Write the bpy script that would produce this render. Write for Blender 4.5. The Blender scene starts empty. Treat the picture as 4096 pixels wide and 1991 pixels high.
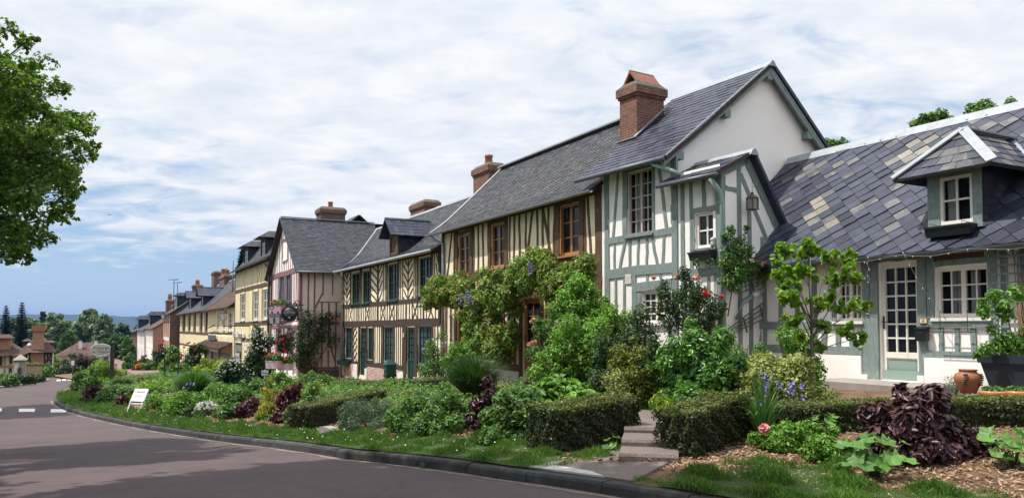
import bpy, math, random
import numpy as np
from mathutils import Matrix, Vector

SC = bpy.context.scene
COL = SC.collection
rng = np.random.default_rng(11)
random.seed(11)
R = math.radians

# ---------------------------------------------------------------- measuring the photograph
F, CX, CY, HOR, EYE = 1946.0, 1288.0, 626.0, 824.0, 1.6
TH = R(2.5)
SH = (HOR - CY) / F - math.tan(TH)
K = 2576 / 4096


def ray(x, y):
    cx = (x - CX) / F
    cy = (CY - y) / F + SH
    return np.array([cx, math.cos(TH) - cy * math.sin(TH), math.sin(TH) + cy * math.cos(TH)])


def zm(ox, oy, s):
    return lambda x, y: ((ox + x / s) * K, (oy + y / s) * K)


# ---------------------------------------------------------------- terrain (street coordinates t along, w across)
PH0 = R(28.3)
SN, CS = math.sin(PH0), math.cos(PH0)


def tw(X, Y):
    return -SN * X + CS * Y, CS * X + SN * Y


def xy(t, w):
    return -SN * t + CS * w, CS * t + SN * w


def _sm(tab):
    xs = np.linspace(-80, 400, 1201)
    ys = np.interp(xs, [a for a, b in tab], [b for a, b in tab])
    k = np.exp(-np.linspace(-2, 2, 15) ** 2)
    k /= k.sum()
    yp = np.pad(ys, 7, mode='edge')
    ys = np.convolve(yp, k, 'valid')
    return lambda t: np.interp(t, xs, ys)


zroad = _sm([(-80, .3), (2, 0.03), (7, 0), (11, -.22), (16, -.62), (23, -1.08), (28, -1.26), (40, -1.62), (60, -2.3), (90, -3.5), (115, -4.5), (150, -5.2), (250, -6)])
zhouse = _sm([(-80, 1.3), (0, .85), (5, .72), (8.7, .58), (18.7, .12), (27, -.62), (40, -1.0), (60, -1.7), (90, -2.9), (115, -3.9), (150, -4.6), (250, -5.4)])


def march(px, py, fn, y0=2.0, y1=400.0):
    d = ray(px, py)
    lo = None
    Y = y0
    while Y < y1:
        X = d[0] / d[1] * Y
        z = EYE + d[2] / d[1] * Y
        if z <= fn(X, Y):
            break
        lo = Y
        Y *= 1.02
    a, b = (lo or y0), Y
    for _ in range(20):
        m = .5 * (a + b)
        if EYE + d[2] / d[1] * m <= fn(d[0] / d[1] * m, m):
            b = m
        else:
            a = m
    return d[0] / d[1] * b, b


_rk = [(1556, 1249.7), (1414, 1225.4), (1258, 1205.6), (1115, 1182), (872, 1155), (690, 1126.5), (521, 1105), (347, 1076), (208, 1046), (160, 1031), (134, 1013), (139, 996), (158, 981), (183, 968), (196, 959.5)]
_lk = [(0, 975.6), (52.7, 970), (88, 963), (140.6, 954.6), (190, 945)]
_road = lambda X, Y: float(zroad(tw(X, Y)[0]))
_rp = sorted(tw(*march(a, b, _road)) for a, b in _rk)
_lp = sorted(tw(*march(a, b, _road)) for a, b in _lk)
_rt = [-60, -20, -6, 0] + [a for a, b in _rp] + [_rp[-1][0] + 60]
_rw = [9.5, 8.2, 7.0, 6.2] + [b for a, b in _rp] + [_rp[-1][1] - 6]
_lt = [-60, 20] + [a for a, b in _lp] + [_lp[-1][0] + 60]
_lw = [-5.5, -4.6] + [b for a, b in _lp] + [_lp[-1][1] + 3]
wk = lambda t: np.interp(t, _rt, _rw)
wl = lambda t: np.minimum(np.interp(t, _lt, _lw), wk(t) - 1.5)


def zt(X, Y):
    t, w = tw(np.asarray(X, float), np.asarray(Y, float))
    zr, zh = zroad(t), zhouse(t)
    d = w - wk(t)
    g = np.clip((d - .15) / 6.3, 0, 1)
    g = g * g * (3 - 2 * g) * .7 + g * .3
    right = (zr + .12) + (zh - zr - .12) * g
    left = zr + .10
    out = np.where(d > 0, right, np.where(w < wl(t), left, zr))
    return out


ztf = lambda X, Y: float(zt(X, Y))


def G(px, py):
    X, Y = march(px, py, ztf)
    return Vector((X, Y, ztf(X, Y)))


def at(px, Y):
    d = ray(px, 824)
    X = d[0] / d[1] * Y
    return Vector((X, Y, ztf(X, Y)))


def zat(px, py, Y):
    d = ray(px, py)
    return EYE + d[2] / d[1] * Y


def tri(px, py, Y):
    d = ray(px, py)
    return Vector((d[0] / d[1] * Y, Y, EYE + d[2] / d[1] * Y))


# ---------------------------------------------------------------- scene helpers
def tag(o, label=None, cat=None, group=None, kind=None):
    if label: o['label'] = label
    if cat: o['category'] = cat
    if group: o['group'] = group
    if kind: o['kind'] = kind
    return o


def empty(name, loc=(0, 0, 0), rz=0.0, label=None, cat=None, group=None):
    o = bpy.data.objects.new(name, None)
    COL.objects.link(o)
    o.location = loc
    o.rotation_euler = (0, 0, rz)
    o.empty_display_size = .3
    return tag(o, label, cat, group)


def link(name, me, parent=None):
    o = bpy.data.objects.new(name, me)
    COL.objects.link(o)
    if parent is not None: o.parent = parent
    return o


def copy_tree(o, parent=None):
    c = o.copy()
    COL.objects.link(c)
    if parent is not None: c.parent = parent
    for ch in o.children:
        copy_tree(ch, c)
    return c


def npmesh(name, V, Fc, mats, mi=None, smooth=False, parent=None, uv=None):
    V = np.asarray(V, np.float32)
    Fc = np.asarray(Fc, np.int32)
    n, k = Fc.shape
    me = bpy.data.meshes.new(name)
    me.vertices.add(len(V))
    me.vertices.foreach_set('co', V.ravel())
    me.loops.add(n * k)
    me.loops.foreach_set('vertex_index', Fc.ravel())
    me.polygons.add(n)
    me.polygons.foreach_set('loop_start', np.arange(n, dtype=np.int32) * k)
    if mi is not None: me.polygons.foreach_set('material_index', np.asarray(mi, np.int32))
    if smooth: me.polygons.foreach_set('use_smooth', np.ones(n, bool))
    for m in mats: me.materials.append(m)
    me.update(calc_edges=True)
    return link(name, me, parent)


class MB:
    """collects shapes into one mesh"""
    def __init__(s, M=None):
        s.v, s.f, s.m, s.sm = [], [], [], []
        s.M = M or Matrix.Identity(4)
        s.mats = []
        s.cur = 0

    def mat(s, m):
        if m not in s.mats: s.mats.append(m)
        s.cur = s.mats.index(m)
        return s

    def add(s, vs, fs, smooth=False):
        b = len(s.v)
        for p in vs: s.v.append(tuple(s.M @ Vector(p)))
        for f in fs:
            s.f.append(tuple(b + i for i in f))
            s.m.append(s.cur)
            s.sm.append(smooth)
        return s

    def box(s, x0, x1, y0, y1, z0, z1):
        vs = [(x, y, z) for z in (z0, z1) for y in (y0, y1) for x in (x0, x1)]
        return s.add(vs, [(0, 2, 3, 1), (4, 5, 7, 6), (0, 1, 5, 4), (1, 3, 7, 5), (3, 2, 6, 7), (2, 0, 4, 6)])

    def taper(s, x0, x1, y0, y1, z0, z1, e):
        vs = [(x, y, z0) for y in (y0, y1) for x in (x0, x1)] + [(x, y, z1) for y in (y0 - e, y1 + e) for x in (x0 - e, x1 + e)]
        return s.add(vs, [(0, 2, 3, 1), (4, 5, 7, 6), (0, 1, 5, 4), (1, 3, 7, 5), (3, 2, 6, 7), (2, 0, 4, 6)])

    def prism(s, poly, y0, y1):
        """polygon in (x,z), extruded along y"""
        n = len(poly)
        vs = [(a, y0, c) for a, c in poly] + [(a, y1, c) for a, c in poly]
        fs = [tuple(range(n)), tuple(range(2 * n - 1, n - 1, -1))]
        for i in range(n):
            j = (i + 1) % n
            fs.append((i, i + n, j + n, j))
        return s.add(vs, fs)

    def slab(s, pts, th):
        """planar polygon thickened downward along its normal"""
        P = [Vector(p) for p in pts]
        nn = (P[1] - P[0]).cross(P[2] - P[0]).normalized()
        n = len(P)
        vs = P + [p - nn * th for p in P]
        fs = [tuple(range(n)), tuple(range(2 * n - 1, n - 1, -1))]
        for i in range(n):
            j = (i + 1) % n
            fs.append((i, i + n, j + n, j))
        return s.add(vs, fs)

    def bar(s, p0, p1, w, d, up=(0, 0, 1)):
        """rectangular bar from p0 to p1"""
        p0, p1 = Vector(p0), Vector(p1)
        ax = (p1 - p0).normalized()
        u = Vector(up)
        if abs(ax.dot(u)) > .95: u = Vector((1, 0, 0))
        a = ax.cross(u).normalized() * (w / 2)
        b = a.cross(ax).normalized() * (d / 2)
        vs = [p + i * a + j * b for p in (p0, p1) for i, j in ((-1, -1), (1, -1), (1, 1), (-1, 1))]
        return s.add(vs, [(3, 2, 1, 0), (4, 5, 6, 7), (0, 1, 5, 4), (1, 2, 6, 5), (2, 3, 7, 6), (3, 0, 4, 7)])

    def tube(s, pts, r, n=8, cap=True):
        P = [Vector(p) for p in pts]
        if not hasattr(r, '__len__'): r = [r] * len(P)
        vs, fs = [], []
        ref = Vector((.3, .2, 1)).normalized()
        for i, p in enumerate(P):
            ax = (P[min(i + 1, len(P) - 1)] - P[max(i - 1, 0)]).normalized()
            if abs(ax.dot(ref)) > .97: rf = Vector((1, 0, 0))
            else: rf = ref
            a = ax.cross(rf).normalized()
            b = ax.cross(a)
            for k in range(n):
                q = 2 * math.pi * k / n
                vs.append(p + (a * math.cos(q) + b * math.sin(q)) * r[i])
        for i in range(len(P) - 1):
            for k in range(n):
                k2 = (k + 1) % n
                fs.append((i * n + k, i * n + k2, (i + 1) * n + k2, (i + 1) * n + k))
        if cap:
            fs.append(tuple(range(n - 1, -1, -1)))
            fs.append(tuple((len(P) - 1) * n + k for k in range(n)))
        return s.add(vs, fs, True)

    def lathe(s, prof, c=(0, 0, 0), n=16, sx=1.0, sy=1.0):
        vs, fs = [], []
        for r_, z in prof:
            for k in range(n):
                q = 2 * math.pi * k / n
                vs.append((c[0] + r_ * math.cos(q) * sx, c[1] + r_ * math.sin(q) * sy, c[2] + z))
        for i in range(len(prof) - 1):
            for k in range(n):
                k2 = (k + 1) % n
                fs.append((i * n + k, i * n + k2, (i + 1) * n + k2, (i + 1) * n + k))
        fs.append(tuple(range(n - 1, -1, -1)))
        fs.append(tuple((len(prof) - 1) * n + k for k in range(n)))
        return s.add(vs, fs, True)

    def build(s, name, parent=None):
        me = bpy.data.meshes.new(name)
        me.from_pydata(s.v, [], s.f)
        for m in s.mats: me.materials.append(m)
        me.polygons.foreach_set('material_index', np.array(s.m, np.int32))
        me.polygons.foreach_set('use_smooth', np.array(s.sm, bool))
        uvl = me.uv_layers.new(name='UVMap')
        co = np.array(s.v, np.float32)
        li = np.empty(len(me.loops), np.int32)
        me.loops.foreach_get('vertex_index', li)
        nn = np.empty(len(me.polygons) * 3, np.float32)
        me.polygons.foreach_get('normal', nn)
        nn = np.abs(nn.reshape(-1, 3))
        tot = np.array([len(f) for f in s.f])
        ln = np.repeat(nn, tot, axis=0)
        c = co[li]
        uv = np.where((ln[:, 2] > .85)[:, None], c[:, [0, 1]], np.where((ln[:, 0] > ln[:, 1])[:, None], c[:, [1, 2]], c[:, [0, 2]]))
        uvl.data.foreach_set('uv', uv.astype(np.float32).ravel())
        me.update()
        return link(name, me, parent)


# ---------------------------------------------------------------- materials
_mc = {}


def nodes(name):
    m = bpy.data.materials.new(name)
    m.use_nodes = True
    nt = m.node_tree
    b = nt.nodes['Principled BSDF']
    return m, nt, b


def N(nt, t, **kw):
    n = nt.nodes.new(t)
    for k, v in kw.items(): setattr(n, k, v)
    return n


def ramp(nt, fac, stops, interp='LINEAR'):
    r = N(nt, 'ShaderNodeValToRGB')
    r.color_ramp.interpolation = interp
    el = r.color_ramp.elements
    while len(el) > 1: el.remove(el[0])
    el[0].position = stops[0][0]
    el[0].color = (*stops[0][1], 1)
    for p, c in stops[1:]:
        e = el.new(p)
        e.color = (*c, 1)
    nt.links.new(fac, r.inputs['Fac'])
    return r.outputs['Color']


def mul(c, k): return tuple(min(1, max(0, x * k)) for x in c)


def mix(nt, fac, a, b, mode='MIX'):
    m = N(nt, 'ShaderNodeMix', data_type='RGBA', blend_type=mode)
    for i, v in ((0, fac), (6, a), (7, b)):
        if isinstance(v, (int, float)): m.inputs[i].default_value = v
        elif isinstance(v, tuple): m.inputs[i].default_value = (*v, 1)
        else: nt.links.new(v, m.inputs[i])
    return m.outputs[2]


def noise(nt, scale, detail=4, rough=.55, coord='Object', dist=0.0, stretch=None):
    tc = N(nt, 'ShaderNodeTexCoord')
    out = tc.outputs[coord]
    if stretch:
        mp = N(nt, 'ShaderNodeMapping')
        mp.inputs['Scale'].default_value = stretch
        nt.links.new(out, mp.inputs['Vector'])
        out = mp.outputs['Vector']
    n = N(nt, 'ShaderNodeTexNoise')
    n.inputs['Scale'].default_value = scale
    n.inputs['Detail'].default_value = detail
    n.inputs['Roughness'].default_value = rough
    n.inputs['Distortion'].default_value = dist
    nt.links.new(out, n.inputs['Vector'])
    return n.outputs['Fac']


def bump(nt, b, h, strength=.3, dist=.01):
    n = N(nt, 'ShaderNodeBump')
    n.inputs['Strength'].default_value = strength
    n.inputs['Distance'].default_value = dist
    nt.links.new(h, n.inputs['Height'])
    nt.links.new(n.outputs['Normal'], b.inputs['Normal'])


def mat(name, col, rough=.7, var=.18, scale=6.0, bmp=.25, bscale=40.0, metal=0.0, spec=.4, stain=None, stretch=None, island=0.0):
    """plain weathered surface: base colour broken up by two scales of noise"""
    if name in _mc: return _mc[name]
    m, nt, b = nodes(name)
    f1 = noise(nt, scale, 6, .6, stretch=stretch)
    c = ramp(nt, f1, [(.25, mul(col, 1 - var)), (.5, col), (.78, mul(col, 1 + var))])
    if island:
        gi = N(nt, 'ShaderNodeNewGeometry')
        c2 = ramp(nt, gi.outputs['Random Per Island'], [(0, (1 - island,) * 3), (1, (1 + island * .6,) * 3)])
        c = mix(nt, 1.0, c, c2, 'MULTIPLY')
    if stain:
        f2 = noise(nt, scale * .35, 8, .7)
        fm = N(nt, 'ShaderNodeMapRange')
        fm.inputs[1].default_value, fm.inputs[2].default_value = .52, .72
        nt.links.new(f2, fm.inputs[0])
        c = mix(nt, fm.outputs[0], c, stain)
    nt.links.new(c, b.inputs['Base Color'])
    b.inputs['Roughness'].default_value = rough
    b.inputs['Metallic'].default_value = metal
    b.inputs['Specular IOR Level'].default_value = spec
    if bmp: bump(nt, b, noise(nt, bscale, 5, .6, stretch=stretch), bmp)
    _mc[name] = m
    return m


def brick(name, c1, c2, mortar, bw=.22, rh=.065, ms=.011, rough=.85):
    if name in _mc: return _mc[name]
    m, nt, b = nodes(name)
    tc = N(nt, 'ShaderNodeTexCoord')
    n = N(nt, 'ShaderNodeTexBrick')
    n.inputs['Scale'].default_value = 1
    n.inputs['Brick Width'].default_value = bw
    n.inputs['Row Height'].default_value = rh
    n.inputs['Mortar Size'].default_value = ms
    n.inputs['Mortar Smooth'].default_value = .3
    n.inputs['Bias'].default_value = -.1
    n.inputs['Color1'].default_value = (*c1, 1)
    n.inputs['Color2'].default_value = (*c2, 1)
    n.inputs['Mortar'].default_value = (*mortar, 1)
    nz = N(nt, 'ShaderNodeTexNoise')
    nz.inputs['Scale'].default_value = 7
    mv = N(nt, 'ShaderNodeVectorMath', operation='MULTIPLY_ADD')
    mv.inputs[1].default_value = (.02, .02, 0)
    nt.links.new(tc.outputs['UV'], nz.inputs['Vector'])
    nt.links.new(nz.outputs['Color'], mv.inputs[0])
    nt.links.new(tc.outputs['UV'], mv.inputs[2])
    nt.links.new(mv.outputs[0], n.inputs['Vector'])
    f = noise(nt, 5, 6, .7)
    c = mix(nt, 1.0, n.outputs['Color'], ramp(nt, f, [(.25, (.55, .5, .5)), (.5, (.95, .95, .95)), (.75, (1.3, 1.25, 1.2))]), 'MULTIPLY')
    nt.links.new(c, b.inputs['Base Color'])
    b.inputs['Roughness'].default_value = rough
    inv = N(nt, 'ShaderNodeMath', operation='SUBTRACT')
    inv.inputs[0].default_value = 1
    nt.links.new(n.outputs['Fac'], inv.inputs[1])
    bump(nt, b, inv.outputs[0], .6, .01)
    _mc[name] = m
    return m


def slate(name, stops, rough=.5, lichen=None, lic=(.58, .7)):
    """roof slates: every slate its own tone"""
    if name in _mc: return _mc[name]
    m, nt, b = nodes(name)
    gi = N(nt, 'ShaderNodeNewGeometry')
    c = ramp(nt, gi.outputs['Random Per Island'], stops)
    f = noise(nt, 9, 6, .65)
    c = mix(nt, 1.0, c, ramp(nt, f, [(.3, (.8, .8, .8)), (.7, (1.2, 1.2, 1.2))]), 'MULTIPLY')
    if lichen:
        f2 = noise(nt, 3.2, 9, .72)
        fm = N(nt, 'ShaderNodeMapRange')
        fm.inputs[1].default_value, fm.inputs[2].default_value = lic
        nt.links.new(f2, fm.inputs[0])
        c = mix(nt, fm.outputs[0], c, lichen)
    nt.links.new(c, b.inputs['Base Color'])
    r_ = ramp(nt, gi.outputs['Random Per Island'], [(0, (rough - .06,) * 3), (1, (rough + .15,) * 3)])
    nt.links.new(r_, b.inputs['Roughness'])
    b.inputs['Specular IOR Level'].default_value = .3
    bump(nt, b, noise(nt, 30, 6, .7), .35, .008)
    _mc[name] = m
    return m


def leafmat(name, stops, trans=.3, rough=.45, clump=2.5, spec=.35):
    if name in _mc: return _mc[name]
    m, nt, b = nodes(name)
    gi = N(nt, 'ShaderNodeNewGeometry')
    c = ramp(nt, gi.outputs['Random Per Island'], stops)
    f = noise(nt, clump, 3, .5)
    c = mix(nt, 1.0, c, ramp(nt, f, [(.3, (.72, .74, .7)), (.7, (1.22, 1.2, 1.15))]), 'MULTIPLY')
    nt.links.new(c, b.inputs['Base Color'])
    b.inputs['Roughness'].default_value = rough
    b.inputs['Specular IOR Level'].default_value = spec
    tr = N(nt, 'ShaderNodeBsdfTranslucent')
    tc = mix(nt, 1.0, c, (1.25, 1.3, .7), 'MULTIPLY')
    nt.links.new(tc, tr.inputs['Color'])
    ms = N(nt, 'ShaderNodeMixShader')
    ms.inputs[0].default_value = trans
    nt.links.new(b.outputs[0], ms.inputs[1])
    nt.links.new(tr.outputs[0], ms.inputs[2])
    nt.links.new(ms.outputs[0], nt.nodes['Material Output'].inputs['Surface'])
    _mc[name] = m
    return m


def glassmat(name='window_glass', transp=0.0, col=(.012, .014, .016)):
    if name in _mc: return _mc[name]
    m, nt, b = nodes(name)
    nt.links.new(ramp(nt, noise(nt, 1.6, 3), [(.35, col), (.65, mul(col, 2.6))]), b.inputs['Base Color'])
    b.inputs['Roughness'].default_value = .07
    b.inputs['Specular IOR Level'].default_value = .2
    bump(nt, b, noise(nt, 5, 2), .08, .02)
    if transp:
        t = N(nt, 'ShaderNodeBsdfTransparent')
        t.inputs[0].default_value = (.9, .92, .92, 1)
        ms = N(nt, 'ShaderNodeMixShader')
        ms.inputs[0].default_value = transp
        nt.links.new(b.outputs[0], ms.inputs[1])
        nt.links.new(t.outputs[0], ms.inputs[2])
        nt.links.new(ms.outputs[0], nt.nodes['Material Output'].inputs['Surface'])
    _mc[name] = m
    return m


# ---------------------------------------------------------------- foliage
def unit(n):
    v = rng.normal(size=(n, 3))
    return v / np.linalg.norm(v, axis=1)[:, None]


def leaves(P, Nn, L, asp=.55, fold=.25, shape=6, jit=.35, T=None):
    """P centres, Nn normals, L length -> V,F arrays"""
    n = len(P)
    Nn = Nn / np.maximum(np.linalg.norm(Nn, axis=1)[:, None], 1e-6)
    if T is None: T = unit(n)
    T = T - Nn * (T * Nn).sum(1)[:, None]
    T /= np.maximum(np.linalg.norm(T, axis=1)[:, None], 1e-6)
    B = np.cross(Nn, T)
    l = (L * (1 + jit * rng.uniform(-1, 1, n)))[:, None]
    w = l * asp
    up = Nn * w * fold
    if shape == 6:
        V = np.stack([P - T * l * .5, P - T * l * .18 + B * w * .45 + up, P + T * l * .16 + B * w * .4 + up * .8, P + T * l * .5 - up * .5, P + T * l * .16 - B * w * .4 + up * .8, P - T * l * .18 - B * w * .45 + up], 1).reshape(-1, 3)
        b = np.arange(n)[:, None] * 6
        Fc = np.concatenate([b + np.array([[0, 1, 2, 3]]), b + np.array([[0, 3, 4, 5]])], 0)
    else:
        V = np.stack([P - T * l * .5, P + B * w * .5 + up, P + T * l * .5, P - B * w * .5 + up], 1).reshape(-1, 3)
        Fc = np.arange(n)[:, None] * 4 + np.array([[0, 1, 2, 3]])
    return V, Fc


def blob_pts(blobs, n, zmin=None, inner=.55, squash=1.0):
    bl = np.array([b[:4] for b in blobs], float)
    p = bl[:, 3] ** 2
    idx = rng.choice(len(bl), n, p=p / p.sum())
    d = unit(n)
    rr = bl[idx, 3] * (inner + (1 - inner) * rng.uniform(0, 1, n) ** .6) * (1 + .17 * rng.normal(size=n))
    off = d * rr[:, None]
    off[:, 2] *= squash
    P = bl[idx, :3] + off
    if zmin is not None:
        k = P[:, 2] > zmin
        P, d = P[k], d[k]
    return P, d


def foliage(name, blobs, n, L, material, parent=None, asp=.55, zmin=None, up=.45, rnd=.55, shape=6, inner=.55, fold=.25, squash=1.0, hang=0.0):
    P, d = blob_pts(blobs, n, zmin, inner, squash)
    Nn = d * .7 + np.array([[0, 0, up]]) + rnd * unit(len(P))
    T = None
    if hang: T = unit(len(P)) * (1 - hang) + d * hang * .5 + np.array([[0, 0, -hang]])
    V, Fc = leaves(P, Nn, L, asp, fold, shape, T=T)
    return npmesh(name, V, Fc, [material], parent=parent)


def ellip_blobs(rx, ry, h, k=26, rb=.3, bottom=.05, full=True):
    """clump centres over a dome rx, ry, height h; z from the ground"""
    out = []
    s_ = (rx + ry + h * .5) / 2.5
    for i in range(k):
        d = unit(1)[0]
        d[2] = abs(d[2])
        q = rng.uniform(.6, .92) if i % 5 else rng.uniform(.9, 1.1)
        r_ = rb * rng.uniform(.55, 1.3)
        # fuller skirts: the plan stays wide down to the ground
        out.append((d[0] * rx * q, d[1] * ry * q, max(h * (.1 + .9 * d[2] * q) - .4 * r_ * s_, bottom + .4 * r_ * s_), r_ * s_))
    for i in range(k // 3):
        a = rng.uniform(0, 6.28)
        out.append((math.cos(a) * rx * .8, math.sin(a) * ry * .8, rb * s_ * .5, rb * s_ * rng.uniform(.6, 1.0)))
    if full: out.append((0, 0, h * .4, min(rx, ry, h * .5) * .8))
    return out


def stems_mesh(pts_list, r0, material, name='stem', parent=None, n=5):
    mb = MB().mat(material)
    for pts in pts_list:
        k = len(pts)
        mb.tube(pts, [r0 * (1 - .7 * i / max(1, k - 1)) for i in range(k)], n)
    return mb.build(name, parent)


def bloom_mesh(name, r, c_m, petals=9, centre=None):
    """a small many-petalled flower head"""
    P = unit(petals * 2) * r * .45
    Nn = P / np.linalg.norm(P, axis=1)[:, None] + .3 * unit(len(P))
    V, Fc = leaves(P, Nn, r * 1.25, .95, .3, 6)
    me = bpy.data.meshes.new(name)
    me.from_pydata([tuple(v) for v in V], [], [tuple(int(i) for i in f) for f in Fc])
    me.materials.append(c_m)
    return me
# ---------------------------------------------------------------- palette
PL_WHITE = mat('lime_plaster_white', (.90, .86, .815), .9, .05, 3, .25, 60, stain=(.74, .69, .63))
PL_GABLE = mat('smooth_render_gable', (.90, .845, .785), .9, .04, 1.2, .08, 60, stain=(.84, .785, .725))
PL_CREAM = mat('cream_plaster', (.85, .75, .54), .9, .07, 3, .25, 60, stain=(.66, .54, .34))
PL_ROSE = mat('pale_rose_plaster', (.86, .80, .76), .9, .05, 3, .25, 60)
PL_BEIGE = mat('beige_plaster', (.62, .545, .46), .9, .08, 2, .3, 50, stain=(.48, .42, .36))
PL_YEL = mat('yellow_plaster', (.86, .76, .47), .9, .06, 3, .25, 60, stain=(.7, .56, .28))
PL_PALE = mat('pale_limestone', (.70, .64, .55), .9, .1, 3, .25, 40)
TB_SAGE = mat('sage_green_timber', (.212, .258, .243), .75, .34, 7, .7, 28, stain=(.13, .165, .155), stretch=(6, 6, 1))
TB_BROWN = mat('brown_oak_timber', (.105, .056, .027), .8, .35, 5, .6, 25, stain=(.19, .12, .07), stretch=(7, 7, 1))
TB_DARK = mat('dark_oak_timber', (.052, .031, .022), .8, .3, 5, .5, 25, stretch=(7, 7, 1))
TB_MAUVE = mat('mauve_timber', (.225, .105, .108), .8, .22, 5, .5, 25, stain=(.15, .08, .085), stretch=(7, 7, 1))
TB_UMBER = mat('umber_timber', (.085, .058, .036), .8, .3, 5, .4, 25, stretch=(7, 7, 1))
WD_WARM = mat('varnished_oak', (.36, .165, .055), .45, .22, 6, .2, 30, stretch=(12, 12, 1))
PT_WHITE = mat('cream_white_paint', (.76, .71, .64), .5, .05, 6, .1, 50)
PT_GREEN = mat('dark_green_paint', (.009, .05, .042), .4, .15, 6, .1, 50)
PT_BLUE = mat('slate_blue_paint', (.085, .13, .20), .6, .12, 6, .1, 40)
PT_GREY = mat('pale_grey_paint', (.52, .52, .52), .55, .06, 6, .1, 50)
PT_BROWNW = mat('dark_brown_frame', (.075, .045, .03), .7, .2, 6, .1, 50)
ZINC = mat('weathered_zinc', (.29, .31, .33), .5, .2, 5, .12, 20, metal=.1)
ZINC_D = mat('dark_zinc', (.10, .115, .125), .5, .2, 5, .12, 20, metal=.3)
ZINC_G = mat('sage_painted_pipe', (.235, .32, .30), .55, .1, 6, .08, 40)
IRON = mat('black_iron', (.018, .018, .02), .5, .1, 8, .1, 60)
BRICK = brick('red_brick', (.22, .068, .038), (.115, .042, .028), (.21, .165, .13))
BRICK_P = brick('pink_brick_pale_mortar', (.42, .19, .13), (.30, .13, .09), (.62, .56, .50), ms=.016)
BRICK_B = brick('brown_brick', (.15, .072, .045), (.09, .05, .034), (.17, .135, .105))
BRICK_O = brick('orange_brick', (.40, .15, .075), (.28, .10, .05), (.38, .30, .24))
STONE_W = mat('white_limestone', (.72, .70, .66), .85, .1, 5, .5, 20)
STONE_G = mat('grey_stone', (.30, .28, .25), .9, .25, 4, .6, 14, stain=(.18, .17, .14))
CONC = mat('old_concrete', (.30, .265, .235), .92, .2, 4, .5, 30, stain=(.19, .165, .14))
CAPM = mat('mossy_chimney_cap', (.10, .088, .07), .95, .35, 6, .7, 18, stain=(.19, .17, .11))
TERRA = mat('terracotta', (.30, .115, .06), .6, .14, 7, .15, 40)
TERRA_G = mat('glazed_terracotta', (.46, .20, .07), .18, .14, 7, .05, 40)
SL_BLUE = slate('blue_slate', [(0, (.020, .022, .034)), (.3, (.031, .035, .053)), (.7, (.041, .046, .069)), (1, (.062, .067, .088))], .46)
SL_GREY = slate('grey_weathered_slate', [(0, (0.026, 0.026, 0.030)), (.4, (0.043, 0.043, 0.048)), (.8, (0.058, 0.057, 0.060)), (1, (0.086, 0.085, 0.083))], .5, lichen=(.19, .19, .175), lic=(.56, .72))
SL_MOSS = slate('mossy_slate', [(0, (0.022, 0.023, 0.028)), (.4, (0.035, 0.037, 0.045)), (.8, (0.047, 0.050, 0.059)), (1, (0.068, 0.068, 0.072))], .48, lichen=(.15, .145, .11), lic=(.6, .75))
SL_DARK = slate('dark_slate_cladding', [(0, (.016, .018, .025)), (.5, (.026, .029, .039)), (1, (.04, .044, .056))], .5)
SL_A = slate('dark_blue_diamond_slate', [(0, (.020, .022, .034)), (.35, (.028, .032, .050)), (.7, (.037, .043, .066)), (1, (.052, .058, .080))], .45, lichen=(.085, .088, .095), lic=(.60, .8))
SL_B = slate('grey_streaked_slate', [(0, (.055, .057, .066)), (.5, (.085, .087, .093)), (1, (.13, .128, .125))], .55, lichen=(.24, .22, .19), lic=(.52, .72))
SL_C = slate('tan_slate', [(0, (.16, .145, .12)), (.5, (.21, .185, .15)), (1, (.26, .245, .215))], .6)
TILE_B = slate('brown_clay_tile', [(0, (0.045, 0.025, 0.019)), (.5, (0.083, 0.047, 0.032)), (1, (0.122, 0.076, 0.050))], .85, lichen=(.17, .155, .07), lic=(.58, .74))
TILE_R = slate('red_brown_tile', [(0, (0.072, 0.040, 0.029)), (.5, (0.108, 0.061, 0.047)), (1, (0.144, 0.094, 0.072))], .85, lichen=(.24, .21, .18), lic=(.58, .76))
GLASS = glassmat()
GLASS_T = glassmat('clear_window_glass', .72)
GLASS_G = glassmat('grey_window_glass', 0, (.04, .045, .05))
CLOTH = mat('white_net_curtain', (.74, .73, .70), .9, .06, 12, 0)
DARKIN = mat('dark_room', (.02, .018, .016), .95, .3, 2, 0)


class House:
    def __init__(s, name, label, phi, px=None, Y=None, t=None, w=None, zb=0, cat='house', group=None):
        s.phi = R(phi)
        s.u = Vector((math.sin(s.phi), -math.cos(s.phi)))
        s.n = Vector((math.cos(s.phi), math.sin(s.phi)))
        if w is not None:
            d = ray(px, 700)
            q = w / (s.n.x * d[0] + s.n.y * d[1])
            s.o = Vector((d[0] * q, d[1] * q))
        else:
            d = ray(px, 700)
            s.o = Vector((d[0] / d[1] * Y, Y))
        s.zb = zb
        s.root = empty(name, (s.o.x, s.o.y, zb), math.atan2(-math.cos(s.phi), math.sin(s.phi)), label, cat, group)
        s.f = Wall(s, None)

    def side(s, x): return Wall(s, x)

    def mb(s, M=None): return MB(Matrix.Translation((0, 0, -s.zb)) @ (M or Matrix.Identity(4)))

    def world(s, x, y, z):
        p = s.o + s.u * x + s.n * y
        return Vector((p.x, p.y, z))


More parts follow.
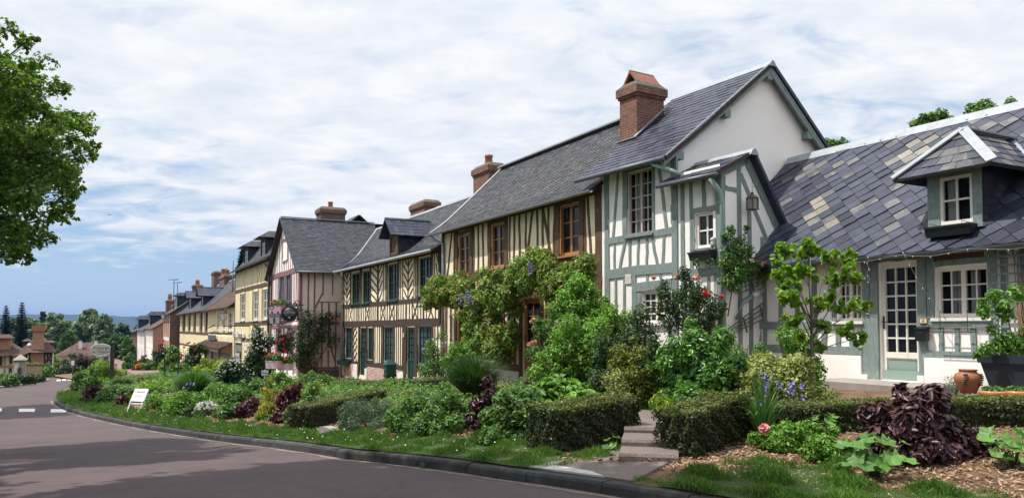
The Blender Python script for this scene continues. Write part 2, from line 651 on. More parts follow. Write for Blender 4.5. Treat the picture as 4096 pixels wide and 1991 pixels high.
class Wall:
    def __init__(s, H, x, back=False):
        s.H, s.x = H, x
        if x is None: s.M = Matrix.Identity(4)
        else: s.M = Matrix(((0, -1, 0, x), (1, 0, 0, 0), (0, 0, 1, 0), (0, 0, 0, 1)))

    def mb(s): return s.H.mb(s.M)

    def P(s, p, py=None, dep=0.0):
        px, py = p if py is None else (p, py)
        d = ray(px, py)
        dd = Vector((d[0], d[1]))
        H = s.H
        if s.x is None: q = (H.n.dot(H.o) + dep) / H.n.dot(dd)
        else: q = (H.u.dot(H.o) + s.x - dep) / H.u.dot(dd)
        pt = dd * q - H.o
        return (pt.dot(H.u) if s.x is None else pt.dot(H.n)), EYE + d[2] * q

    def rect(s, z, x0, x1, y0, y1, dep=0.0):
        """a0,a1,z0,z1 from zoom corners: y0 top, y1 bottom at mid width"""
        xm = (x0 + x1) / 2
        a0 = s.P(z(x0, (y0 + y1) / 2), dep=dep)[0]
        a1 = s.P(z(x1, (y0 + y1) / 2), dep=dep)[0]
        return a0, a1, s.P(z(xm, y1), dep=dep)[1], s.P(z(xm, y0), dep=dep)[1]

    def a(s, z, x, y, dep=0.0): return s.P(z(x, y), dep=dep)[0]

    def zz(s, z, x, y, dep=0.0): return s.P(z(x, y), dep=dep)[1]

    def W(s, a, b, z):
        """wall coordinates -> world"""
        if s.x is None: return s.H.world(a, b, z)
        return s.H.world(s.x - b, a, z)


def wallface(mb, a0, a1, z0, z1, holes=(), reveal=.12):
    xs = sorted({a0, a1} | {min(max(v, a0), a1) for h in holes for v in h[:2]})
    zs = sorted({z0, z1} | {min(max(v, z0), z1) for h in holes for v in h[2:4]})
    for i in range(len(xs) - 1):
        for j in range(len(zs) - 1):
            cx, cz = (xs[i] + xs[i + 1]) / 2, (zs[j] + zs[j + 1]) / 2
            if any(h[0] < cx < h[1] and h[2] < cz < h[3] for h in holes): continue
            mb.add([(xs[i], 0, zs[j]), (xs[i + 1], 0, zs[j]), (xs[i + 1], 0, zs[j + 1]), (xs[i], 0, zs[j + 1])], [(0, 1, 2, 3)])
    r = reveal
    for h in holes:
        b0, b1, c0, c1 = max(h[0], a0), min(h[1], a1), max(h[2], z0), min(h[3], z1)
        mb.add([(b0, 0, c0), (b0, r, c0), (b0, r, c1), (b0, 0, c1)], [(0, 1, 2, 3)])
        mb.add([(b1, 0, c0), (b1, r, c0), (b1, r, c1), (b1, 0, c1)], [(3, 2, 1, 0)])
        mb.add([(b0, 0, c1), (b1, 0, c1), (b1, r, c1), (b0, r, c1)], [(3, 2, 1, 0)])
        mb.add([(b0, 0, c0), (b1, 0, c0), (b1, r, c0), (b0, r, c0)], [(0, 1, 2, 3)])


PR = 1.0


def beam(mb, a0, z0, a1, z1, w, proud=None, jit=.012, seg=4, bow=0.0):
    p = (proud if proud is not None else random.uniform(.018, .036)) * PR
    L = math.hypot(a1 - a0, z1 - z0)
    if L < 1e-3: return
    dx, dz = (a1 - a0) / L, (z1 - z0) / L
    nx, nz = -dz, dx
    vs, fs = [], []
    bw = random.uniform(-1, 1) * bow
    for i in range(seg + 1):
        q = i / seg
        o = (random.uniform(-jit, jit) if 0 < i < seg else 0) + bw * math.sin(math.pi * q)
        h0, h1 = w / 2 * (1 + random.uniform(-.13, .13)), w / 2 * (1 + random.uniform(-.13, .13))
        c, d = a0 + dx * L * q, z0 + dz * L * q
        for hh, b in ((-h0, -p), (h1, -p), (h1, .02), (-h0, .02)):
            vs.append((c + nx * (o + hh), b, d + nz * (o + hh)))
    for i in range(seg):
        b = i * 4
        for k in range(4):
            k2 = (k + 1) % 4
            fs.append((b + k, b + 4 + k, b + 4 + k2, b + k2))
    fs.append((0, 1, 2, 3))
    fs.append((seg * 4 + 3, seg * 4 + 2, seg * 4 + 1, seg * 4))
    mb.add(vs, fs)


def studs(mb, a0, a1, z0, z1, n, w=.07, skip=(), j=.02, ends=False):
    for i in range(n):
        a = a0 + (a1 - a0) * ((i + .5) / n if not ends else i / max(1, n - 1)) + random.uniform(-j, j)
        if any(h[0] - .02 < a < h[1] + .02 and h[2] < (z0 + z1) / 2 < h[3] for h in skip): continue
        beam(mb, a, z0, a + random.uniform(-j, j), z1, w * random.uniform(.85, 1.15))


def cross(mb, a0, a1, z0, z1, w=.07):
    beam(mb, a0, z0, a1, z1, w)
    beam(mb, a1, z0, a0, z1, w)


def chevron(mb, a0, a1, z0, z1, n=4, w=.06, side='both'):
    """downward V ribs about a central post"""
    am = (a0 + a1) / 2
    if side == 'both': beam(mb, am, z0, am, z1, w * 1.25)
    st = (z1 - z0) / n
    for i in range(-1, n):
        lo, hi = z0 + i * st, z0 + (i + 1.25) * st
        for s_ in ((0, 1) if side == 'both' else ((0,) if side == 'l' else (1,))):
            if side == 'both':
                e0, e1 = (am, a0) if s_ == 0 else (am, a1)
            elif side == 'l': e0, e1 = a1, a0
            else: e0, e1 = a0, a1
            # from (e0,lo) low at the centre to (e1,hi) high outside, clipped to the panel
            l_, h_, f0, f1 = lo, hi, e0, e1
            if l_ < z0:
                q = (z0 - l_) / (h_ - l_)
                f0, l_ = e0 + (e1 - e0) * q, z0
            if h_ > z1:
                q = (z1 - l_) / (h_ - l_)
                f1, h_ = f0 + (f1 - f0) * q, z1
            if h_ - l_ > .04: beam(mb, f0, l_, f1, h_, w)


def window(W, r, cols, rows, fm, casements=2, fw=.055, reveal=.09, sill=None, glass=None, curtain=None, mw=.022, name='window', drip=False):
    a0, a1, z0, z1 = r
    H = W.H
    mb = W.mb().mat(fm)
    y0, y1 = reveal - .045, reveal + .012
    mb.box(a0, a0 + fw, y0, y1, z0, z1)
    mb.box(a1 - fw, a1, y0, y1, z0, z1)
    mb.box(a0 + fw, a1 - fw, y0, y1, z1 - fw, z1)
    mb.box(a0 + fw, a1 - fw, y0, y1, z0, z0 + fw * 1.15)
    b0, b1, c0, c1 = a0 + fw, a1 - fw, z0 + fw * 1.15, z1 - fw
    cw = (b1 - b0) / casements
    for i in range(casements):
        s0, s1 = b0 + i * cw, b0 + (i + 1) * cw
        st = fw * .62
        yy0, yy1 = y0 + .008, y1 - .004
        if casements > 1 or True:
            if i > 0: mb.box(s0, s0 + st, yy0, yy1, c0, c1)
            if i < casements - 1: mb.box(s1 - st, s1, yy0 + .002, yy1, c0, c1)
        lo, hi = (s0 + (st if i > 0 else 0)), (s1 - (st if i < casements - 1 else 0))
        for k in range(1, cols):
            x = lo + (hi - lo) * k / cols
            mb.box(x - mw / 2, x + mw / 2, yy0 + .012, yy1, c0, c1)
        for k in range(1, rows):
            z = c0 + (c1 - c0) * k / rows
            mb.box(lo, hi, yy0 + .0145, yy1 - .001, z - mw / 2, z + mw / 2)
    o = mb.build(name, H.root)
    W.mb().mat(glass or GLASS).add([(b0, reveal, c0), (b1, reveal, c0), (b1, reveal, c1), (b0, reveal, c1)], [(0, 1, 2, 3)]).build('pane', o)
    if sill:
        W.mb().mat(sill).box(a0 - .06, a1 + .06, -.075, reveal - .046, z0 - .055, z0 - .004).build('sill', o)
    if curtain:
        k = W.mb().mat(CLOTH)
        for (q0, q1) in curtain:
            x0, x1 = b0 + (b1 - b0) * q0, b0 + (b1 - b0) * q1
            n = 14
            vs = []
            for i in range(n + 1):
                x = x0 + (x1 - x0) * i / n
                yv = reveal + .10 + .03 * math.sin(i * 1.9) + .01 * math.sin(i * 4.1)
                vs += [(x, yv, c0), (x, yv, c1)]
            k.add(vs, [(2 * i, 2 * i + 2, 2 * i + 3, 2 * i + 1) for i in range(n)], True)
        k.build('curtain', o)
        ra, rb = reveal + .02, reveal + .95
        W.mb().mat(DARKIN).add([(x, y, z) for y in (ra, rb) for z in (z0, z1) for x in (a0, a1)], [(4, 5, 7, 6), (0, 2, 6, 4), (1, 5, 7, 3), (0, 4, 5, 1), (2, 3, 7, 6)]).build('room', o)
    return o


def door(W, r, fm, pm, panel_z, cols, rows, reveal=.1, glass=None, fw=.09, panels=1, handle=IRON, pfm=None, top=None):
    """leaf with glazed upper part above panel_z and raised panels below"""
    a0, a1, z0, z1 = r
    mb = W.mb().mat(fm)
    y0, y1 = reveal - .05, reveal + .01
    mb.box(a0, a0 + fw, y0, y1, z0, z1)
    mb.box(a1 - fw, a1, y0, y1, z0, z1)
    mb.box(a0 + fw, a1 - fw, y0, y1, z1 - fw, z1)
    mb.box(a0 + fw, a1 - fw, y0, y1, panel_z - fw * .6, panel_z + fw * .6)
    mb.box(a0 + fw, a1 - fw, y0, y1, z0, z0 + fw * 1.1)
    b0, b1, c0, c1 = a0 + fw, a1 - fw, panel_z + fw * .6, z1 - fw
    for k in range(1, cols):
        x = b0 + (b1 - b0) * k / cols
        mb.box(x - .014, x + .014, y0 + .014, y1 - .002, c0, c1)
    for k in range(1, rows):
        z = c0 + (c1 - c0) * k / rows
        mb.box(b0, b1, y0 + .017, y1 - .003, z - .014, z + .014)
    o = mb.build('door', W.H.root)
    W.mb().mat(glass or GLASS).add([(b0, reveal, c0), (b1, reveal, c0), (b1, reveal, c1), (b0, reveal, c1)], [(0, 1, 2, 3)]).build('pane', o)
    pz0, pz1 = z0 + fw * 1.1, panel_z - fw * .6
    k = W.mb().mat(pfm or fm).box(b0, b1, reveal - .012, reveal + .01, pz0, pz1)
    for i in range(panels):
        l_ = b0 + (b1 - b0) * i / panels + .03
        h_ = b0 + (b1 - b0) * (i + 1) / panels - .03
        k.mat(pm).box(l_, h_, reveal - .028, reveal - .012, pz0 + .04, pz1 - .04)
    k.build('panel', o)
    h = W.mb().mat(handle)
    hz = z0 + 1.02 if z1 - z0 > 1.5 else (z0 + z1) / 2
    h.box(a0 + .03, a0 + .062, y0 - .012, y0, hz - .12, hz + .1)
    h.tube([(a0 + .045, y0 - .01, hz), (a0 + .045, y0 - .055, hz), (a0 + .16, y0 - .06, hz - .005)], .009, 6)
    h.build('handle', o)
    return o


def prof_fn(prof):
    P = [Vector((0, a, b)) for a, b in prof]
    L = [0]
    for i in range(len(P) - 1): L.append(L[-1] + (P[i + 1] - P[i]).length)

    def at_(d):
        d = min(max(d, 0), L[-1])
        i = min(int(np.searchsorted(L, d, side='right')) - 1, len(P) - 2)
        q = (d - L[i]) / (L[i + 1] - L[i])
        return P[i].lerp(P[i + 1], q)

    def nrm(d):
        a, b = at_(max(d - .05, 0)), at_(min(d + .05, L[-1]))
        t = (b - a).normalized()
        return Vector((0, -t.z, t.y)) if True else None
    return at_, nrm, L[-1]


def slates(mb, x0, x1, prof, sw, sh, mats, wts, clipx=None, lift=.012, jit=.12, gapj=.004):
    """overlapping courses of slates on a profile (y,z) from eave to ridge; clipx(d)->(lo,hi)"""
    f, nr, L = prof_fn(prof)
    rows = max(1, int(round(L / sh)))
    h = L / rows
    for r_ in range(rows):
        d0, d1 = r_ * h, (r_ + 1) * h
        lo, hi = clipx((d0 + d1) / 2) if clipx else (x0, x1)
        if hi - lo < .05: continue
        n = max(1, int(round((hi - lo) / sw)))
        off = (r_ % 2) * .5
        k = 0
        while True:
            xa, xb = lo + (k - off) * sw, lo + (k + 1 - off) * sw
            k += 1
            if xa >= hi - .01: break
            xa, xb = max(xa, lo), min(xb, hi)
            if xb - xa < .02: continue
            a = d0 - h * .12 + random.uniform(-jit, jit) * h * .25
            b = min(d1 + h * .1, L)
            pa, pb = f(max(a, 0)), f(b)
            na = nr((a + b) / 2)
            lf = lift * random.uniform(.7, 1.5)
            A, B = pa + na * (lf + .004), pb + na * .003
            g = gapj * random.uniform(.3, 1.2)
            tw_ = random.uniform(-.003, .003)
            mb.mat(random.choices(mats, wts)[0])
            vs = [(xa + g, A.y, A.z + tw_), (xb - g, A.y, A.z - tw_), (xb - g, B.y, B.z), (xa + g, B.y, B.z)]
            q = pa + na * .002
            vs += [(xa + g, q.y, q.z), (xb - g, q.y, q.z)]
            mb.add(vs, [(0, 1, 2, 3), (4, 5, 1, 0)])


def roof(H, x0, x1, prof, sw, sh, mats, wts, back=None, under=TB_DARK, th=.07, clipx=None, verge=None, ridge=ZINC, gut=ZINC_D, ridge_x=None, name='roof', gutter_x=None):
    """front slope of slates on a solid slab, plain back slope, ridge cap, gutter"""
    mb = H.mb()
    f, nr, L = prof_fn(prof)
    mb.mat(under)
    n = max(2, len(prof) * 3)
    ds = [L * i / n for i in range(n + 1)]
    ring = []
    for d in ds:
        lo, hi = clipx(d) if clipx else (x0, x1)
        p, q = f(d), f(d) - nr(d) * th
        ring.append([(lo, p.y, p.z), (hi, p.y, p.z), (hi, q.y, q.z), (lo, q.y, q.z)])
    for i in range(n):
        A, B = ring[i], ring[i + 1]
        mb.add(A + B, [(0, 1, 5, 4), (1, 2, 6, 5), (2, 3, 7, 6), (3, 0, 4, 7)] + ([(3, 2, 1, 0)] if i == 0 else []))
    slates(mb, x0, x1, prof, sw, sh, mats, wts, clipx)
    top = f(L)
    rx0, rx1 = clipx(L) if clipx else (x0, x1)
    if back:
        by, bz = back
        mb.mat(mats[0])
        mb.slab([(rx0, top.y, top.z), (rx1, top.y, top.z), (x1, by, bz), (x0, by, bz)][::-1] if False else [(rx1, top.y, top.z), (rx0, top.y, top.z), (x0, by, bz), (x1, by, bz)], th)
    o = mb.build(name, H.root)
    if ridge and rx1 - rx0 > .1:
        m2 = H.mb().mat(ridge)
        seg = 6
        pr = [(top.y - .13, top.z - .085), (top.y - .06, top.z + .025), (top.y, top.z + .06), (top.y + .06, top.z + .025), (top.y + .13, top.z - .085)]
        nseg = max(1, int((rx1 - rx0) / 1.6))
        for i in range(nseg):
            xa = rx0 + (rx1 - rx0) * i / nseg
            xb = rx0 + (rx1 - rx0) * (i + 1) / nseg + .04
            dz = random.uniform(-.006, .006) + .004 * (i % 2)
            vs = [(xa, a, b + dz) for a, b in pr] + [(xb, a, b + dz) for a, b in pr]
            m2.add(vs, [(k, k + 5, k + 6, k + 1) for k in range(4)] + [(0, 1, 2, 3, 4), (9, 8, 7, 6, 5)], False)
        m2.build('ridge_cap', o)
    if gut:
        e = f(0)
        g0, g1 = gutter_x or (x0, x1)
        m3 = H.mb().mat(gut)
        q = [(math.cos(a) * .065, math.sin(a) * .065) for a in np.linspace(math.pi, 2 * math.pi, 9)]
        q2 = [(a * .86, b * .86) for a, b in q[::-1]]
        poly = [(e.y - .05 + a, e.z - .03 + b) for a, b in q + q2]
        nn = len(poly)
        vs = [(g0, a, b) for a, b in poly] + [(g1, a, b) for a, b in poly]
        fs = [(i, (i + 1) % nn, (i + 1) % nn + nn, i + nn) for i in range(nn)]
        fs += [tuple(range(nn)), tuple(range(2 * nn - 1, nn - 1, -1))]
        m3.add(vs, fs)
        m3.build('gutter', H.root)
    return o


def downpipe(H, pts, r=.045, m=ZINC):
    mb = H.mb().mat(m)
    mb.tube(pts, r, 10)
    for p, q in zip(pts[:-1], pts[1:]):
        if abs(p[2] - q[2]) > 1.2:
            for k in (.25, .75):
                c = [p[i] + (q[i] - p[i]) * k for i in range(3)]
                mb.tube([(c[0], c[1], c[2] - .02), (c[0], c[1], c[2] + .02)], r * 1.25, 10)
    return mb.build('downpipe', H.root)


def chimney(H, x0, x1, y0, y1, z0, z1, m=BRICK, band=True, cap=CAPM, pots=(), gable=False):
    mb = H.mb().mat(m)
    h = z1 - z0
    mb.box(x0, x1, y0, y1, z0, z1 - .42)
    e = .0
    zc = z1 - .42
    mb.box(x0 - .035, x1 + .035, y0 - .035, y1 + .035, zc, zc + .07)
    mb.box(x0 - .075, x1 + .075, y0 - .075, y1 + .075, zc + .07, zc + .27)
    mb.mat(cap)
    mb.taper(x0 - .08, x1 + .08, y0 - .08, y1 + .08, zc + .27, z1, -.14)
    o = mb.build('chimney', H.root)
    for (px_, py_, hh, rr) in pots:
        H.mb().mat(TERRA).lathe([(rr * 1.05, -.03), (rr, .03), (rr * .85, hh * .75), (rr * .98, hh * .8), (rr * .98, hh), (rr * .7, hh), (rr * .7, hh * .8)], (px_, py_, z1 - .01), 12).build('chimney_pot', o)
    return o


def text(body, size, m, M, parent, name='lettering', ext=.002, align='CENTER', sx=1.0):
    cu = bpy.data.curves.new(name, 'FONT')
    cu.body = body
    cu.size = size
    cu.extrude = ext
    cu.align_x = align
    cu.align_y = 'CENTER'
    ob = bpy.data.objects.new(name, cu)
    me = bpy.data.meshes.new_from_object(ob)
    bpy.data.objects.remove(ob)
    me.materials.clear()
    me.materials.append(m)
    me.transform(Matrix.Diagonal((sx, 1, 1, 1)))
    me.transform(M)
    return link(name, me, parent)


# text plane -> wall coordinates: x along a, y up, facing -b
def TM(M0, a, b, z): return M0 @ Matrix.Translation((a, b, z)) @ Matrix.Rotation(R(90), 4, 'X')
z1 = zm(0, 900, 1.7886); z2 = zm(500, 900, 1.7886); z3 = zm(900, 750, 1.4733); z4 = zm(1300, 750, 1.4733)
z5 = zm(1700, 700, 1.39125); z6 = zm(2300, 200, 1.391); z7 = zm(2300, 900, 1.5644); z8 = zm(3050, 350, 1.391)
z9 = zm(1050, 880, 2.98); r1 = zm(3000, 900, 1.1478); zp = zm(3680, 1000, 2.0865); zg = zm(2600, 580, 2.408); zt5 = zm(2880, 1000, 3.13)
zc = zm(1100, 1150, 2.7833)

# =============================================================== right-hand slate cottage
HR = House('slate_cottage', 'low white cottage with sage green timbers and patchy diamond slates', 28.3, px=2260, Y=13.5, zb=.45)
w = HR.f
DR = w.rect(r1, 596, 777, 172, 712)
WR1 = w.rect(r1, 853, 1097, 190, 424)
WR2 = w.rect(r1, 398, 512, 212, 440)
zE = w.zz(z8, 800, 917, -.38)
XL, XR = -4.2, 4.2
ztop = 2.88
mb = w.mb().mat(PL_WHITE)
wallface(mb, XL, XR, .2, ztop, [DR, WR1, WR2], .13)
sd = HR.side(XR)
m2 = HR.mb(sd.M).mat(PL_WHITE)
m2.prism([(0, .2), (5.2, .2), (5.2, 2.9), (2.6, 5.6), (0, 2.9)], 0, .2)
wl_ = mb.build('wall', HR.root)
m2.build('wall', HR.root)
# plinth, projecting
pl = w.mb().mat(PL_WHITE)
zpl = w.zz(r1, 955, 612)
zpl2 = w.zz(r1, 420, 595)
a_d0, a_d1 = DR[0], DR[1]
pl.box(w.a(r1, 812, 680), XR, -.07, .0, .2, zpl)
pl.box(XL, w.a(r1, 520, 650), -.07, .0, .2, zpl2)
pl.box(w.a(r1, 520, 700), w.a(r1, 548, 700), -.075, 0, .2, w.zz(r1, 530, 684))
pl.box(w.a(r1, 780, 700), w.a(r1, 812, 700) - .004, -.075, 0, .2, w.zz(r1, 795, 690))
pl.build('plinth', HR.root)
# timbers
tb = w.mb().mat(TB_SAGE)
A = lambda x, y=400: w.a(r1, x, y)
Z = lambda y, x=700: w.zz(r1, x, y)
def post(x0, x1, za, zb_, pr=.03):
    a, b = A(x0), A(x1)
    beam(tb, (a + b) / 2, za, (a + b) / 2, zb_, b - a, pr, .006)
post(520, 556, Z(700, 540), ztop, .034)
post(557, 595, Z(712, 575), ztop, .05)
post(778, 816, Z(690, 795), ztop, .044)
post(818, 850, Z(430, 835), ztop, .034)
post(1098, 1138, .3, ztop, .04)
post(330, 352, Z(560, 340), Z(445, 340), .03)
zb1, zb2 = Z(440, 960), Z(474, 960)
beam(tb, A(818), (zb1 + zb2) / 2 + .02, A(1098), (zb1 + zb2) / 2, zb1 - zb2, .05, .006)
q0, q1 = Z(576, 960), Z(614, 960)
beam(tb, A(812), (q0 + q1) / 2 - .0, A(1098), (q0 + q1) / 2 + .0, q0 - q1 - .02, .055, .01)
for x0, x1 in ((869, 889), (941, 961), (1014, 1037)):
    post(x0, x1, q0 - .03, zb2 + .03, .03)
beam(tb, A(595), Z(160, 690) + .04, A(778), Z(160, 690) + .03, .11, .036)
beam(tb, A(850), Z(182, 960) + .03, A(1098), Z(182, 960) + .05, .09, .036)
# left of the door
beam(tb, XL, Z(460, 440), A(520), Z(460, 440), .14, .04)
beam(tb, XL, Z(573, 440), A(520), Z(573, 440), .15, .045)
for x0, x1 in ((396, 415), (459, 477), (512, 519)): post(x0, x1, Z(560, 430), Z(475, 430), .028)
for a in np.arange(XL + .3, A(330) - .1, .42): beam(tb, a, Z(560, 440), a + .02, ztop, .085)
post(380, 397, Z(440, 390), ztop, .03)
for x0 in (1160, 1225, 1290, 1360, 1440): beam(tb, A(1138) + (x0 - 1138) * .0046, zpl, A(1138) + (x0 - 1138) * .0046, ztop, .085)
beam(tb, A(1138), Z(600, 1090), XR, Z(600, 1090), .16, .05)
tb.mat(TB_BROWN)
beam(tb, A(818), ztop - .13, A(1080), ztop - .14, .15, .03)
tb.build('timber_frame', HR.root)
st = w.mb().mat(STONE_W)
st.box(A(548, 700), A(780, 700), -.32, -.0, .25, DR[2] - .012)
st.build('doorstep', HR.root)
window(w, WR1, 2, 3, PT_WHITE, 2, .06, sill=PT_WHITE, glass=GLASS_T, curtain=[(.12, .24), (.27, .46), (.56, .74)])
window(w, WR2, 2, 4, PT_WHITE, 2, .05, sill=PT_WHITE, glass=GLASS_T, curtain=[(.1, .48), (.52, .92)])
door(w, DR, PT_WHITE, mat('sage_panel_paint', (.235, .31, .27), .55, .08, 6, .1, 40), w.zz(r1, 690, 597), 3, 6, fw=.085, pfm=PT_WHITE, glass=glassmat('black_glass', 0, (.006, .006, .007)))
kb = w.mb().mat(mat('sage_panel_paint', (0, 0, 0))).box(DR[0] + .05, DR[1] - .02, .02, .049, DR[2], DR[2] + .17)
kb.build('kickboard', HR.root)

# roof with diagonal slates
DY, DZ = -.38, zE
RY, RZ = 2.6, 5.72
mb = HR.mb().mat(TB_DARK)
mb.slab([(XR + .2, DY, DZ), (XR + .2, RY, RZ), (XL - .5, RY, RZ), (XL - .5, DY, DZ)][::1], -.0001)
Lr = math.hypot(RY - DY, RZ - DZ)
ty, tz = (RY - DY) / Lr, (RZ - DZ) / Lr
mb = HR.mb().mat(TB_DARK)
x0_, x1_ = XL - .5, XR + .25
vs = [(x0_, DY, DZ), (x1_, DY, DZ), (x1_, RY, RZ), (x0_, RY, RZ)]
vs2 = [(a, b + tz * .07, c - ty * .07) for a, b, c in vs]
mb.add(vs + vs2, [(0, 1, 2, 3), (7, 6, 5, 4), (0, 4, 5, 1), (1, 5, 6, 2), (2, 6, 7, 3), (3, 7, 4, 0)])
s_ = .265
h2 = s_ / math.sqrt(2)
cl = [(random.uniform(x0_, 2), random.uniform(.4, Lr - .5)) for _ in range(1)] + [(-2.3, 1.7), (-1.9, 1.3), (-1.0, 3.2), (-.5, 2.6), (2.6, 3.3)]
clc = set()
for j in range(-1, int(Lr / h2) + 2):
    for i in range(int((x1_ - x0_) / (2 * h2)) + 2):
        cx = x0_ + (i * 2 + (j % 2)) * h2
        cv = j * h2
        pts = [(cx, cv - h2 * .98), (cx + h2 * .98, cv), (cx, cv + h2), (cx - h2 * .98, cv)]
        pts = [(min(max(a, x0_), x1_), min(max(b, -.04), Lr)) for a, b in pts]
        if max(p[0] for p in pts) - min(p[0] for p in pts) < .05 or max(p[1] for p in pts) - min(p[1] for p in pts) < .05: continue
        near = min(math.hypot(cx - a, (cv - b)) for a, b in cl)
        rr_ = random.random()
        pt = .5 if near < .3 else .1 if near < .5 else .006
        mm = SL_C if rr_ < pt else (SL_B if rr_ < pt + .12 else SL_A)
        mb.mat(mm)
        tilt = random.uniform(.6, 1.5)
        v = []
        for k, (a, b) in enumerate(pts):
            hgt = (.026, .017, .006, .017)[k] * tilt + random.uniform(-.003, .003)
            v.append((a, DY + ty * b - tz * hgt, DZ + tz * b + ty * hgt))
        low = [(a, DY + ty * b, DZ + tz * b) for a, b in (pts[0], pts[1], pts[3])]
        mb.add(v + low, [(0, 1, 2, 3), (4, 5, 1, 0), (6, 4, 0, 3)])
mb.mat(SL_A).slab([(x1_, RY, RZ), (x0_, RY, RZ), (x0_, 5.6, DZ), (x1_, 5.6, DZ)], .06)
ro = mb.build('roof', HR.root)
m3 = HR.mb().mat(ZINC)
for i in range(5):
    xa, xb = x0_ + (x1_ - x0_) * i / 5, x0_ + (x1_ - x0_) * (i + 1) / 5 + .03
    dz = .004 * (i % 2)
    pr = [(RY - .17, RZ - .135), (RY - .05, RZ + .035), (RY, RZ + .06), (RY + .05, RZ + .035), (RY + .17, RZ - .135)]
    pv = [(xa, a, b + dz) for a, b in pr] + [(xb, a, b + dz) for a, b in pr]
    m3.add(pv, [(k, k + 5, k + 6, k + 1) for k in range(4)])
m3.build('ridge_cap', ro)
gm = HR.mb().mat(ZINC_D)
q = [(math.cos(a) * .07, math.sin(a) * .07) for a in np.linspace(math.pi, 2 * math.pi, 9)]
poly = [(DY - .05 + a, DZ - .02 + b) for a, b in q + [(a * .85, b * .85) for a, b in q[::-1]]]
nn = len(poly)
gx0 = w.a(z8, 60, 1010, -.4)
gm.add([(gx0, a, b) for a, b in poly] + [(XR + .25, a, b) for a, b in poly], [(i, (i + 1) % nn, (i + 1) % nn + nn, i + nn) for i in range(nn)] + [tuple(range(nn)), tuple(range(2 * nn - 1, nn - 1, -1))])
gm.build('gutter', HR.root)
# dormer: find where its foot meets the roof
kk = (RZ - DZ) / (RY - DY)
def onroof(H, pp, z0, y0, k):
    d = ray(*pp)
    q = 6.0
    while q < 170:
        P = Vector((d[0] * q, d[1] * q)) - H.o
        y, z = P.dot(H.n), EYE + d[2] * q
        if z <= z0 + (y - y0) * k and y > y0 - .3: return P.dot(H.u), y, z
        q += .004
_, yd, zd = onroof(HR, z8(1070, 795), DZ, DY, kk)
dw = HR.f
a0, a1 = dw.a(z8, 918, 640, yd), dw.a(z8, 1218, 620, yd)
ze = dw.zz(z8, 1200, 412, yd)
zdb = zd - .02
wd = dw.rect(z8, 984, 1168, 490, 757, yd)
ry = RY - .1
yend = DY + (ze - DZ) / kk
dm = HR.mb().mat(TB_SAGE)
def fr(b0, b1, c0, c1, p=0.0, dep=.16): dm.box(b0, b1, yd - p, yd + dep, c0, c1)
fr(a0, wd[0], zdb, ze); fr(wd[1], a1, zdb, ze); fr(wd[0], wd[1], wd[3], ze, .002); fr(wd[0] - .02, wd[1] + .02, zdb, wd[2], .003)
dm.box(a0 - .05, a1 + .06, yd - .09, yd - .004, wd[2] - .1, wd[2] - .03)
do = dm.build('dormer', HR.root)
ck = HR.mb().mat(SL_DARK)
for xx, s2 in ((a0 - .004, -1), (a1 + .004, 1)):
    yb = yend
    P3 = [(xx, yd + .03, zdb), (xx, yd + .03, ze), (xx, yb, ze)]
    ck.add(P3, [(0, 1, 2) if s2 < 0 else (2, 1, 0)])
    nr_ = 8
    for i in range(nr_):
        for j in range(6):
            ya, yb2 = yd + .03 + j * .2 - (i % 2) * .1, yd + .03 + (j + 1) * .2 - (i % 2) * .1
            za, zb3 = ze - (i + 1) * (ze - zdb) / nr_, ze - i * (ze - zdb) / nr_
            ya, yb2 = max(ya, yd + .03), min(yb2, DY + (za + .02 - DZ) / kk)
            if yb2 - ya < .04: continue
            o1 = s2 * random.uniform(.012, .02)
            v = [(xx + o1, ya + .003, za - .02), (xx + o1, yb2 - .003, za - .02), (xx + s2 * .004, yb2 - .003, zb3), (xx + s2 * .004, ya + .003, zb3)]
            ck.add(v, [(0, 1, 2, 3) if s2 > 0 else (3, 2, 1, 0)])
ck.build('cheek', do)
class DW(Wall):
    pass
dwall = Wall(HR, None); dwall.M = Matrix.Translation((0, yd, 0))
wo = window(dwall, wd, 2, 2, PT_WHITE, 1, .05, .06, glass=GLASS_T, curtain=[(.0, .36)], mw=.03)
wo.parent = do
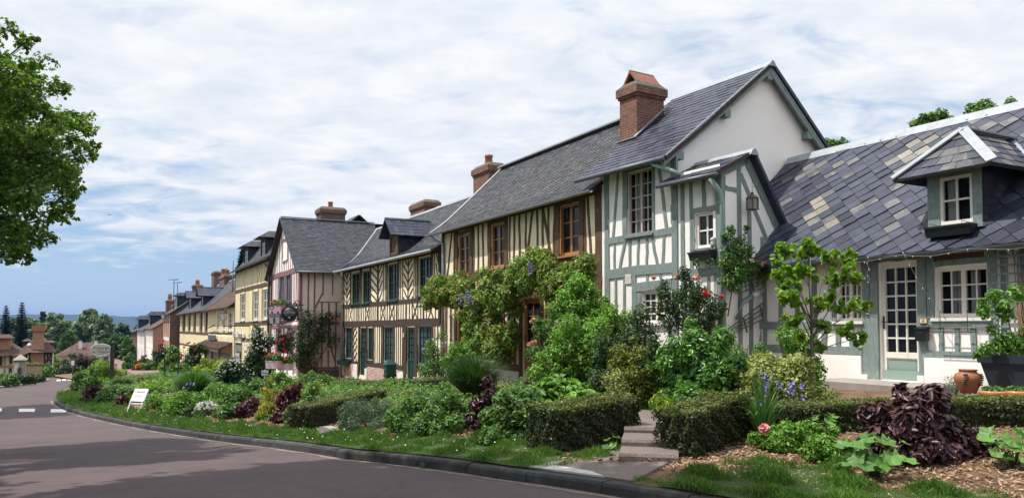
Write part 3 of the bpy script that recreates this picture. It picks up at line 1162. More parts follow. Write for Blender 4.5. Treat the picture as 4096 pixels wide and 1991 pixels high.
# hipped dormer roof
ov = .42
xc = (a0 + a1) / 2
zap = ze + .62
ey0 = yd - .32
yap = yd + .28
exL, exR = a0 - ov, a1 + ov * .85
zel = ze - .12
yri = DY + (zap - DZ) / kk
yel = DY + (zel - DZ) / kk
rf = HR.mb().mat(SL_B)
ap = (xc, yap, zap); rb = (xc, yri, zap)
fl, fr_ = (exL, ey0, zel), (exR, ey0, zel)
rf.slab([fl, fr_, ap], .05)
rf.mat(SL_A)
rf.slab([fr_, (exR, yel, zel), rb, ap], .05)
rf.slab([(exL, yel, zel), fl, ap, rb], .05)
rng2 = random.Random(4)
for face, (P0_, P1_, P2_, P3_) in (('f', (fl, fr_, ap, ap)), ('r', (fr_, (exR, yel, zel), rb, ap)), ('l', ((exL, yel, zel), fl, ap, rb))):
    P0v, P1v, P2v, P3v = map(Vector, (P0_, P1_, P2_, P3_))
    nrm = (P1v - P0v).cross(P2v - P0v).normalized()
    for i in range(5):
        va, vb = i / 5 - .015, (i + 1) / 5
        e0, e1 = P0v.lerp(P3v, max(va, 0)), P1v.lerp(P2v, max(va, 0))
        g0, g1 = P0v.lerp(P3v, vb), P1v.lerp(P2v, vb)
        n = max(1, int((e1 - e0).length / .26))
        for j in range(n):
            u0, u1 = (j + .02) / n, (j + .98) / n
            rf.mat(rng2.choices([SL_A, SL_B, SL_C], [.55, .4, .05])[0])
            lf = rng2.uniform(.01, .02)
            rf.add([e0.lerp(e1, u0) + nrm * lf, e0.lerp(e1, u1) + nrm * lf, g0.lerp(g1, u1) + nrm * .003, g0.lerp(g1, u0) + nrm * .003], [(0, 1, 2, 3)])
rf.build('dormer_roof', do)
zf = HR.mb().mat(ZINC)
up = Vector((0, 0, .025))
for pa, pb in ((fl, ap), (fr_, ap), (ap, rb)):
    zf.bar(Vector(pa) + up * 1.6, Vector(pb) + up * 1.6, .16, .03, up=(0, -.5, .8))
zf.bar(Vector((exR, yel, zel)) + up, Vector(rb) + up, .17, .018)
zf.build('hip_flashing', do)

# =============================================================== tall sage-green house with the gable
PR = .62
HA = House('gabled_house', 'tall white house with sage green timbers and a plain gable end', 32, px=1690, Y=16.9, zb=.3)
w = HA.f
AX0, EXT = -2.42, 1.42
WA1 = w.rect(z6, 292, 430, 668, 1026)
WA2 = w.rect(z6, 668, 782, 903, 1100)
WA3 = w.rect(z7, 418, 585, 415, 610)
mb = w.mb().mat(PL_WHITE)
wallface(mb, AX0, -.0, .1, 5.5, [WA1, WA3], .12)
wallface(mb, 0, EXT, .1, 4.95, [WA2], .12)
mb.build('wall', HA.root)
sw = HA.side(0)
gy, gz = 3.09, 7.95
mb = sw.mb().mat(PL_GABLE)
mb.prism([(.02, .1), (6.2, .1), (6.2, 5.42), (gy, gz - .06), (0.02, 5.42)], 0.0, .25)
mb.build('gable_wall', HA.root)
se = HA.side(EXT)
ay, az = .78, 5.24
ly, lz = 2.75, 2.1
mb = se.mb().mat(PL_WHITE)
mb.prism([(.0, .1), (3.2, .1), (3.2, 1.4), (ay, az - .1), (0, 4.78)], 0.0, .2)
mb.build('wall', HA.root)
# timbers, front
tb = w.mb().mat(TB_SAGE)
A = lambda x, y=800: w.a(z6, x, y)
Z = lambda x, y: w.zz(z6, x, y)
def post6(x0, x1, za, zb_, pr=.03, y=800):
    a, b = A(x0, y), A(x1, y)
    beam(tb, (a + b) / 2, za, (a + b) / 2, zb_, b - a, pr, .01)
zsl, zsr = Z(365, 1040), Z(365, 1040)
zlo = Z(365, 1232)
post6(166, 190, .1, 5.45, .04)
post6(541, 570, .1, 5.45, .05)
post6(266, 291, zsl, 5.45, .034)
post6(430, 444, zsl, 5.45, .034)
beam(tb, A(166), zsl, A(545), zsl + .04, .16, .042)
beam(tb, A(186), zlo, A(545), zlo + .03, .22, .046, .02)
beam(tb, A(190), 5.4, A(541), 5.4, .16, .03)
beam(tb, A(212, 1030), zsl, A(243, 700), 5.42, .075, None)
beam(tb, A(515, 990), zsl, A(464, 640), 5.42, .085, None)
beam(tb, A(291), WA1[3] + .06, A(430), WA1[3] + .06, .11, .03)
for xt, xb in ((222, 222), (280, 250), (308, 306), (356, 350), (404, 400), (430, 462), (498, 490)):
    beam(tb, A(xt, 1070), zsl - .04, A(xb, 1190), zlo + .08, .075)
# lower storey
A7 = lambda x, y=400: w.a(z7, x, y)
for x in (258, 312): beam(tb, A7(x), .1, A7(x), zlo - .08, .075)
a, b = A7(360), A7(384)
beam(tb, (a + b) / 2, .1, (a + b) / 2, zlo - .08, b - a, .045)
zl = w.zz(z7, 490, 380)
beam(tb, A7(384), zl, A7(610), zl + .03, .2, .05)
a, b = A7(385), A7(415)
beam(tb, (a + b) / 2, .1, (a + b) / 2, zl - .08, b - a, .03)
for x in (455, 538): beam(tb, A7(x, 330), zl + .08, A7(x, 330), zlo - .08, .075)
beam(tb, A7(590), .1, A7(590), zl - .1, .09)
# extension front
for x0, x1 in ((590, 610), (638, 654)): post6(x0, x1, .1, 4.72, .03)
post6(708, 728, WA2[3] + .1, 4.72, .03)
post6(786, 822, .1, 4.72, .05)
beam(tb, A(650), WA2[3] + .07, A(790), WA2[3] + .08, .1, .034)
post6(651, 664, WA2[2], WA2[3], .03)
beam(tb, A(570), w.zz(z7, 760, 300), A(790), w.zz(z7, 760, 292), .17, .04)
for x in (600, 680, 740): beam(tb, A(x), .1, A(x), w.zz(z7, 760, 305), .08)
tb.build('timber_frame', HA.root)
# timbers on the extension's side
ts = se.mb().mat(TB_SAGE)
S = lambda x, y: se.P(z6(x, y))
def sb(x0, y0, x1, y1, wd_, pr=None):
    a, b = S(x0, y0), S(x1, y1)
    beam(ts, a[0], a[1], b[0], b[1], wd_, pr)
sb(822, 1250, 825, 700, .1, .03)
beam(ts, S(907, 1000)[0], .2, S(910, 640)[0], S(910, 640)[1], .11, .03)
beam(ts, S(972, 1100)[0], .2, S(968, 870)[0], S(968, 870)[1], .11, .03)
beam(ts, S(1042, 1150)[0], .2, S(1040, 1040)[0], S(1040, 1040)[1], .11, .028)
sb(835, 765, 905, 785, .09, .024)
sb(920, 690, 1085, 1110, .1, .022)
beam(ts, -.05, 4.72, ay, az - .12, .15, .05)
beam(ts, ay, az - .12, 3.1, 1.75, .17, .05)
beam(ts, .0, .85, 3.2, .62, .16, .03)
for a in (1.3, 1.75, 2.3, 2.75): beam(ts, a, .2, a, min(2.9, az - (a - ay) * 1.45 - .2), .11)
beam(ts, 1.0, .8, 1.65, 3.0, .12, .02)
ts.build('timber_frame', HA.root)
# bargeboards and purlin ends of the gable
bg = sw.mb().mat(TB_SAGE)
ry0 = -.38
zEA = 5.28
kA = (gz - zEA) / (gy - ry0)
zb_e = lambda y: zEA + (y - ry0) * kA if y < gy else gz - (y - gy) * .86
bg.slab([(ry0, -.20, zEA - .02), (gy, -.20, gz - .03), (gy, -.20, gz - .24), (ry0, -.20, zEA - .2)][::-1], .05)
bg.slab([(gy, -.20, gz - .03), (6.4, -.20, gz - (6.4 - gy) * .86 - .03), (6.4, -.20, gz - (6.4 - gy) * .86 - .24), (gy, -.20, gz - .24)][::-1], .05)
for y in (.12, 1.62, gy, 4.55):
    zz_ = zb_e(y) - .28
    bg.box(y - .09, y + .09, -.19, 0, zz_ - .1, zz_ + .08)
beam(bg, .1, .1, .1, 5.4, .2, .035)
bg.build('bargeboard', HA.root)
# roof
prA = [(ry0, zEA), (.5, zEA + .88 * kA * .93), (gy, gz)]
roof(HA, -2.92, .24, prA, .30, .2, [SL_BLUE], [1], back=(6.45, gz - (6.45 - gy) * .86), th=.08, clipx=lambda d: (-2.92 - .12 * d / 4.4, .24), gut=None, ridge=ZINC)
vg = HA.mb().mat(ZINC)
vg.bar((.25, ry0, zEA + .02), (.25, gy, gz + .03), .03, .03)
vg.build('verge_strip', HA.root)
g_ = HA.mb().mat(ZINC_D)
g_.tube([(-2.95, ry0 - .04, zEA - .03), (.22, ry0 - .04, zEA - .045)], .055, 10)
g_.build('gutter', HA.root)
downpipe(HA, [(-.22, ry0, zEA - .06), (.5, -.22, 4.86)], .055, ZINC_G)
# extension roof
pe = [(-.28, 4.74), (ay, az + .03)]
o = roof(HA, -.1, EXT + .2, pe, .24, .17, [SL_BLUE, SL_B], [.8, .2], gut=None, th=.06)
be = HA.mb().mat(SL_BLUE)
be.slab([(EXT + .2, ay, az + .03), (0, ay, az + .03), (0, 3.2, az - (3.2 - ay) * 1.45), (EXT + .2, 3.2, az - (3.2 - ay) * 1.45)], .07)
be.build('roof', HA.root)
g_ = HA.mb().mat(ZINC_D)
g_.tube([(-.12, -.31, 4.69), (EXT + .2, -.31, 4.67)], .05, 10)
g_.build('gutter', HA.root)
downpipe(HA, [(EXT + .02, -.3, 4.62), (EXT + .1, -.12, 4.35), (EXT + .11, -.06, 4.1), (EXT + .11, -.06, .3)], .05, ZINC_G)
dp = HA.mb(se.M).mat(ZINC_G)
pA, pB = se.P(zt5(230, 650)), se.P(zt5(640, 420))
dp.tube([(pA[0] - .15, -.1, pA[1] - .35), (pA[0], -.1, pA[1]), (pA[0] + (pB[0] - pA[0]) * .3, -.1, pA[1] + (pB[1] - pA[1]) * .3)], .055, 10)
dp.mat(PT_WHITE).tube([(pA[0] + (pB[0] - pA[0]) * .3, -.1, pA[1] + (pB[1] - pA[1]) * .3), (pA[0] + (pB[0] - pA[0]) * .5, -.1, pA[1] + (pB[1] - pA[1]) * .5)], .055, 10)
dp.mat(ZINC_G).tube([(pA[0] + (pB[0] - pA[0]) * .5, -.1, pA[1] + (pB[1] - pA[1]) * .5), (pA[0] + (pB[0] - pA[0]) * .8, -.1, pA[1] + (pB[1] - pA[1]) * .8)], .056, 10)
dp.mat(PT_WHITE).tube([(pA[0] + (pB[0] - pA[0]) * .8, -.1, pA[1] + (pB[1] - pA[1]) * .8), (pB[0], -.1, pB[1])], .055, 10)
dp.mat(ZINC_G).tube([(pB[0], -.1, pB[1]), (pB[0] + .16, -.12, pB[1] + .12), (pB[0] + .18, -.14, pB[1] + .5)], .06, 10)
dp.build('downpipe', HA.root)
window(w, WA1, 2, 5, mat('greyed_rose_paint', (.50, .42, .38), .6, .1, 6, .1), 2, .045, sill=TB_SAGE, curtain=[(.05, .4)], glass=GLASS_T)
window(w, WA2, 2, 2, PT_WHITE, 1, .06, sill=TB_SAGE, mw=.035)
window(w, WA3, 2, 4, PT_WHITE, 2, .05, sill=PT_WHITE, mw=.03)
chimney(HA, -3.17, -2.5, 1.22, 2.16, 5.7, 8.0, BRICK)
hood = HA.mb().mat(mat('rusty_red_tile', (.25, .10, .065), .75, .3, 7, .3, 30, stain=(.14, .11, .09)))
hx0, hx1, hy0, hy1, hz = -3.12, -2.55, 1.28, 2.1, 7.98
hood.slab([(hx1, hy0, hz), (hx1, hy1, hz), ((hx0 + hx1) / 2, hy1, hz + .36), ((hx0 + hx1) / 2, hy0, hz + .36)], .05)
hood.slab([(hx0, hy1, hz), (hx0, hy0, hz), ((hx0 + hx1) / 2, hy0, hz + .36), ((hx0 + hx1) / 2, hy1, hz + .36)], .05)
for o in HA.root.children:
    if o.name.startswith('chimney'): hood.build('chimney_hood', o)
fl = HA.mb().mat(ZINC)
fl.bar((-2.46, 1.1, 6.47), (-2.46, 2.25, 7.45), .1, .02)
fl.bar((-3.25, 1.15, 6.46), (-2.42, 1.15, 6.46), .12, .02)
fl.build('flashing', HA.root)
pq = w.P(z7(337, 337))
tl = w.mb().mat(PT_WHITE).box(pq[0] - .1, pq[0] + .1, -.03, .01, pq[1] - .11, pq[1] + .11)
tl.mat(mat('brown_tile_glaze', (.42, .33, .27), .4, .1, 8, 0))
for i in range(4):
    for j in range(4):
        cx_, cz_ = pq[0] - .066 + i * .044, pq[1] - .066 + j * .044
        if (i + j) % 2: tl.box(cx_ - .016, cx_ + .018, -.034, -.03, cz_ - .005, cz_ + .005)
        else: tl.box(cx_ - .005, cx_ + .005, -.034, -.03, cz_ - .016, cz_ + .018)
tl.build('wall_tile', HA.root)

PR = .75
# =============================================================== brown oak house
HB = House('oak_framed_house', 'long cream house with brown oak timbers and varnished oak windows', 28.3, px=1515, Y=19, zb=.0)
w = HB.f
BX0 = -9.97
wb = [w.rect(z5, *r_) for r_ in [(185, 252, 328, 556), (368, 445, 268, 515), (750, 862, 160, 445)]]
wg = [(-8.67, -7.77, .75, 1.98), (-6.35, -5.45, .75, 2.0)]
wdB = w.rect(z5, 545, 642, 765, 1112)
wdB = (wdB[0], wdB[1], .28, 2.42)
mb = w.mb().mat(PL_CREAM)
wallface(mb, BX0, .05, -.4, 5.1, wb + wg + [wdB], .1)
m2 = HB.mb(HB.side(.06).M).mat(PL_CREAM)
m2.prism([(0.02, -.4), (5.6, -.4), (5.6, 5), (2.8, 7.6), (0.02, 5)], 0, .2)
m2.build('wall', HB.root)
m2 = HB.mb(HB.side(.06).M).mat(PL_CREAM)
m2.prism([(0.02, -.4), (5.6, -.4), (5.6, 5), (2.8, 7.6), (0.02, 5)], 9.8, 10.0)
mb.build('wall', HB.root); m2.build('wall', HB.root)
tb = w.mb().mat(TB_BROWN)
A = lambda x, y=350: w.a(z5, x, y)
zS, zT = 3.36, 5.05
beam(tb, BX0, zS - .06, .05, zS - .02, .22, .035, .03, 10)
beam(tb, BX0, 2.75, .05, 2.75, .2, .045, .02, 10)
beam(tb, BX0, zT - .02, .05, zT - .02, .2, .04, .02, 8)
beam(tb, BX0 + .09, -.4, BX0 + .09, zT, .2, .05)
beam(tb, -.12, -.4, -.12, zT, .3, .05, .015)
for r_ in wb:
    for a in (r_[0] - .1, r_[1] + .1): beam(tb, a, zS + .04, a + random.uniform(-.02, .02), zT, .2, .045, .012)
    beam(tb, r_[0], r_[3] + .06, r_[1], r_[3] + .06, .12, .03)
for x in (165, 272, 298, 327, 470, 497, 527, 563, 628, 660, 690, 719, 893):
    beam(tb, A(x), zS + .04, A(x) + random.uniform(-.05, .05), zT, .085, None, .025)
for xa, xb in ((125, 152), (565, 603), (712, 652), (925, 905)):
    beam(tb, A(xa, 480), zS + .04, A(xb, 200), zT, .095, None, .025)
for a in np.arange(BX0 + .4, -.3, .33): beam(tb, a, 2.85, a + random.choice((-.1, .1, 0, 0, .16)), zS - .16, .075)
for a in list(np.arange(BX0 + .45, -.3, .36)):
    if any(h[0] - .12 < a < h[1] + .12 for h in wg + [wdB]): continue
    beam(tb, a, .5, a + random.uniform(-.03, .03), 2.65, .09)
for r_ in wg + [wdB]:
    for a in (r_[0] - .09, r_[1] + .09): beam(tb, a, r_[2] - .1, a, 2.65, .17, .045)
    beam(tb, r_[0], r_[3] + .08, r_[1], r_[3] + .08, .14, .05)
beam(tb, BX0, .42, wdB[0] - .1, .42, .2, .05, .02, 8)
beam(tb, wdB[1] + .1, .42, .05, .42, .2, .05, .02, 5)
tb.build('timber_frame', HB.root)
sp = w.mb().mat(STONE_W)
sp.box(BX0, wdB[0] - .2, -.06, 0, -.45, .32)
sp.box(wdB[1] + .2, .02, -.06, 0, -.45, .32)
sp.build('plinth', HB.root)
for i, r_ in enumerate(wb):
    window(w, r_, 1, 3 if i < 2 else 3, WD_WARM, 2, .075, sill=WD_WARM, mw=.03, glass=GLASS)
for r_ in wg: window(w, r_, 1, 3, WD_WARM, 2, .075, sill=WD_WARM, mw=.03)
door(w, wdB, WD_WARM, WD_WARM, .28 + .85, 2, 3, fw=.12, panels=2)
# open casement of the right-hand window
oc = HB.mb().mat(WD_WARM)
r_ = wb[2]
oc.bar((r_[0] + .1, -.02, r_[2] + .06), (r_[0] + .12, -.02, r_[3] - .06), .06, .05)
oc.build('open_casement', HB.root)
prB = [(-.36, 4.98), (.25, 5.40), (.9, 5.98), (2.8, 7.72)]
roof(HB, -10.45, .12, prB, .2, .115, [SL_GREY], [1], back=(6.0, 4.9), clipx=lambda d: (-10.3 - .5 * min(d, 4.2) / 4.2, .1), gut=ZINC, ridge=None)
rd = HB.mb().mat(ZINC)
rd.bar((-10.8, 2.78, 7.8), (-2.9, 2.78, 7.8), .24, .05)
f_, n_, L_ = prof_fn(prB)
for i in range(9):
    d0, d1 = L_ * i / 9, L_ * (i + 1) / 9
    p, q = f_(d0), f_(d1)
    rd.bar((-10.3 - .5 * d0 / L_, p.y, p.z + .04), (-10.3 - .5 * d1 / L_, q.y, q.z + .04), .12, .02)
rd.build('verge_flashing', HB.root)
downpipe(HB, [(-10.2, -.38, 4.9), (-9.95, -.3, 4.72), (-9.72, -.1, 4.62), (-9.72, -.09, -.3)], .055, ZINC)
chimney(HB, -12.65, -11.25, 2.5, 3.2, 6.5, 8.12, BRICK, pots=[(-11.95, 2.85, .42, .17)])
PR = .5
WB = HB.n.dot(HB.o)
# =============================================================== house with green windows and chevron timbers
HC = House('chevron_timber_house', 'cream house with dark chevron timbers, dark green windows and pink brick base', 28.3, px=1108, w=WB, zb=-.62)
w = HC.f
CX0 = -12.5
cu = [(-11.07, -9.72, 2.74, 4.22), (-9.33, -8.16, 2.74, 4.23), (-5.73, -4.46, 2.74, 4.27), (-2.13, -.89, 2.82, 4.27)]
cg = [(-12.06, -10.85, .11, 1.6), (-8.46, -7.65, .15, 1.6), (-6.22, -4.93, .17, 1.64), (-2.2, -.78, .2, 1.67)]
cd = [(-9.61, -8.63, -.6, 1.6), (-3.39, -2.5, -.5, 1.62)]
mb = w.mb().mat(PL_CREAM)
wallface(mb, CX0, 0, -1.2, 4.55, cu + cg + cd, .13)
mb.build('wall', HC.root)
m2 = HC.mb(HC.side(CX0 + .2).M).mat(PL_CREAM)
m2.prism([(0.02, -1.2), (5.6, -1.2), (5.6, 4.4), (2.8, 7.0), (0.02, 4.4)], 0, .2)
m2.build('wall', HC.root)
tb = w.mb().mat(TB_DARK)
zm_, zl_ = 2.66, 1.79
beam(tb, CX0, zm_, 0, zm_, .17, .05, .012, 10)
beam(tb, CX0, zl_, 0, zl_ + .03, .26, .055, .012, 10)
beam(tb, CX0, 4.44, 0, 4.44, .2, .04, .01, 8)
for x, p in ((CX0 + .07, .06), (-7.0, .06), (-.07, .06)): beam(tb, x, zl_, x, 4.5, .17, p)
for r_ in cu:
    for a in (r_[0] - .09, r_[1] + .09): beam(tb, a, zm_ + .06, a, 4.45, .15, .045)
beam(tb, -9.52, zm_, -9.52, 4.45, .3, .05)
# chevrons and studs of the upper storey
chevron(tb, CX0 + .15, -11.25, zm_ + .08, 4.36, 5, .075)
chevron(tb, -7.98 + .0, -7.07, zm_ + .08, 4.36, 5, .075, 'l')
chevron(tb, -6.93, -6.4, zm_ + .08, 4.36, 4, .075, 'r')
studs(tb, -6.4, -5.9, zm_ + .08, 4.36, 2, .085)
studs(tb, -4.28, -3.8, zm_ + .08, 4.36, 2, .085)
chevron(tb, -3.8, -2.75, zm_ + .08, 4.36, 5, .075)
studs(tb, -2.75, -2.3, zm_ + .08, 4.36, 2, .085)
studs(tb, -.7, -.45, zm_ + .08, 4.36, 1, .085)
chevron(tb, -.42, -.14, zm_ + .08, 4.36, 3, .075, 'l')
# band between the beams: studs with crosses
zA_, zB_ = zl_ + .12, zm_ - .08
segs = [(CX0 + .15, -9.9, 1), (-9.9, -7.1, 1), (-6.9, -4.6, 2), (-4.6, -3.55, 0), (-3.4, -1.6, 1), (-1.6, -.15, 1)]
for a, b, nx in segs:
    n = int((b - a) / .26)
    for i in range(1, n):
        q = a + (b - a) * i / n
        hit = [abs(q - (a + (b - a) * (k + .5) / nx)) < .27 for k in range(nx)] if nx else []
        if not any(hit): beam(tb, q, zA_, q, zB_, .085)
    for k in range(nx):
        c = a + (b - a) * (k + .5) / nx
        cross(tb, c - .27, c + .27, zA_, zB_, .075)
for x in (-9.9, -7.0, -4.55, -3.47, -1.6): beam(tb, x, zA_, x, zB_, .13, .045)
# ground floor
for r_ in cg + cd:
    for a in (r_[0] - .08, r_[1] + .08): beam(tb, a, max(r_[2] - .1, -.2), a, zl_ - .1, .16, .05)
beam(tb, -9.72, -.62, -9.72, zl_ - .1, .22, .06)
beam(tb, -3.62, -.5, -3.62, zl_ - .1, .34, .06)
beam(tb, -2.36, -.6, -2.36, zl_ - .1, .24, .06)
for a in (-10.55, -10.2): beam(tb, a, .0, a + .0, zl_ - .1, .08)
chevron(tb, -10.72, -10.02, .0, zl_ - .12, 5, .075, 'r')
for a in (-7.35, -7.05, -6.75, -6.5): beam(tb, a, .02, a, zl_ - .1, .095)
for a in (-4.6, -4.35, -4.1, -3.88): beam(tb, a, .02, a, zl_ - .1, .095)
for a in (-.5, -.22): beam(tb, a, .02, a, zl_ - .1, .1)
beam(tb, CX0, -.05, -9.85, -.05, .14, .055)
beam(tb, -8.45, -.05, -3.85, -.03, .2, .055, .012, 8)
beam(tb, -2.2, .04, 0, .04, .16, .055)
tb.build('timber_frame', HC.root)
zt_ = -.16
for b_ in ((CX0, -10.3, zt_), (-8.3, -4.25, zt_), (-2.05, 0, zt_ + .1)): w.mb().mat(BRICK_P).box(b_[0], b_[1], -.05, .0, -1.3, b_[2]).build('brick_base', HC.root)
for a0, a1, z0, z1_ in ((CX0, -12.05, -.75, -.14), (-10.35, -9.75, -.42, -.12), (-10.5, -9.75, -.8, -.43), (-8.6, -8.3, -.9, -.25), (-4.25, -3.6, -.85, -.2), (-2.42, -2.1, -.9, -.3)):
    w.mb().mat(STONE_W).box(a0, a1, -.085, -.052, z0, z1_).build('quoin_block', HC.root)
for r_ in cu: window(w, r_, 2, 4, PT_GREEN, 2, .065, sill=PT_GREEN, mw=.03, reveal=.1)
for r_ in cg: window(w, r_, 2, 4, PT_GREEN, 2, .065, sill=PT_GREEN, mw=.03, reveal=.1, glass=GLASS_G)
for r_ in cd: door(w, r_, PT_GREEN, PT_GREEN, .35, 3, 4, fw=.09, panels=2, glass=GLASS_G)
prC = [(-.4, 4.42), (.3, 4.78), (1.0, 5.32), (2.8, 7.1)]
fC, nC, LC = prof_fn(prC)
vx = lambda z: CX0 + .32 - 3.97 * min(1, max(0, (z - 4.35) / 3.2))
roof(HC, CX0 - .1, .35, prC, .2, .125, [SL_GREY, SL_BLUE], [.6, .4], back=(6.0, 4.3), clipx=lambda d: (vx(fC(d).z) - .12, .3 - .55 * d / LC), gut=None, ridge=ZINC)
g_ = HC.mb().mat(ZINC)
g_.tube([(CX0 - .1, -.45, 4.38), (.1, -.45, 4.36)], .065, 10)
g_.build('gutter', HC.root)
vf = HC.mb().mat(ZINC)
for i in range(10):
    d0, d1 = .15 + (LC - .2) * i / 10, .15 + (LC - .2) * (i + 1) / 10
    p, q = fC(d0), fC(d1)
    x0v, x1v = vx(p.z), vx(q.z)
    vf.bar((x0v, p.y, p.z + .035), (x1v, q.y, q.z + .035), .22, .02, up=(0, -.7, .7))
vf.build('valley_flashing', HC.root)
downpipe(HC, [(CX0 + .05, -.45, 4.34), (CX0 + .2, -.2, 4.15), (CX0 + .22, -.1, 4.0), (CX0 + .22, -.1, -.9)], .06, ZINC)
# dormer
dmx0, dmx1 = w.a(z4, 380, 330), w.a(z4, 432, 330)
_, ydC, zdC = onroof(HC, z4(405, 388), 4.42, -.4, .78)
dmx0, dmx1 = w.a(z4, 380, 330, ydC), w.a(z4, 430, 330, ydC)
zeC = w.zz(z4, 405, 265, ydC)
zaC = w.zz(z4, 378, 178, ydC - .3)
def gdormer(H, x0, x1, yd, z0, ze, za, yback, clad, rmats, ov=.22, fo=.3, front=TB_BROWN, win=None, trim=ZINC, gable=True):
    """boxy dormer with slate cheeks; window or shutter in the front"""
    d = H.mb().mat(front)
    d.box(x0, x0 + .12, yd, yd + .12, z0, ze)
    d.box(x1 - .12, x1, yd, yd + .12, z0, ze)
    d.box(x0 + .12, x1 - .12, yd + .002, yd + .12, ze - .14, ze)
    d.box(x0 + .12, x1 - .12, yd + .002, yd + .12, z0, z0 + .1)
    xm = (x0 + x1) / 2
    if gable: d.prism([(x0 - .02, ze), (x1 + .02, ze), (xm, za - .1)], yd + .0, yd + .06)
    o = d.build('dormer', H.root)
    c = H.mb().mat(clad)
    for xx in (x0 + .01, x1 - .01):
        c.add([(xx - .02, yd + .02, z0), (xx - .02, yback, z0), (xx - .02, yback, ze), (xx - .02, yd + .02, ze), (xx + .02, yd + .02, z0), (xx + .02, yback, z0), (xx + .02, yback, ze), (xx + .02, yd + .02, ze)], [(0, 1, 2, 3), (7, 6, 5, 4), (0, 3, 7, 4), (1, 5, 6, 2), (3, 2, 6, 7)])
    for i in range(int((ze - z0) / .11)):
        for j in range(int((yback - yd) / .18) + 1):
            ya, yb = yd + .02 + (j - .5 * (i % 2)) * .18, yd + .02 + (j + 1 - .5 * (i % 2)) * .18
            ya, yb = max(ya, yd + .02), min(yb, yback)
            if yb - ya < .03: continue
            zz0 = z0 + i * .11
            xo = x1 + .012 + random.uniform(.006, .014)
            c.add([(xo, ya + .003, zz0 - .01), (xo, yb - .003, zz0 - .01), (x1 + .013, yb - .003, zz0 + .11), (x1 + .013, ya + .003, zz0 + .11)], [(0, 1, 2, 3)])
    c.build('cheek', o)
    g = H.mb()
    if gable:
        A_, B_ = (xm, yd - fo, za), (xm, yback + .6, za)
        for s_, xe in ((1, x1 + ov), (-1, x0 - ov)):
            ze2 = ze - (za - ze) * ov / (xm - x0) * .6
            P = [(xe, yd - fo, ze2), (xe, yback + .3, ze2), B_, A_]
            g.mat(rmats[0]).slab(P if s_ > 0 else P[::-1], .05)
            P0v, P1v, P2v, P3v = map(Vector, P)
            nr = (P1v - P0v).cross(P2v - P0v).normalized() * (1 if s_ > 0 else -1)
            rows = 5
            for i in range(rows):
                e0, e1 = P0v.lerp(P3v, max(i / rows - .02, 0)), P1v.lerp(P2v, max(i / rows - .02, 0))
                h0, h1 = P0v.lerp(P3v, (i + 1) / rows), P1v.lerp(P2v, (i + 1) / rows)
                n = max(2, int((e1 - e0).length / .2))
                for j in range(n):
                    a, b = (j + .02) / n, (j + .98) / n
                    g.mat(random.choice(rmats))
                    lf = random.uniform(.008, .016)
                    g.add([e0.lerp(e1, a) + nr * lf, e0.lerp(e1, b) + nr * lf, h0.lerp(h1, b) + nr * .002, h0.lerp(h1, a) + nr * .002], [(0, 1, 2, 3)])
        g.mat(trim).bar((xm, yd - fo - .01, za + .03), (xm, yback + .5, za + .03), .14, .025)
    else:
        # hipped or mansard-like cap
        e = ov
        lo = [(x0 - e, yd - fo, ze), (x1 + e, yd - fo, ze), (x1 + e, yback + .2, ze), (x0 - e, yback + .2, ze)]
        hi = [(x0 + .25, yd + .3, za), (x1 - .25, yd + .3, za), (x1 - .25, yback + .2, za), (x0 + .25, yback + .2, za)]
        g.mat(rmats[0]).add(lo + hi, [(0, 1, 5, 4), (1, 2, 6, 5), (3, 0, 4, 7), (4, 5, 6, 7), (3, 2, 1, 0)])
        for (p0, p1, p2, p3) in ((lo[0], lo[1], hi[1], hi[0]), (lo[1], lo[2], hi[2], hi[1])):
            P0v, P1v, P2v, P3v = map(Vector, (p0, p1, p2, p3))
            nr = (P1v - P0v).cross(P3v - P0v).normalized()
            for i in range(4):
                e0, e1 = P0v.lerp(P3v, max(i / 4 - .03, 0)), P1v.lerp(P2v, max(i / 4 - .03, 0))
                h0, h1 = P0v.lerp(P3v, (i + 1) / 4), P1v.lerp(P2v, (i + 1) / 4)
                n = max(2, int((e1 - e0).length / .22))
                for j in range(n):
                    a, b = (j + .02) / n, (j + .98) / n
                    lf = random.uniform(.01, .02)
                    g.mat(random.choice(rmats)).add([e0.lerp(e1, a) + nr * lf, e0.lerp(e1, b) + nr * lf, h0.lerp(h1, b) + nr * .002, h0.lerp(h1, a) + nr * .002], [(0, 1, 2, 3)])
    g.build('dormer_roof', o)
    iw = H.mb().mat(win or PT_BROWNW)
    iw.box(x0 + .12, x1 - .12, yd + .05, yd + .09, z0 + .1, ze - .14)
    iw.mat(GLASS if win else front)
    n = 2
    for i in range(n):
        a, b = x0 + .12 + (x1 - x0 - .24) * i / n + .05, x0 + .12 + (x1 - x0 - .24) * (i + 1) / n - .05
        for k in range(3):
            za_, zb_ = z0 + .16 + (ze - z0 - .36) * k / 3, z0 + .16 + (ze - z0 - .36) * (k + 1) / 3 - .04
            iw.box(a, b, yd + .042, yd + .05, za_, zb_)
    iw.build('dormer_window' if win else 'shutter', o)
    return o
ybC = ydC + (zeC - zdC) / .9 + .15
gdormer(HC, dmx0, dmx1, ydC, zdC - .05, zeC, zaC, ybC, SL_DARK, [SL_BLUE], .28, .4)
chimney(HC, -11.5 + .0, -9.6, 3.2, 4.0, 6.6, 7.95, BRICK)

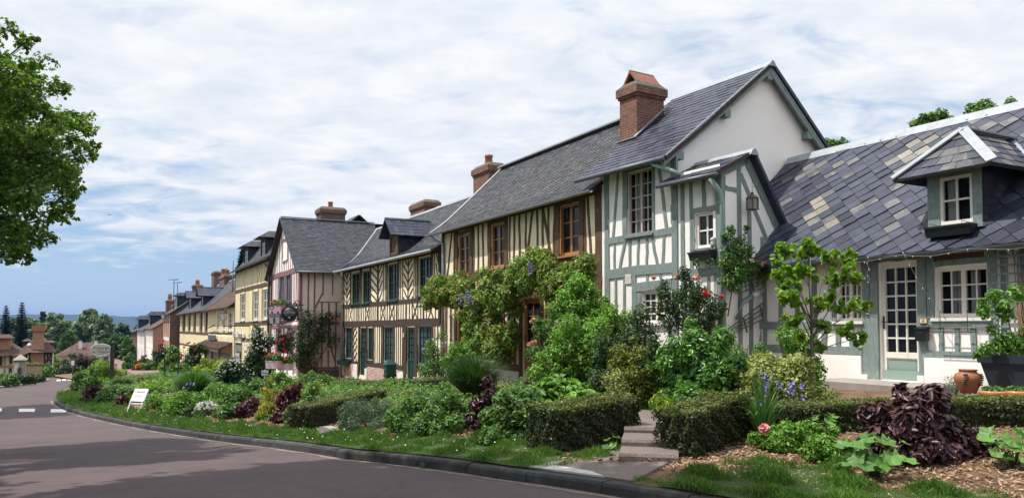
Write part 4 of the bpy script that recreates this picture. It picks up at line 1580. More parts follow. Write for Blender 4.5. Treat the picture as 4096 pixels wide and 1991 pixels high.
# =============================================================== mauve-timbered gable house
HD = House('mauve_timber_house', 'white and mauve half-timbered house with its gable to the street and a shop sign', 28.3, px=755, w=WB - 2.0, zb=-.6)
w = HD.f
DL = -7.3
dm_ = (DL / 2, 7.5)
wu = [(-4.95, -3.72, 2.96, 4.44), (-3.28, -2.05, 2.93, 4.43)]
wa = (-4.05, -3.0, 5.25, 6.25)
dr = [(-5.5, -4.35, -.6, 1.6), (-2.55, -1.35, -.6, 1.6)]
mb = w.mb().mat(PL_ROSE)
wallface(mb, DL, 0, -1.2, 4.6, wu + dr, .13)
dxl, dxr = DL + .05, -.05
mb.add([(DL, 0, 4.6), (0, 0, 4.6), (dm_[0], 0, 7.5)], [(0, 1, 2)])
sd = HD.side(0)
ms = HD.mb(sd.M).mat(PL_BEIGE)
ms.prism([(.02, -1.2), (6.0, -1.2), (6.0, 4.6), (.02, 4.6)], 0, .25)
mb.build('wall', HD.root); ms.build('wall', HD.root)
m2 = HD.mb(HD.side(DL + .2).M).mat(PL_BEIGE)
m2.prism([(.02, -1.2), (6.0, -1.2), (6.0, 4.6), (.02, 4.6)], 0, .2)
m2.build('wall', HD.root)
tb = w.mb().mat(TB_MAUVE)
beam(tb, DL, 4.5, 0, 4.55, .26, .06, .02, 8)
beam(tb, DL, 1.93, -3.9, 1.86, .22, .05, .03, 4)
beam(tb, -4.0, 1.86, -1.2, 2.08, .24, .055, .04, 4)
beam(tb, DL, 1.66, 0, 1.68, .16, .06, .02)
beam(tb, DL + .13, -.8, DL + .13, 4.5, .26, .05)
beam(tb, -.16, -.8, -.16, 4.5, .36, .05)
for r_ in wu:
    for a in (r_[0] - .1, r_[1] + .1): beam(tb, a, 2.1, a, 4.4, .19, .045)
for r_ in dr:
    for a in (r_[0] - .1, r_[1] + .1): beam(tb, a, -.8, a, 1.62, .2, .05)
beam(tb, -3.6, -.8, -3.6, 1.6, .3, .05)
for a in (-6.75, -6.4, -6.05, -5.7, -5.4, -1.75, -1.45, -1.15, -.85, -.55): beam(tb, a, 2.05, a + random.uniform(-.08, .08), 4.4, .09)
for a in (-4.6, -4.2, -3.85, -3.1, -2.7, -2.4): beam(tb, a, 2.05, a, 2.85, .1)
for a in (-6.5, -6.1, -5.75, -.9, -.6): beam(tb, a, -.7, a, 1.6, .12)
zroof = lambda a: 7.5 - abs(a - dm_[0]) * (7.5 - 4.6) / (-DL / 2) - .12
for a in np.arange(-6.8, -.3, .46):
    zt2 = zroof(a)
    if wa[0] - .2 < a < wa[1] + .2:
        beam(tb, a, 4.65, a, wa[2] - .1, .09)
    elif zt2 > 4.75: beam(tb, a, 4.65, a, zt2, .1)
for a in (wa[0] - .1, wa[1] + .1): beam(tb, a, wa[2] - .1, a, min(zroof(a), wa[3] + .2), .15, .04)
beam(tb, wa[0] - .2, wa[3] + .1, wa[1] + .2, wa[3] + .1, .16, .045)
tb.build('timber_frame', HD.root)
window_b = dict(mw=.03, reveal=.08)
for r_ in wu: window(w, r_, 1, 1, PT_BLUE, 2, .1, sill=TB_MAUVE, glass=glassmat('sky_glass', 0, (.05, .06, .075)), **window_b)
window(w, wa, 1, 2, TB_MAUVE, 2, .09, sill=PT_WHITE, **window_b)
for r_ in dr: door(w, r_, PT_BLUE, PT_BLUE, .15, 1, 2, fw=.16, panels=1)
# shutters beside the doors
for a in (-4.2, -3.95 + .55):
    pass
# side timbers
ts = sd.mb().mat(TB_MAUVE)
c_ = lambda x, y: sd.P(zc(x, y))
def cb(x0, y0, x1, y1, ww, pr=None):
    a, b = c_(x0, y0), c_(x1, y1)
    beam(ts, a[0], a[1], b[0], b[1], ww, pr, .012)
beam(ts, .06, -.6, .06, 4.55, .13, .04)
for x in (372, 440, 533, 640):
    a = c_(x, 60)[0]
    beam(ts, a, 2.1 if x < 500 else 3.25, a, 4.5, .085 if x < 600 else .06)
cb(425, 270, 535, 50, .085)
beam(ts, c_(480, 160)[0], c_(480, 160)[1], 2.0, c_(730, 162)[1], .055, .03)
for x in (522, 600, 680): beam(ts, c_(x, 230)[0], c_(x, 390)[1], c_(x, 230)[0], c_(x, 168)[1], .085)
beam(ts, 0, c_(500, 395)[1], 2.0, c_(600, 395)[1], .13, .04)
for x in (372, 520, 595, 675): beam(ts, c_(x, 600)[0], -.35, c_(x, 600)[0], c_(x, 400)[1], .08)
cb(612, 620, 675, 850, .07); cb(445, 570, 420, 640, .06)
beam(ts, 0, -.42, 2.0, -.42, .11, .045)
ts.build('timber_frame', HD.root)
sp = sd.mb().mat(BRICK_B)
sp.box(0, 2.0, -.04, 0, -1.2, -.5)
sp.build('plinth', HD.root)
# roof: two slopes running back from the street
HALF = -DL / 2
za_, ze_ = 7.55, 4.52
k_ = (za_ - 4.6) / HALF
oh = .32
def dslope(side):
    mb = HD.mb().mat(TB_DARK)
    xr = 0 + oh if side > 0 else DL - oh
    zr = 4.6 - oh * k_ + .05
    xm = DL / 2
    yf = -.22
    # roof coordinates: along y, up the slope
    Lsl = math.hypot(xr - xm, za_ - zr)
    ux, uz = (xm - xr) / Lsl, (za_ - zr) / Lsl
    nx, nz = (uz, -ux) if side > 0 else (-uz, ux)
    yend = lambda d: (2.06 + float(np.interp(zr + uz * d, [4.3, 4.42, 4.78, 5.32, 7.1, 7.6], [-.5, -.4, .3, 1.0, 2.8, 3.0]))) if side > 0 else 6.0
    pt = lambda y, d, h: (xr + ux * d + nx * h, y, zr + uz * d + nz * h)
    n = 8
    for i in range(n):
        d0, d1 = Lsl * i / n, Lsl * (i + 1) / n
        A_ = [pt(yf, d0, 0), pt(yend(d0), d0, 0), pt(yend(d1), d1, 0), pt(yf, d1, 0)]
        B_ = [pt(yf, d0, -.09), pt(yend(d0), d0, -.09), pt(yend(d1), d1, -.09), pt(yf, d1, -.09)]
        mb.add(A_ + B_, [(0, 1, 2, 3), (7, 6, 5, 4), (0, 4, 5, 1), (3, 7, 4, 0), (1, 5, 6, 2)])
    rows = int(Lsl / .125)
    for i in range(rows):
        d0, d1 = i * Lsl / rows - .015, (i + 1) * Lsl / rows
        y1 = yend(d1)
        k = 0
        while True:
            ya, yb = yf - .02 + (k - .5 * (i % 2)) * .2, yf - .02 + (k + 1 - .5 * (i % 2)) * .2
            k += 1
            if ya >= y1: break
            ya, yb = max(ya, yf - .02), min(yb, y1)
            if yb - ya < .03: continue
            h = random.uniform(.01, .02)
            mb.mat(random.choices([SL_MOSS, SL_BLUE], [.8, .2])[0])
            mb.add([pt(ya + .003, max(d0 + random.uniform(-.01, .01), 0), h), pt(yb - .003, max(d0, 0), h), pt(yb - .003, d1, .003), pt(ya + .003, d1, .003)], [(0, 1, 2, 3)])
    return mb.build('roof', HD.root)
ro = dslope(1); dslope(-1)
rc = HD.mb().mat(ZINC)
rc.bar((DL / 2, -.24, za_ + .05), (DL / 2, 5.0, za_ + .05), .2, .04)
rc.build('ridge_cap', ro)
for s_, xr in ((1, oh), (-1, DL - oh)):
    g_ = HD.mb().mat(ZINC_D)
    zr = 4.6 - oh * k_ + .02
    g_.tube([(xr + .05 * s_, -.25, zr), (xr + .05 * s_, 1.9 if s_ > 0 else 5, zr)], .06, 10)
    g_.build('gutter', HD.root)
vb = HD.mb().mat(SL_DARK)
for s_, xr in ((1, oh), (-1, DL - oh)):
    zr = 4.6 - oh * k_ + .03
    vb.bar((xr, -.235, zr), (DL / 2, -.235, za_ - .03), .03, .16, up=(0, -1, 0))
vb.build('bargeboard', HD.root)
downpipe(HD, [(DL - .1, -.2, 4.25), (DL - .02, -.1, 4.0), (DL - .02, -.1, -.8)], .05, ZINC_D)
rl = HD.mb().mat(ZINC)
yv, zv_ = HD.side(-2.2).P(z3(517, 253))
for i in range(3): rl.box(-2.2 - .05, -2.2 + .05, yv - .18 + i * .13, yv - .1 + i * .13, 6.38, 6.5)
rl.build('roof_vent', HD.root)
chimney(HD, -5.3, -4.3, 2.1, 3.5, 6.2, 8.45, BRICK_B, pots=[(-4.7, 2.75, .35, .15)])
gx = HD.mb().mat(SL_DARK)
gx.slab([(-5.4, 3.6, 7.3), (-5.4, 5.0, 7.3), (-4.6, 4.3, 8.0)], .08)
gx.slab([(-4.2, 3.3, 7.2), (-4.2, 4.3, 8.05), (-6.0, 4.3, 8.05), (-6.0, 3.3, 7.2)][::-1], .06)
gx.slab([(-4.2, 5.3, 7.2), (-4.2, 4.3, 8.05), (-6.0, 4.3, 8.05), (-6.0, 5.3, 7.2)], .06)
gx.build('rear_gable', HD.root)

PR = .2
# =============================================================== yellow house (hotel)
HE = House('yellow_timber_house', 'tall yellow house with dark close timbers, two dormers and a hotel board', 28.3, px=592, w=WB - 2.05, zb=-1.4)
w = HE.f
EL, ER = .0, 13.2
we = [(2.45, 4.3, 2.09, 3.94), (7.4, 9.05, 2.07, 3.9), (10.55, 12.1, 2.09, 3.9)]
de = (.35, 3.1, -1.5, .55)
mb = w.mb().mat(PL_YEL)
wallface(mb, EL, ER, -2.2, 5.75, we + [de], .14)
mb.build('wall', HE.root)
m2 = HE.mb(HE.side(EL + .05).M).mat(PL_YEL)
m2.prism([(.02, -2.2), (6, -2.2), (6, 5.6), (.02, 5.6)], 0, .2)
m2.build('wall', HE.root)
tb = w.mb().mat(TB_UMBER)
for z_, ww in ((5.62, .2), (4.18, .26), (1.88, .26), (.78, .22)): beam(tb, EL if z_ > 1 else 3.2, z_, ER, z_, ww, .05, .012, 8)
beam(tb, EL + .1, -1.8, EL + .1, 5.6, .24, .05); beam(tb, ER - .12, -1.8, ER - .12, 5.6, .24, .05)
def band(z0, z1, holes, crosses, sp_=.42, ww=.075):
    a = EL + .45
    while a < ER - .3:
        if not any(h[0] - .25 < a < h[1] + .25 for h in holes) and not any(abs(a - c) < .55 for c in crosses):
            beam(tb, a, z0, a, z1, ww)
        a += sp_
    for c in crosses:
        cross(tb, c - .6, c + .6, z0, z1, .075)
band(4.3, 5.52, [], [3.4, 9.4], .44)
band(2.02, 4.05, we, [], .44)
band(.9, 1.75, [], [3.0, 6.9], .44)
band(-1.6, .68, [(0.2, 3.3)], [], .46)
for r_ in we:
    for a in (r_[0] - .12, r_[1] + .12): beam(tb, a, 2.0, a, 4.05, .2, .045)
for a in (.2, 3.25): beam(tb, a, -1.8, a, .8, .25, .055)
tb.build('timber_frame', HE.root)
for r_ in we: window(w, r_, 1, 3, PT_GREY, 2, .16, sill=PT_GREY, mw=.07, reveal=.12, glass=GLASS_G)
dd = w.mb().mat(IRON)
dd.box(de[0], de[1], .1, .14, de[2], de[3])
dd.mat(PT_GREY)
for i in range(9): dd.box(de[0] + .2 + i * .3, de[0] + .26 + i * .3, .04, .08, -.05, .38)
for i in range(5): dd.box(de[0] + .1 + i * .42, de[0] + .22 + i * .42, .0, .05, de[2], -.15)
for i in range(3): dd.box(de[0] + .1, de[0] + 1.9, .01, .045, de[2] + .3 + i * .42, de[2] + .42 + i * .42)
dd.build('door', HE.root)
prE = [(-.4, 5.58), (.2, 5.98), (1.6, 7.9)]
roof(HE, EL - .35, ER + .4, prE, .26, .15, [SL_GREY], [1], clipx=lambda d: (EL - .35 + 2.1 * d / 2.9, ER + .4), gut=ZINC_D, ridge=None, back=(5, 5.4))
ds = [(w.a(z2, 850, 230, .3), w.a(z2, 880, 230, .3)), (w.a(z2, 970, 200, .3), w.a(z2, 1003, 200, .3))]
for a0, a1 in ds:
    gdormer(HE, a0, a1, .3, 6.0, 7.2, 7.66, 2.3, SL_DARK, [SL_GREY], .35, .45, front=PT_BROWNW, win=PT_BROWNW, gable=False)
downpipe(HE, [(ER - .35, -.3, 5.3), (ER - .3, -.1, 5.0), (ER - .3, -.1, -1.6)], .06, ZINC_D)

# =============================================================== long low yellow houses
HF = House('long_timber_house', 'long low cream house with dark windows, two slate dormers and a part-tiled roof', 28.3, px=455, w=WB - 2.05, zb=-2.6)
w = HF.f
FL, FM, FR_ = 0, 26.3, 41.0
mb = w.mb().mat(PL_YEL)
fw_ = []
for x0, x1 in ((411, 431), (452, 468), (490, 506), (535, 552), (572, 590)):
    a0, a1 = w.a(z2, x0, 700), w.a(z2, x1, 700)
    fw_.append((a0, a1, 1.15, 3.1))
fw2 = []
for x0, x1, t_, b_ in ((655, 672, 630, 755), (700, 717, 625, 750), (735, 768, 615, 755)):
    fw2.append((w.a(z2, x0, 700), w.a(z2, x1, 700), w.zz(z2, x0, b_), min(3.15, w.zz(z2, x0, t_))))
wallface(mb, FL, FR_, -3.6, 3.3, fw_ + fw2, .15)
mb.build('wall', HF.root)
m2 = HF.mb(HF.side(0.05).M).mat(BRICK_B)
m2.prism([(.02, -3.6), (6.5, -3.6), (6.5, 3.2), (3.2, 6.2), (.02, 3.2)], 0, .2)
m2.build('wall', HF.root)
tb = w.mb().mat(TB_UMBER)
beam(tb, FL, 1.05, FM, 1.05, .26, .05, .01, 12); beam(tb, FL, 3.2, FR_, 3.2, .2, .05, .01, 12)
beam(tb, FL, -.3, FM, -.3, .2, .05, .01, 8); beam(tb, FM, 1.15, FR_, 1.15, .16, .05, .01, 8)
a = .5
while a < FR_:
    hs = fw_ + fw2
    if not any(h[0] - .3 < a < h[1] + .3 for h in hs): beam(tb, a, 1.18, a, 3.1, .11)
    beam(tb, a, -.2 if a < FM else -.4, a, .92, .1)
    beam(tb, a, -3.4, a, -.4, .2) if a < FM and int(a * 2) % 4 == 1 else None
    a += .62
for r_ in fw_:
    for q_ in (r_[0] - .15, r_[1] + .15): beam(tb, q_, 1.0, q_, 3.15, .22, .05)
tb.build('timber_frame', HF.root)
for r_ in fw_: window(w, r_, 1, 3, PT_BROWNW, 2, .18, mw=.08, reveal=.13)
for r_ in fw2: window(w, r_, 1, 3, PT_GREY, 2, .2, sill=PT_GREY, mw=.08, reveal=.13, glass=GLASS_G)
prF = [(-.5, 3.15), (.4, 3.75), (3.2, 6.4)]
roof(HF, FL - .4, FM, prF, .4, .2, [SL_GREY, SL_BLUE], [.7, .3], back=(6.8, 3.0), clipx=lambda d: (FL - .4 - 4 * max(0, d - .8) / 3.9, FM + 3.0 * max(0, (d - .3)) / 4), gut=ZINC_D)
prF2 = [(-.5, 3.12), (.4, 3.72), (3.2, 6.37)]
roof(HF, FM, FR_ - .1, prF2, .42, .22, [TILE_B], [1], back=(6.8, 3.0), clipx=lambda d: (FM + 3.0 * max(0, (d - .3)) / 4, FR_ - .1), gut=ZINC_D, ridge=ZINC)
for x0, x1, yb, zt2, za2 in ((456, 472, 600, 512, 476), (545, 558, 583, 490, 447)):
    _, y_, z_ = onroof(HF, z2((x0 + x1) / 2, yb), 3.75, .4, .95)
    a0, a1 = w.a(z2, x0, 540, y_), w.a(z2, x1, 540, y_)
    if a1 - a0 > 3.2: a0 = a1 - 3.2
    ze2, za3 = w.zz(z2, x1, zt2, y_), w.zz(z2, x0, za2, y_)
    gdormer(HF, a0, a1, y_, z_ - .1, ze2, za3, y_ + (za3 - z_) * 1.0 + .3, SL_DARK, [SL_BLUE], .4, .5, front=PT_BROWNW, win=PT_BROWNW)
ca = w.a(z2, 620, 390, 3.2), w.a(z2, 665, 390, 3.2)
chimney(HF, ca[1] - 2.3, ca[1], 2.8, 3.7, 5.6, w.zz(z2, 645, 338, 3.2), BRICK_B)
ca = w.a(z2, 675, 390, 3.2), w.a(z2, 748, 390, 3.2)
zc_ = w.zz(z2, 710, 368, 3.2)
chimney(HF, ca[1] - 4.0, ca[1], 2.7, 3.6, 5.6, zc_, BRICK_B, pots=[(ca[1] - 3.0, 3.1, .8, .35), (ca[1] - 1.0, 3.1, .55, .25)])
fi = HF.mb().mat(ZINC_D)
fx = w.a(z2, 530, 440, 3.2)
fi.lathe([(.1, 0), (.06, .5), (.2, .6), (.2, .7), (.05, .85), (.14, 1.0), (.05, 1.15), (.02, 1.7)], (fx, 3.2, 6.4), 8)
fi.build('roof_finial', HF.root)
# porch with tiled roof
pb = HF.mb().mat(TILE_B)
pa0, pa1 = w.a(z2, 560, 860), w.a(z2, 770, 860)
zp0, zp1 = -.15, .55
pa0 = max(pa0, 24.0)
pq_ = [(pa0 + 1, -1.0, .05), (pa1, -1.0, .05), (pa1, .0, .52), (pa0 + 1, .0, .52)]
pb.slab(pq_, .12)
P0v, P1v, P2v, P3v = map(Vector, pq_)
for i in range(6):
    for j in range(34):
        a, b, q0_, q1_ = (j + .03) / 34, (j + .97) / 34, max(0, i / 6 - .03), (i + 1) / 6
        up_ = Vector((0, 0, random.uniform(.03, .06)))
        pb.add([P0v.lerp(P1v, a).lerp(P3v.lerp(P2v, a), q0_) + up_, P0v.lerp(P1v, b).lerp(P3v.lerp(P2v, b), q0_) + up_, P0v.lerp(P1v, b).lerp(P3v.lerp(P2v, b), q1_) + up_ * .2, P0v.lerp(P1v, a).lerp(P3v.lerp(P2v, a), q1_) + up_ * .2], [(0, 1, 2, 3)])
pb.build('porch_roof', HF.root)
pp = HF.mb().mat(TB_UMBER)
for q_ in np.linspace(pa0, pa1 - .3, 5): pp.box(q_ - .1, q_ + .1, -.95, -.78, -3.4, -.05)
pp.box(pa0 + 1, pa1 - .1, -1.0, -.75, -.2, -.02)
pp.build('porch_post', HF.root)
pw = HF.mb().mat(STONE_G)
pw.box(pa0, pa1, -.1, .0, -3.6, -.4)
pw.build('porch_wall', HF.root)
# =============================================================== brick house beyond, then the white terrace
WF = WB - 2.05
def simple_house(name, label, phi, px, w_, zb, x0, x1, depth, z_eave, z_ridge, wallm, wins, roofm, frame=PT_WHITE, sidem=None, studm=None, studn=0, chims=(), dorms=(), over=.35, group=None, strips=None, slh=.25):
    H = House(name, label, phi, px=px, w=w_, zb=zb, group=group)
    w = H.f
    mb = w.mb().mat(wallm)
    wallface(mb, x0, x1, zb - 1.0, z_eave, wins, .14)
    mb.build('wall', H.root)
    for xx, dx in ((x1, 0), (x0 + .2, 0)):
        m2 = H.mb(H.side(xx).M).mat(sidem or wallm)
        m2.prism([(.02, zb - 1), (depth, zb - 1), (depth, z_eave), (depth / 2, z_ridge - .15), (.02, z_eave)], 0, .2)
        m2.build('wall', H.root)
    if strips:
        t = w.mb().mat(strips[0])
        for a, z0, a2, z1_, ww in strips[1]: beam(t, a, z0, a2, z1_, ww, .05)
        t.build('timber_frame' if strips[0] in (TB_UMBER, TB_BROWN, TB_DARK) else 'stone_trim', H.root)
    for r_ in wins: window(w, r_, 1, 3, frame, 2, .13, mw=.06, reveal=.11, glass=GLASS_G)
    k = (z_ridge - z_eave) / (depth / 2)
    pr = [(-over, z_eave - over * k * .6), (.3, z_eave + .3 * k), (depth / 2, z_ridge)]
    roof(H, x0 - .2, x1 + .2, pr, .4, slh, roofm, [1] * len(roofm), back=(depth + .3, z_eave - .2), gut=ZINC_D)
    for c in chims: chimney(H, *c[:6], c[6], pots=c[7] if len(c) > 7 else ())
    for d in dorms: gdormer(H, *d)
    return H
q = HF.side(0).P(z2(325, 800))[0]
WG = WF + q
hw = lambda xs, z0, z1_, ww=1.1: [(x, x + ww, z0, z1_) for x in xs]
HGk = simple_house('brick_house', 'narrow brown brick house with pale stone trim and one dormer', 28.3, 428.8, WG, -3.4, -9.0, 0, 8, 3.35, 6.2, BRICK_O,
    hw((-7.8, -5.0, -2.2), .9, 2.9) + hw((-7.8, -5.0, -2.2), -2.6, -.6), [SL_GREY], sidem=BRICK_B,
    strips=(PL_PALE, [(-9, .25, 0, .25, .4), (-9, 3.2, 0, 3.2, .25), (-.2, -4, -.2, 3.2, .4), (-8.8, -4, -8.8, 3.2, .4), (-3.4, -4, -3.4, 3.2, .3), (-6.2, -4, -6.2, 3.2, .3)]),
    chims=[(-9.6, -8.2, 3.4, 4.6, 5, 7.3, BRICK_B, [(-9.2, 4, .7, .25), (-8.6, 4, .5, .25)])])
gdormer(HGk, -6.2, -3.6, 1.1, 4.1, 5.6, 6.05, 3.6, SL_DARK, [SL_BLUE], .3, .4, front=PT_GREY, win=PT_GREY, gable=False)
WH = WG - .55
HH1 = simple_house('pale_brick_house', 'pale rose terraced house with brick side and a red-brown roof', 28.3, 388, WH, -4.0, -17, 0, 8, 1.55, 4.2, PL_ROSE,
    hw((-15.5, -12, -8.5, -5, -2.2), -.9, .9, 1.3) + hw((-15.5, -12, -5, -2.2), -3.6, -1.9, 1.3), [TILE_R], sidem=BRICK_O,
    strips=(PL_PALE, [(-17, -1.45, 0, -1.45, .3), (-17, 1.4, 0, 1.4, .3), (-.3, -5, -.3, 1.4, .5), (-16.7, -5, -16.7, 1.4, .5)]),
    chims=[(-3.2, -1.6, 3.3, 4.6, 3, 5.5, BRICK_B, [(-2.8, 3.9, .9, .28), (-2.0, 3.9, .6, .28)]), (-12, -9.5, 3.3, 4.6, 3, 5.2, BRICK_B, [(-11, 3.9, 1.0, .3)])])
HH2 = simple_house('white_house', 'white terraced house with tall narrow windows and slate dormers beyond the rose house', 28.3, 367, WH - .1, -4.6, -26, 0, 8, 1.25, 3.6, STONE_W,
    hw((-23.5, -19, -14.5, -10, -5.5, -2), -1.3, .75, 1.4) + hw((-23.5, -19, -10, -5.5), -4.4, -2.2, 1.5), [SL_BLUE],
    strips=(PL_PALE, [(-26, -1.75, 0, -1.75, .3), (-.3, -5.5, -.3, 1.2, .5), (-25.7, -5.5, -25.7, 1.2, .5), (-12.5, -5.5, -12.5, 1.2, .4)]),
    chims=[(-3.5, -1.5, 3.3, 4.6, 3, 6.3, BRICK_B, [(-3.0, 3.9, 1.1, .33), (-2.0, 3.9, .8, .33)])], slh=.35)
gdormer(HH2, -11.5, -8.8, 1.2, 2.1, 3.8, 4.5, 4, SL_DARK, [SL_BLUE], .4, .5, front=PT_GREY, win=PT_GREY, gable=False)
HH3 = simple_house('end_house', 'dark brick house at the far end of the terrace with a slate mansard', 28.3, 345, WH - .2, -5.0, -22, 0, 8, .9, 3.0, BRICK_B,
    hw((-18, -12, -6), -1.6, .4, 1.5), [SL_BLUE], slh=.4)
gdormer(HH3, -9, -5, .6, 1.3, 3.3, 4.1, 4, SL_DARK, [SL_BLUE], .5, .6, front=PT_GREY, win=PT_GREY, gable=False)

# =============================================================== left side of the street (own orientation: fronts face the road)
def lhouse(name, label, px, Y, zb, cat='house', rz=0.0):
    d = ray(px, 824)
    X = d[0] / d[1] * Y
    r = empty(name, (X, Y, zb), R(29), label, cat)
    r.scale = (.87, 1, 1)
    return r
def LM(root): return MB()
def lz(py, Y, root): return zat(1, py, Y) - root.location.z
# --- brick and plaster house at the frame edge
Y1 = 72.0
r_ = lhouse('brick_plaster_house', 'tall house with cream plaster bays, brick and a brown hipped roof at the street edge', 0, Y1, -2.8)
sx = Y1 / F
Lz = lambda py: zat(1, py, Y1) + 2.8
mb = LM(r_).mat(PL_BEIGE)
X1 = 41 * sx
zt_, zb_ = Lz(893), -1
mb.box(-6, X1, 0, 8, zb_, zt_)
mb.build('wall', r_)
bm = LM(r_).mat(BRICK_O)
for a, b in ((-6, -.4), (12 * sx, 16 * sx), (24 * sx, 30 * sx)): bm.box(a, b, -.05, 0, zb_, zt_ - .02)
bm.box(-6, X1, -.08, -.05, Lz(920) - .15, Lz(920) + .05)
bm.build('brick_pier', r_)
wn = LM(r_).mat(PT_BROWNW)
for a, b, t_, u_ in ((0, 8, 896, 918), (26, 33, 895, 914), (25, 32, 926, 945)):
    wn.mat(PT_BROWNW).box(a * sx, b * sx, -.10, -.02, Lz(u_), Lz(t_))
    wn.mat(GLASS).box(a * sx + .08, b * sx - .08, -.12, -.10, Lz(u_) + .08, Lz(t_) - .08)
wn.build('window', r_)
rf = LM(r_).mat(TILE_R)
zr0, zr1 = Lz(893), Lz(838)
e_ = .7
P4 = [(-7, -e_, zr0), (X1 + e_, -e_, zr0), (X1 + e_, 8.7, zr0), (-7, 8.7, zr0)]
T4 = [(-7, 3.6, zr1), (X1 - 2.3, 3.6, zr1)]
rf.add(P4 + T4, [(0, 1, 5, 4), (1, 2, 5), (2, 3, 4, 5), (3, 2, 1, 0)])
P0v, P1v, P2v, P3v = Vector(P4[0]), Vector(P4[1]), Vector(T4[1]), Vector(T4[0])
def coursed(mb, P0v, P1v, P2v, P3v, rows, wd_):
    nr = (P1v - P0v).cross(P3v - P0v).normalized()
    if nr.z < 0: nr = -nr
    for i in range(rows):
        e0, e1 = P0v.lerp(P3v, max(i / rows - .01, 0)), P1v.lerp(P2v, max(i / rows - .01, 0))
        h0, h1 = P0v.lerp(P3v, (i + 1) / rows), P1v.lerp(P2v, (i + 1) / rows)
        n = max(2, int((e1 - e0).length / wd_))
        for j in range(n):
            a, b = (j + .03) / n, (j + .97) / n
            lf = random.uniform(.015, .04)
            mb.add([e0.lerp(e1, a) + nr * lf, e0.lerp(e1, b) + nr * lf, h0.lerp(h1, b) + nr * .004, h0.lerp(h1, a) + nr * .004], [(0, 1, 2, 3)])
coursed(rf, P0v, P1v, P2v, P3v, 14, .35)
coursed(rf, P1v, Vector(P4[2]), P2v, P2v + Vector((0, .01, 0)), 12, .35)
ro = rf.build('roof', r_)
dk = LM(r_).mat(BRICK_O)
dk.box(-3, 26 * sx, .3, 2.0, Lz(886), Lz(850))
dk.build('brick_dormer', r_)
dr_ = LM(r_).mat(TILE_R)
dr_.taper(-3.3, 31 * sx, -.2, 2.6, Lz(850), Lz(841), -.4)
dr_.build('dormer_roof', r_)
# --- gate pier with a coping
Y2 = 66.0
r_ = lhouse('gate_pier', 'weathered stone gate building with a domed grey coping and small arched door', 52, Y2, -2.75, 'gatehouse')
sx = Y2 / F
Lz = lambda py: zat(1, py, Y2) + 2.75
mb = LM(r_).mat(STONE_G)
mb.box(-14 * sx, 14 * sx, 0, 1.6, -.5, Lz(905))
mb.mat(PL_BEIGE).box(-13 * sx, -2 * sx, -.04, 0, -.5, Lz(912))
mb.build('wall', r_)
cp = LM(r_).mat(STONE_G)
cp.taper(-17 * sx, 17 * sx, -.25, 1.85, Lz(905), Lz(893), -.5)
cp.build('coping', r_)
dd = LM(r_).mat(PT_BROWNW)
pts = [(5 * sx * math.cos(a), Lz(928) + 5 * sx * math.sin(a)) for a in np.linspace(0, math.pi, 9)]
dd.prism([(5 * sx, -.4)] + pts + [(-5 * sx, -.4)], -.08, 0)
dd.build('door', r_)
# --- half-timbered house with the big chimney
Y3 = 100.0
r_ = lhouse('half_timbered_cottage', 'small half-timbered cottage with a hipped tile roof and massive brick chimney', 92, Y3, -4.2)
sx = Y3 / F
Lz = lambda py: zat(1, py, Y3) + 4.2
ax = lambda p: (p - 92) * sx
mb = LM(r_).mat(PL_CREAM)
mb.box(ax(53), ax(133), 0, 5, -1, Lz(886))
mb.build('wall', r_)
bm = LM(r_).mat(BRICK_O)
bm.box(ax(81), ax(112), -.18, 0, -1, Lz(884))
bm.build('brick_panel', r_)
tb = LM(r_).mat(TB_DARK)
for p in (55, 62, 69, 77, 114, 121, 131): tb.box(ax(p) - .13, ax(p) + .13, -.06, 0, -1, Lz(886))
for yy in (888, 906, 922): tb.box(ax(53), ax(133), -.075, -.061, Lz(yy) - .14, Lz(yy) + .14)
tb.bar((ax(114), -.08, Lz(922)), (ax(130), -.08, Lz(890)), .22, .03, up=(0, 1, 0))
tb.bar((ax(121), -.085, Lz(938)), (ax(131), -.085, Lz(906)), .22, .03, up=(0, 1, 0))
tb.bar((ax(56), -.08, Lz(922)), (ax(69), -.08, Lz(890)), .22, .03, up=(0, 1, 0))
tb.build('timber_frame', r_)
rf = LM(r_).mat(TILE_R)
zr0, zr1 = Lz(886), Lz(850)
P4 = [(ax(47), -.8, zr0), (ax(140), -.8, zr0), (ax(140), 5.8, zr0), (ax(47), 5.8, zr0)]
T4 = [(ax(84), 2.4, zr1), (ax(112), 2.4, zr1)]
rf.add(P4 + T4, [(0, 1, 5, 4), (1, 2, 5), (2, 3, 4, 5), (3, 0, 4), (3, 2, 1, 0)])
coursed(rf, Vector(P4[0]), Vector(P4[1]), Vector(T4[1]), Vector(T4[0]), 14, .4)
rf.mat(TILE_R).taper(ax(52), ax(78), 2.2, 5.2, Lz(858), Lz(852), -.6)
rf.box(ax(56), ax(76), 2.5, 5, Lz(884), Lz(858))
rf.taper(ax(112), ax(136), 2.2, 5.2, Lz(862), Lz(856), -.6)
rf.box(ax(113), ax(130), 2.5, 5, Lz(884), Lz(862))
rf.build('roof', r_)
c = LM(r_).mat(BRICK_O)
c.taper(ax(80), ax(113), -.3, 1.6, Lz(879), Lz(866), -.12)
c.box(ax(83), ax(110), -.15, 1.4, Lz(866), Lz(834))
c.box(ax(81), ax(112), -.3, 1.55, Lz(834), Lz(831))
c.mat(TERRA).box(ax(80), ax(113), -.4, 1.65, Lz(831), Lz(818))
c.build('chimney', r_)
sdish = LM(r_).mat(PT_GREY)
sdish.lathe([(.02, 0), (.2, .04), (.3, .1)], (0, 0, 0), 14)
o = sdish.build('satellite_dish', r_)
o.rotation_euler = (R(80), 0, R(20)); o.location = (ax(76), -.9, Lz(868))
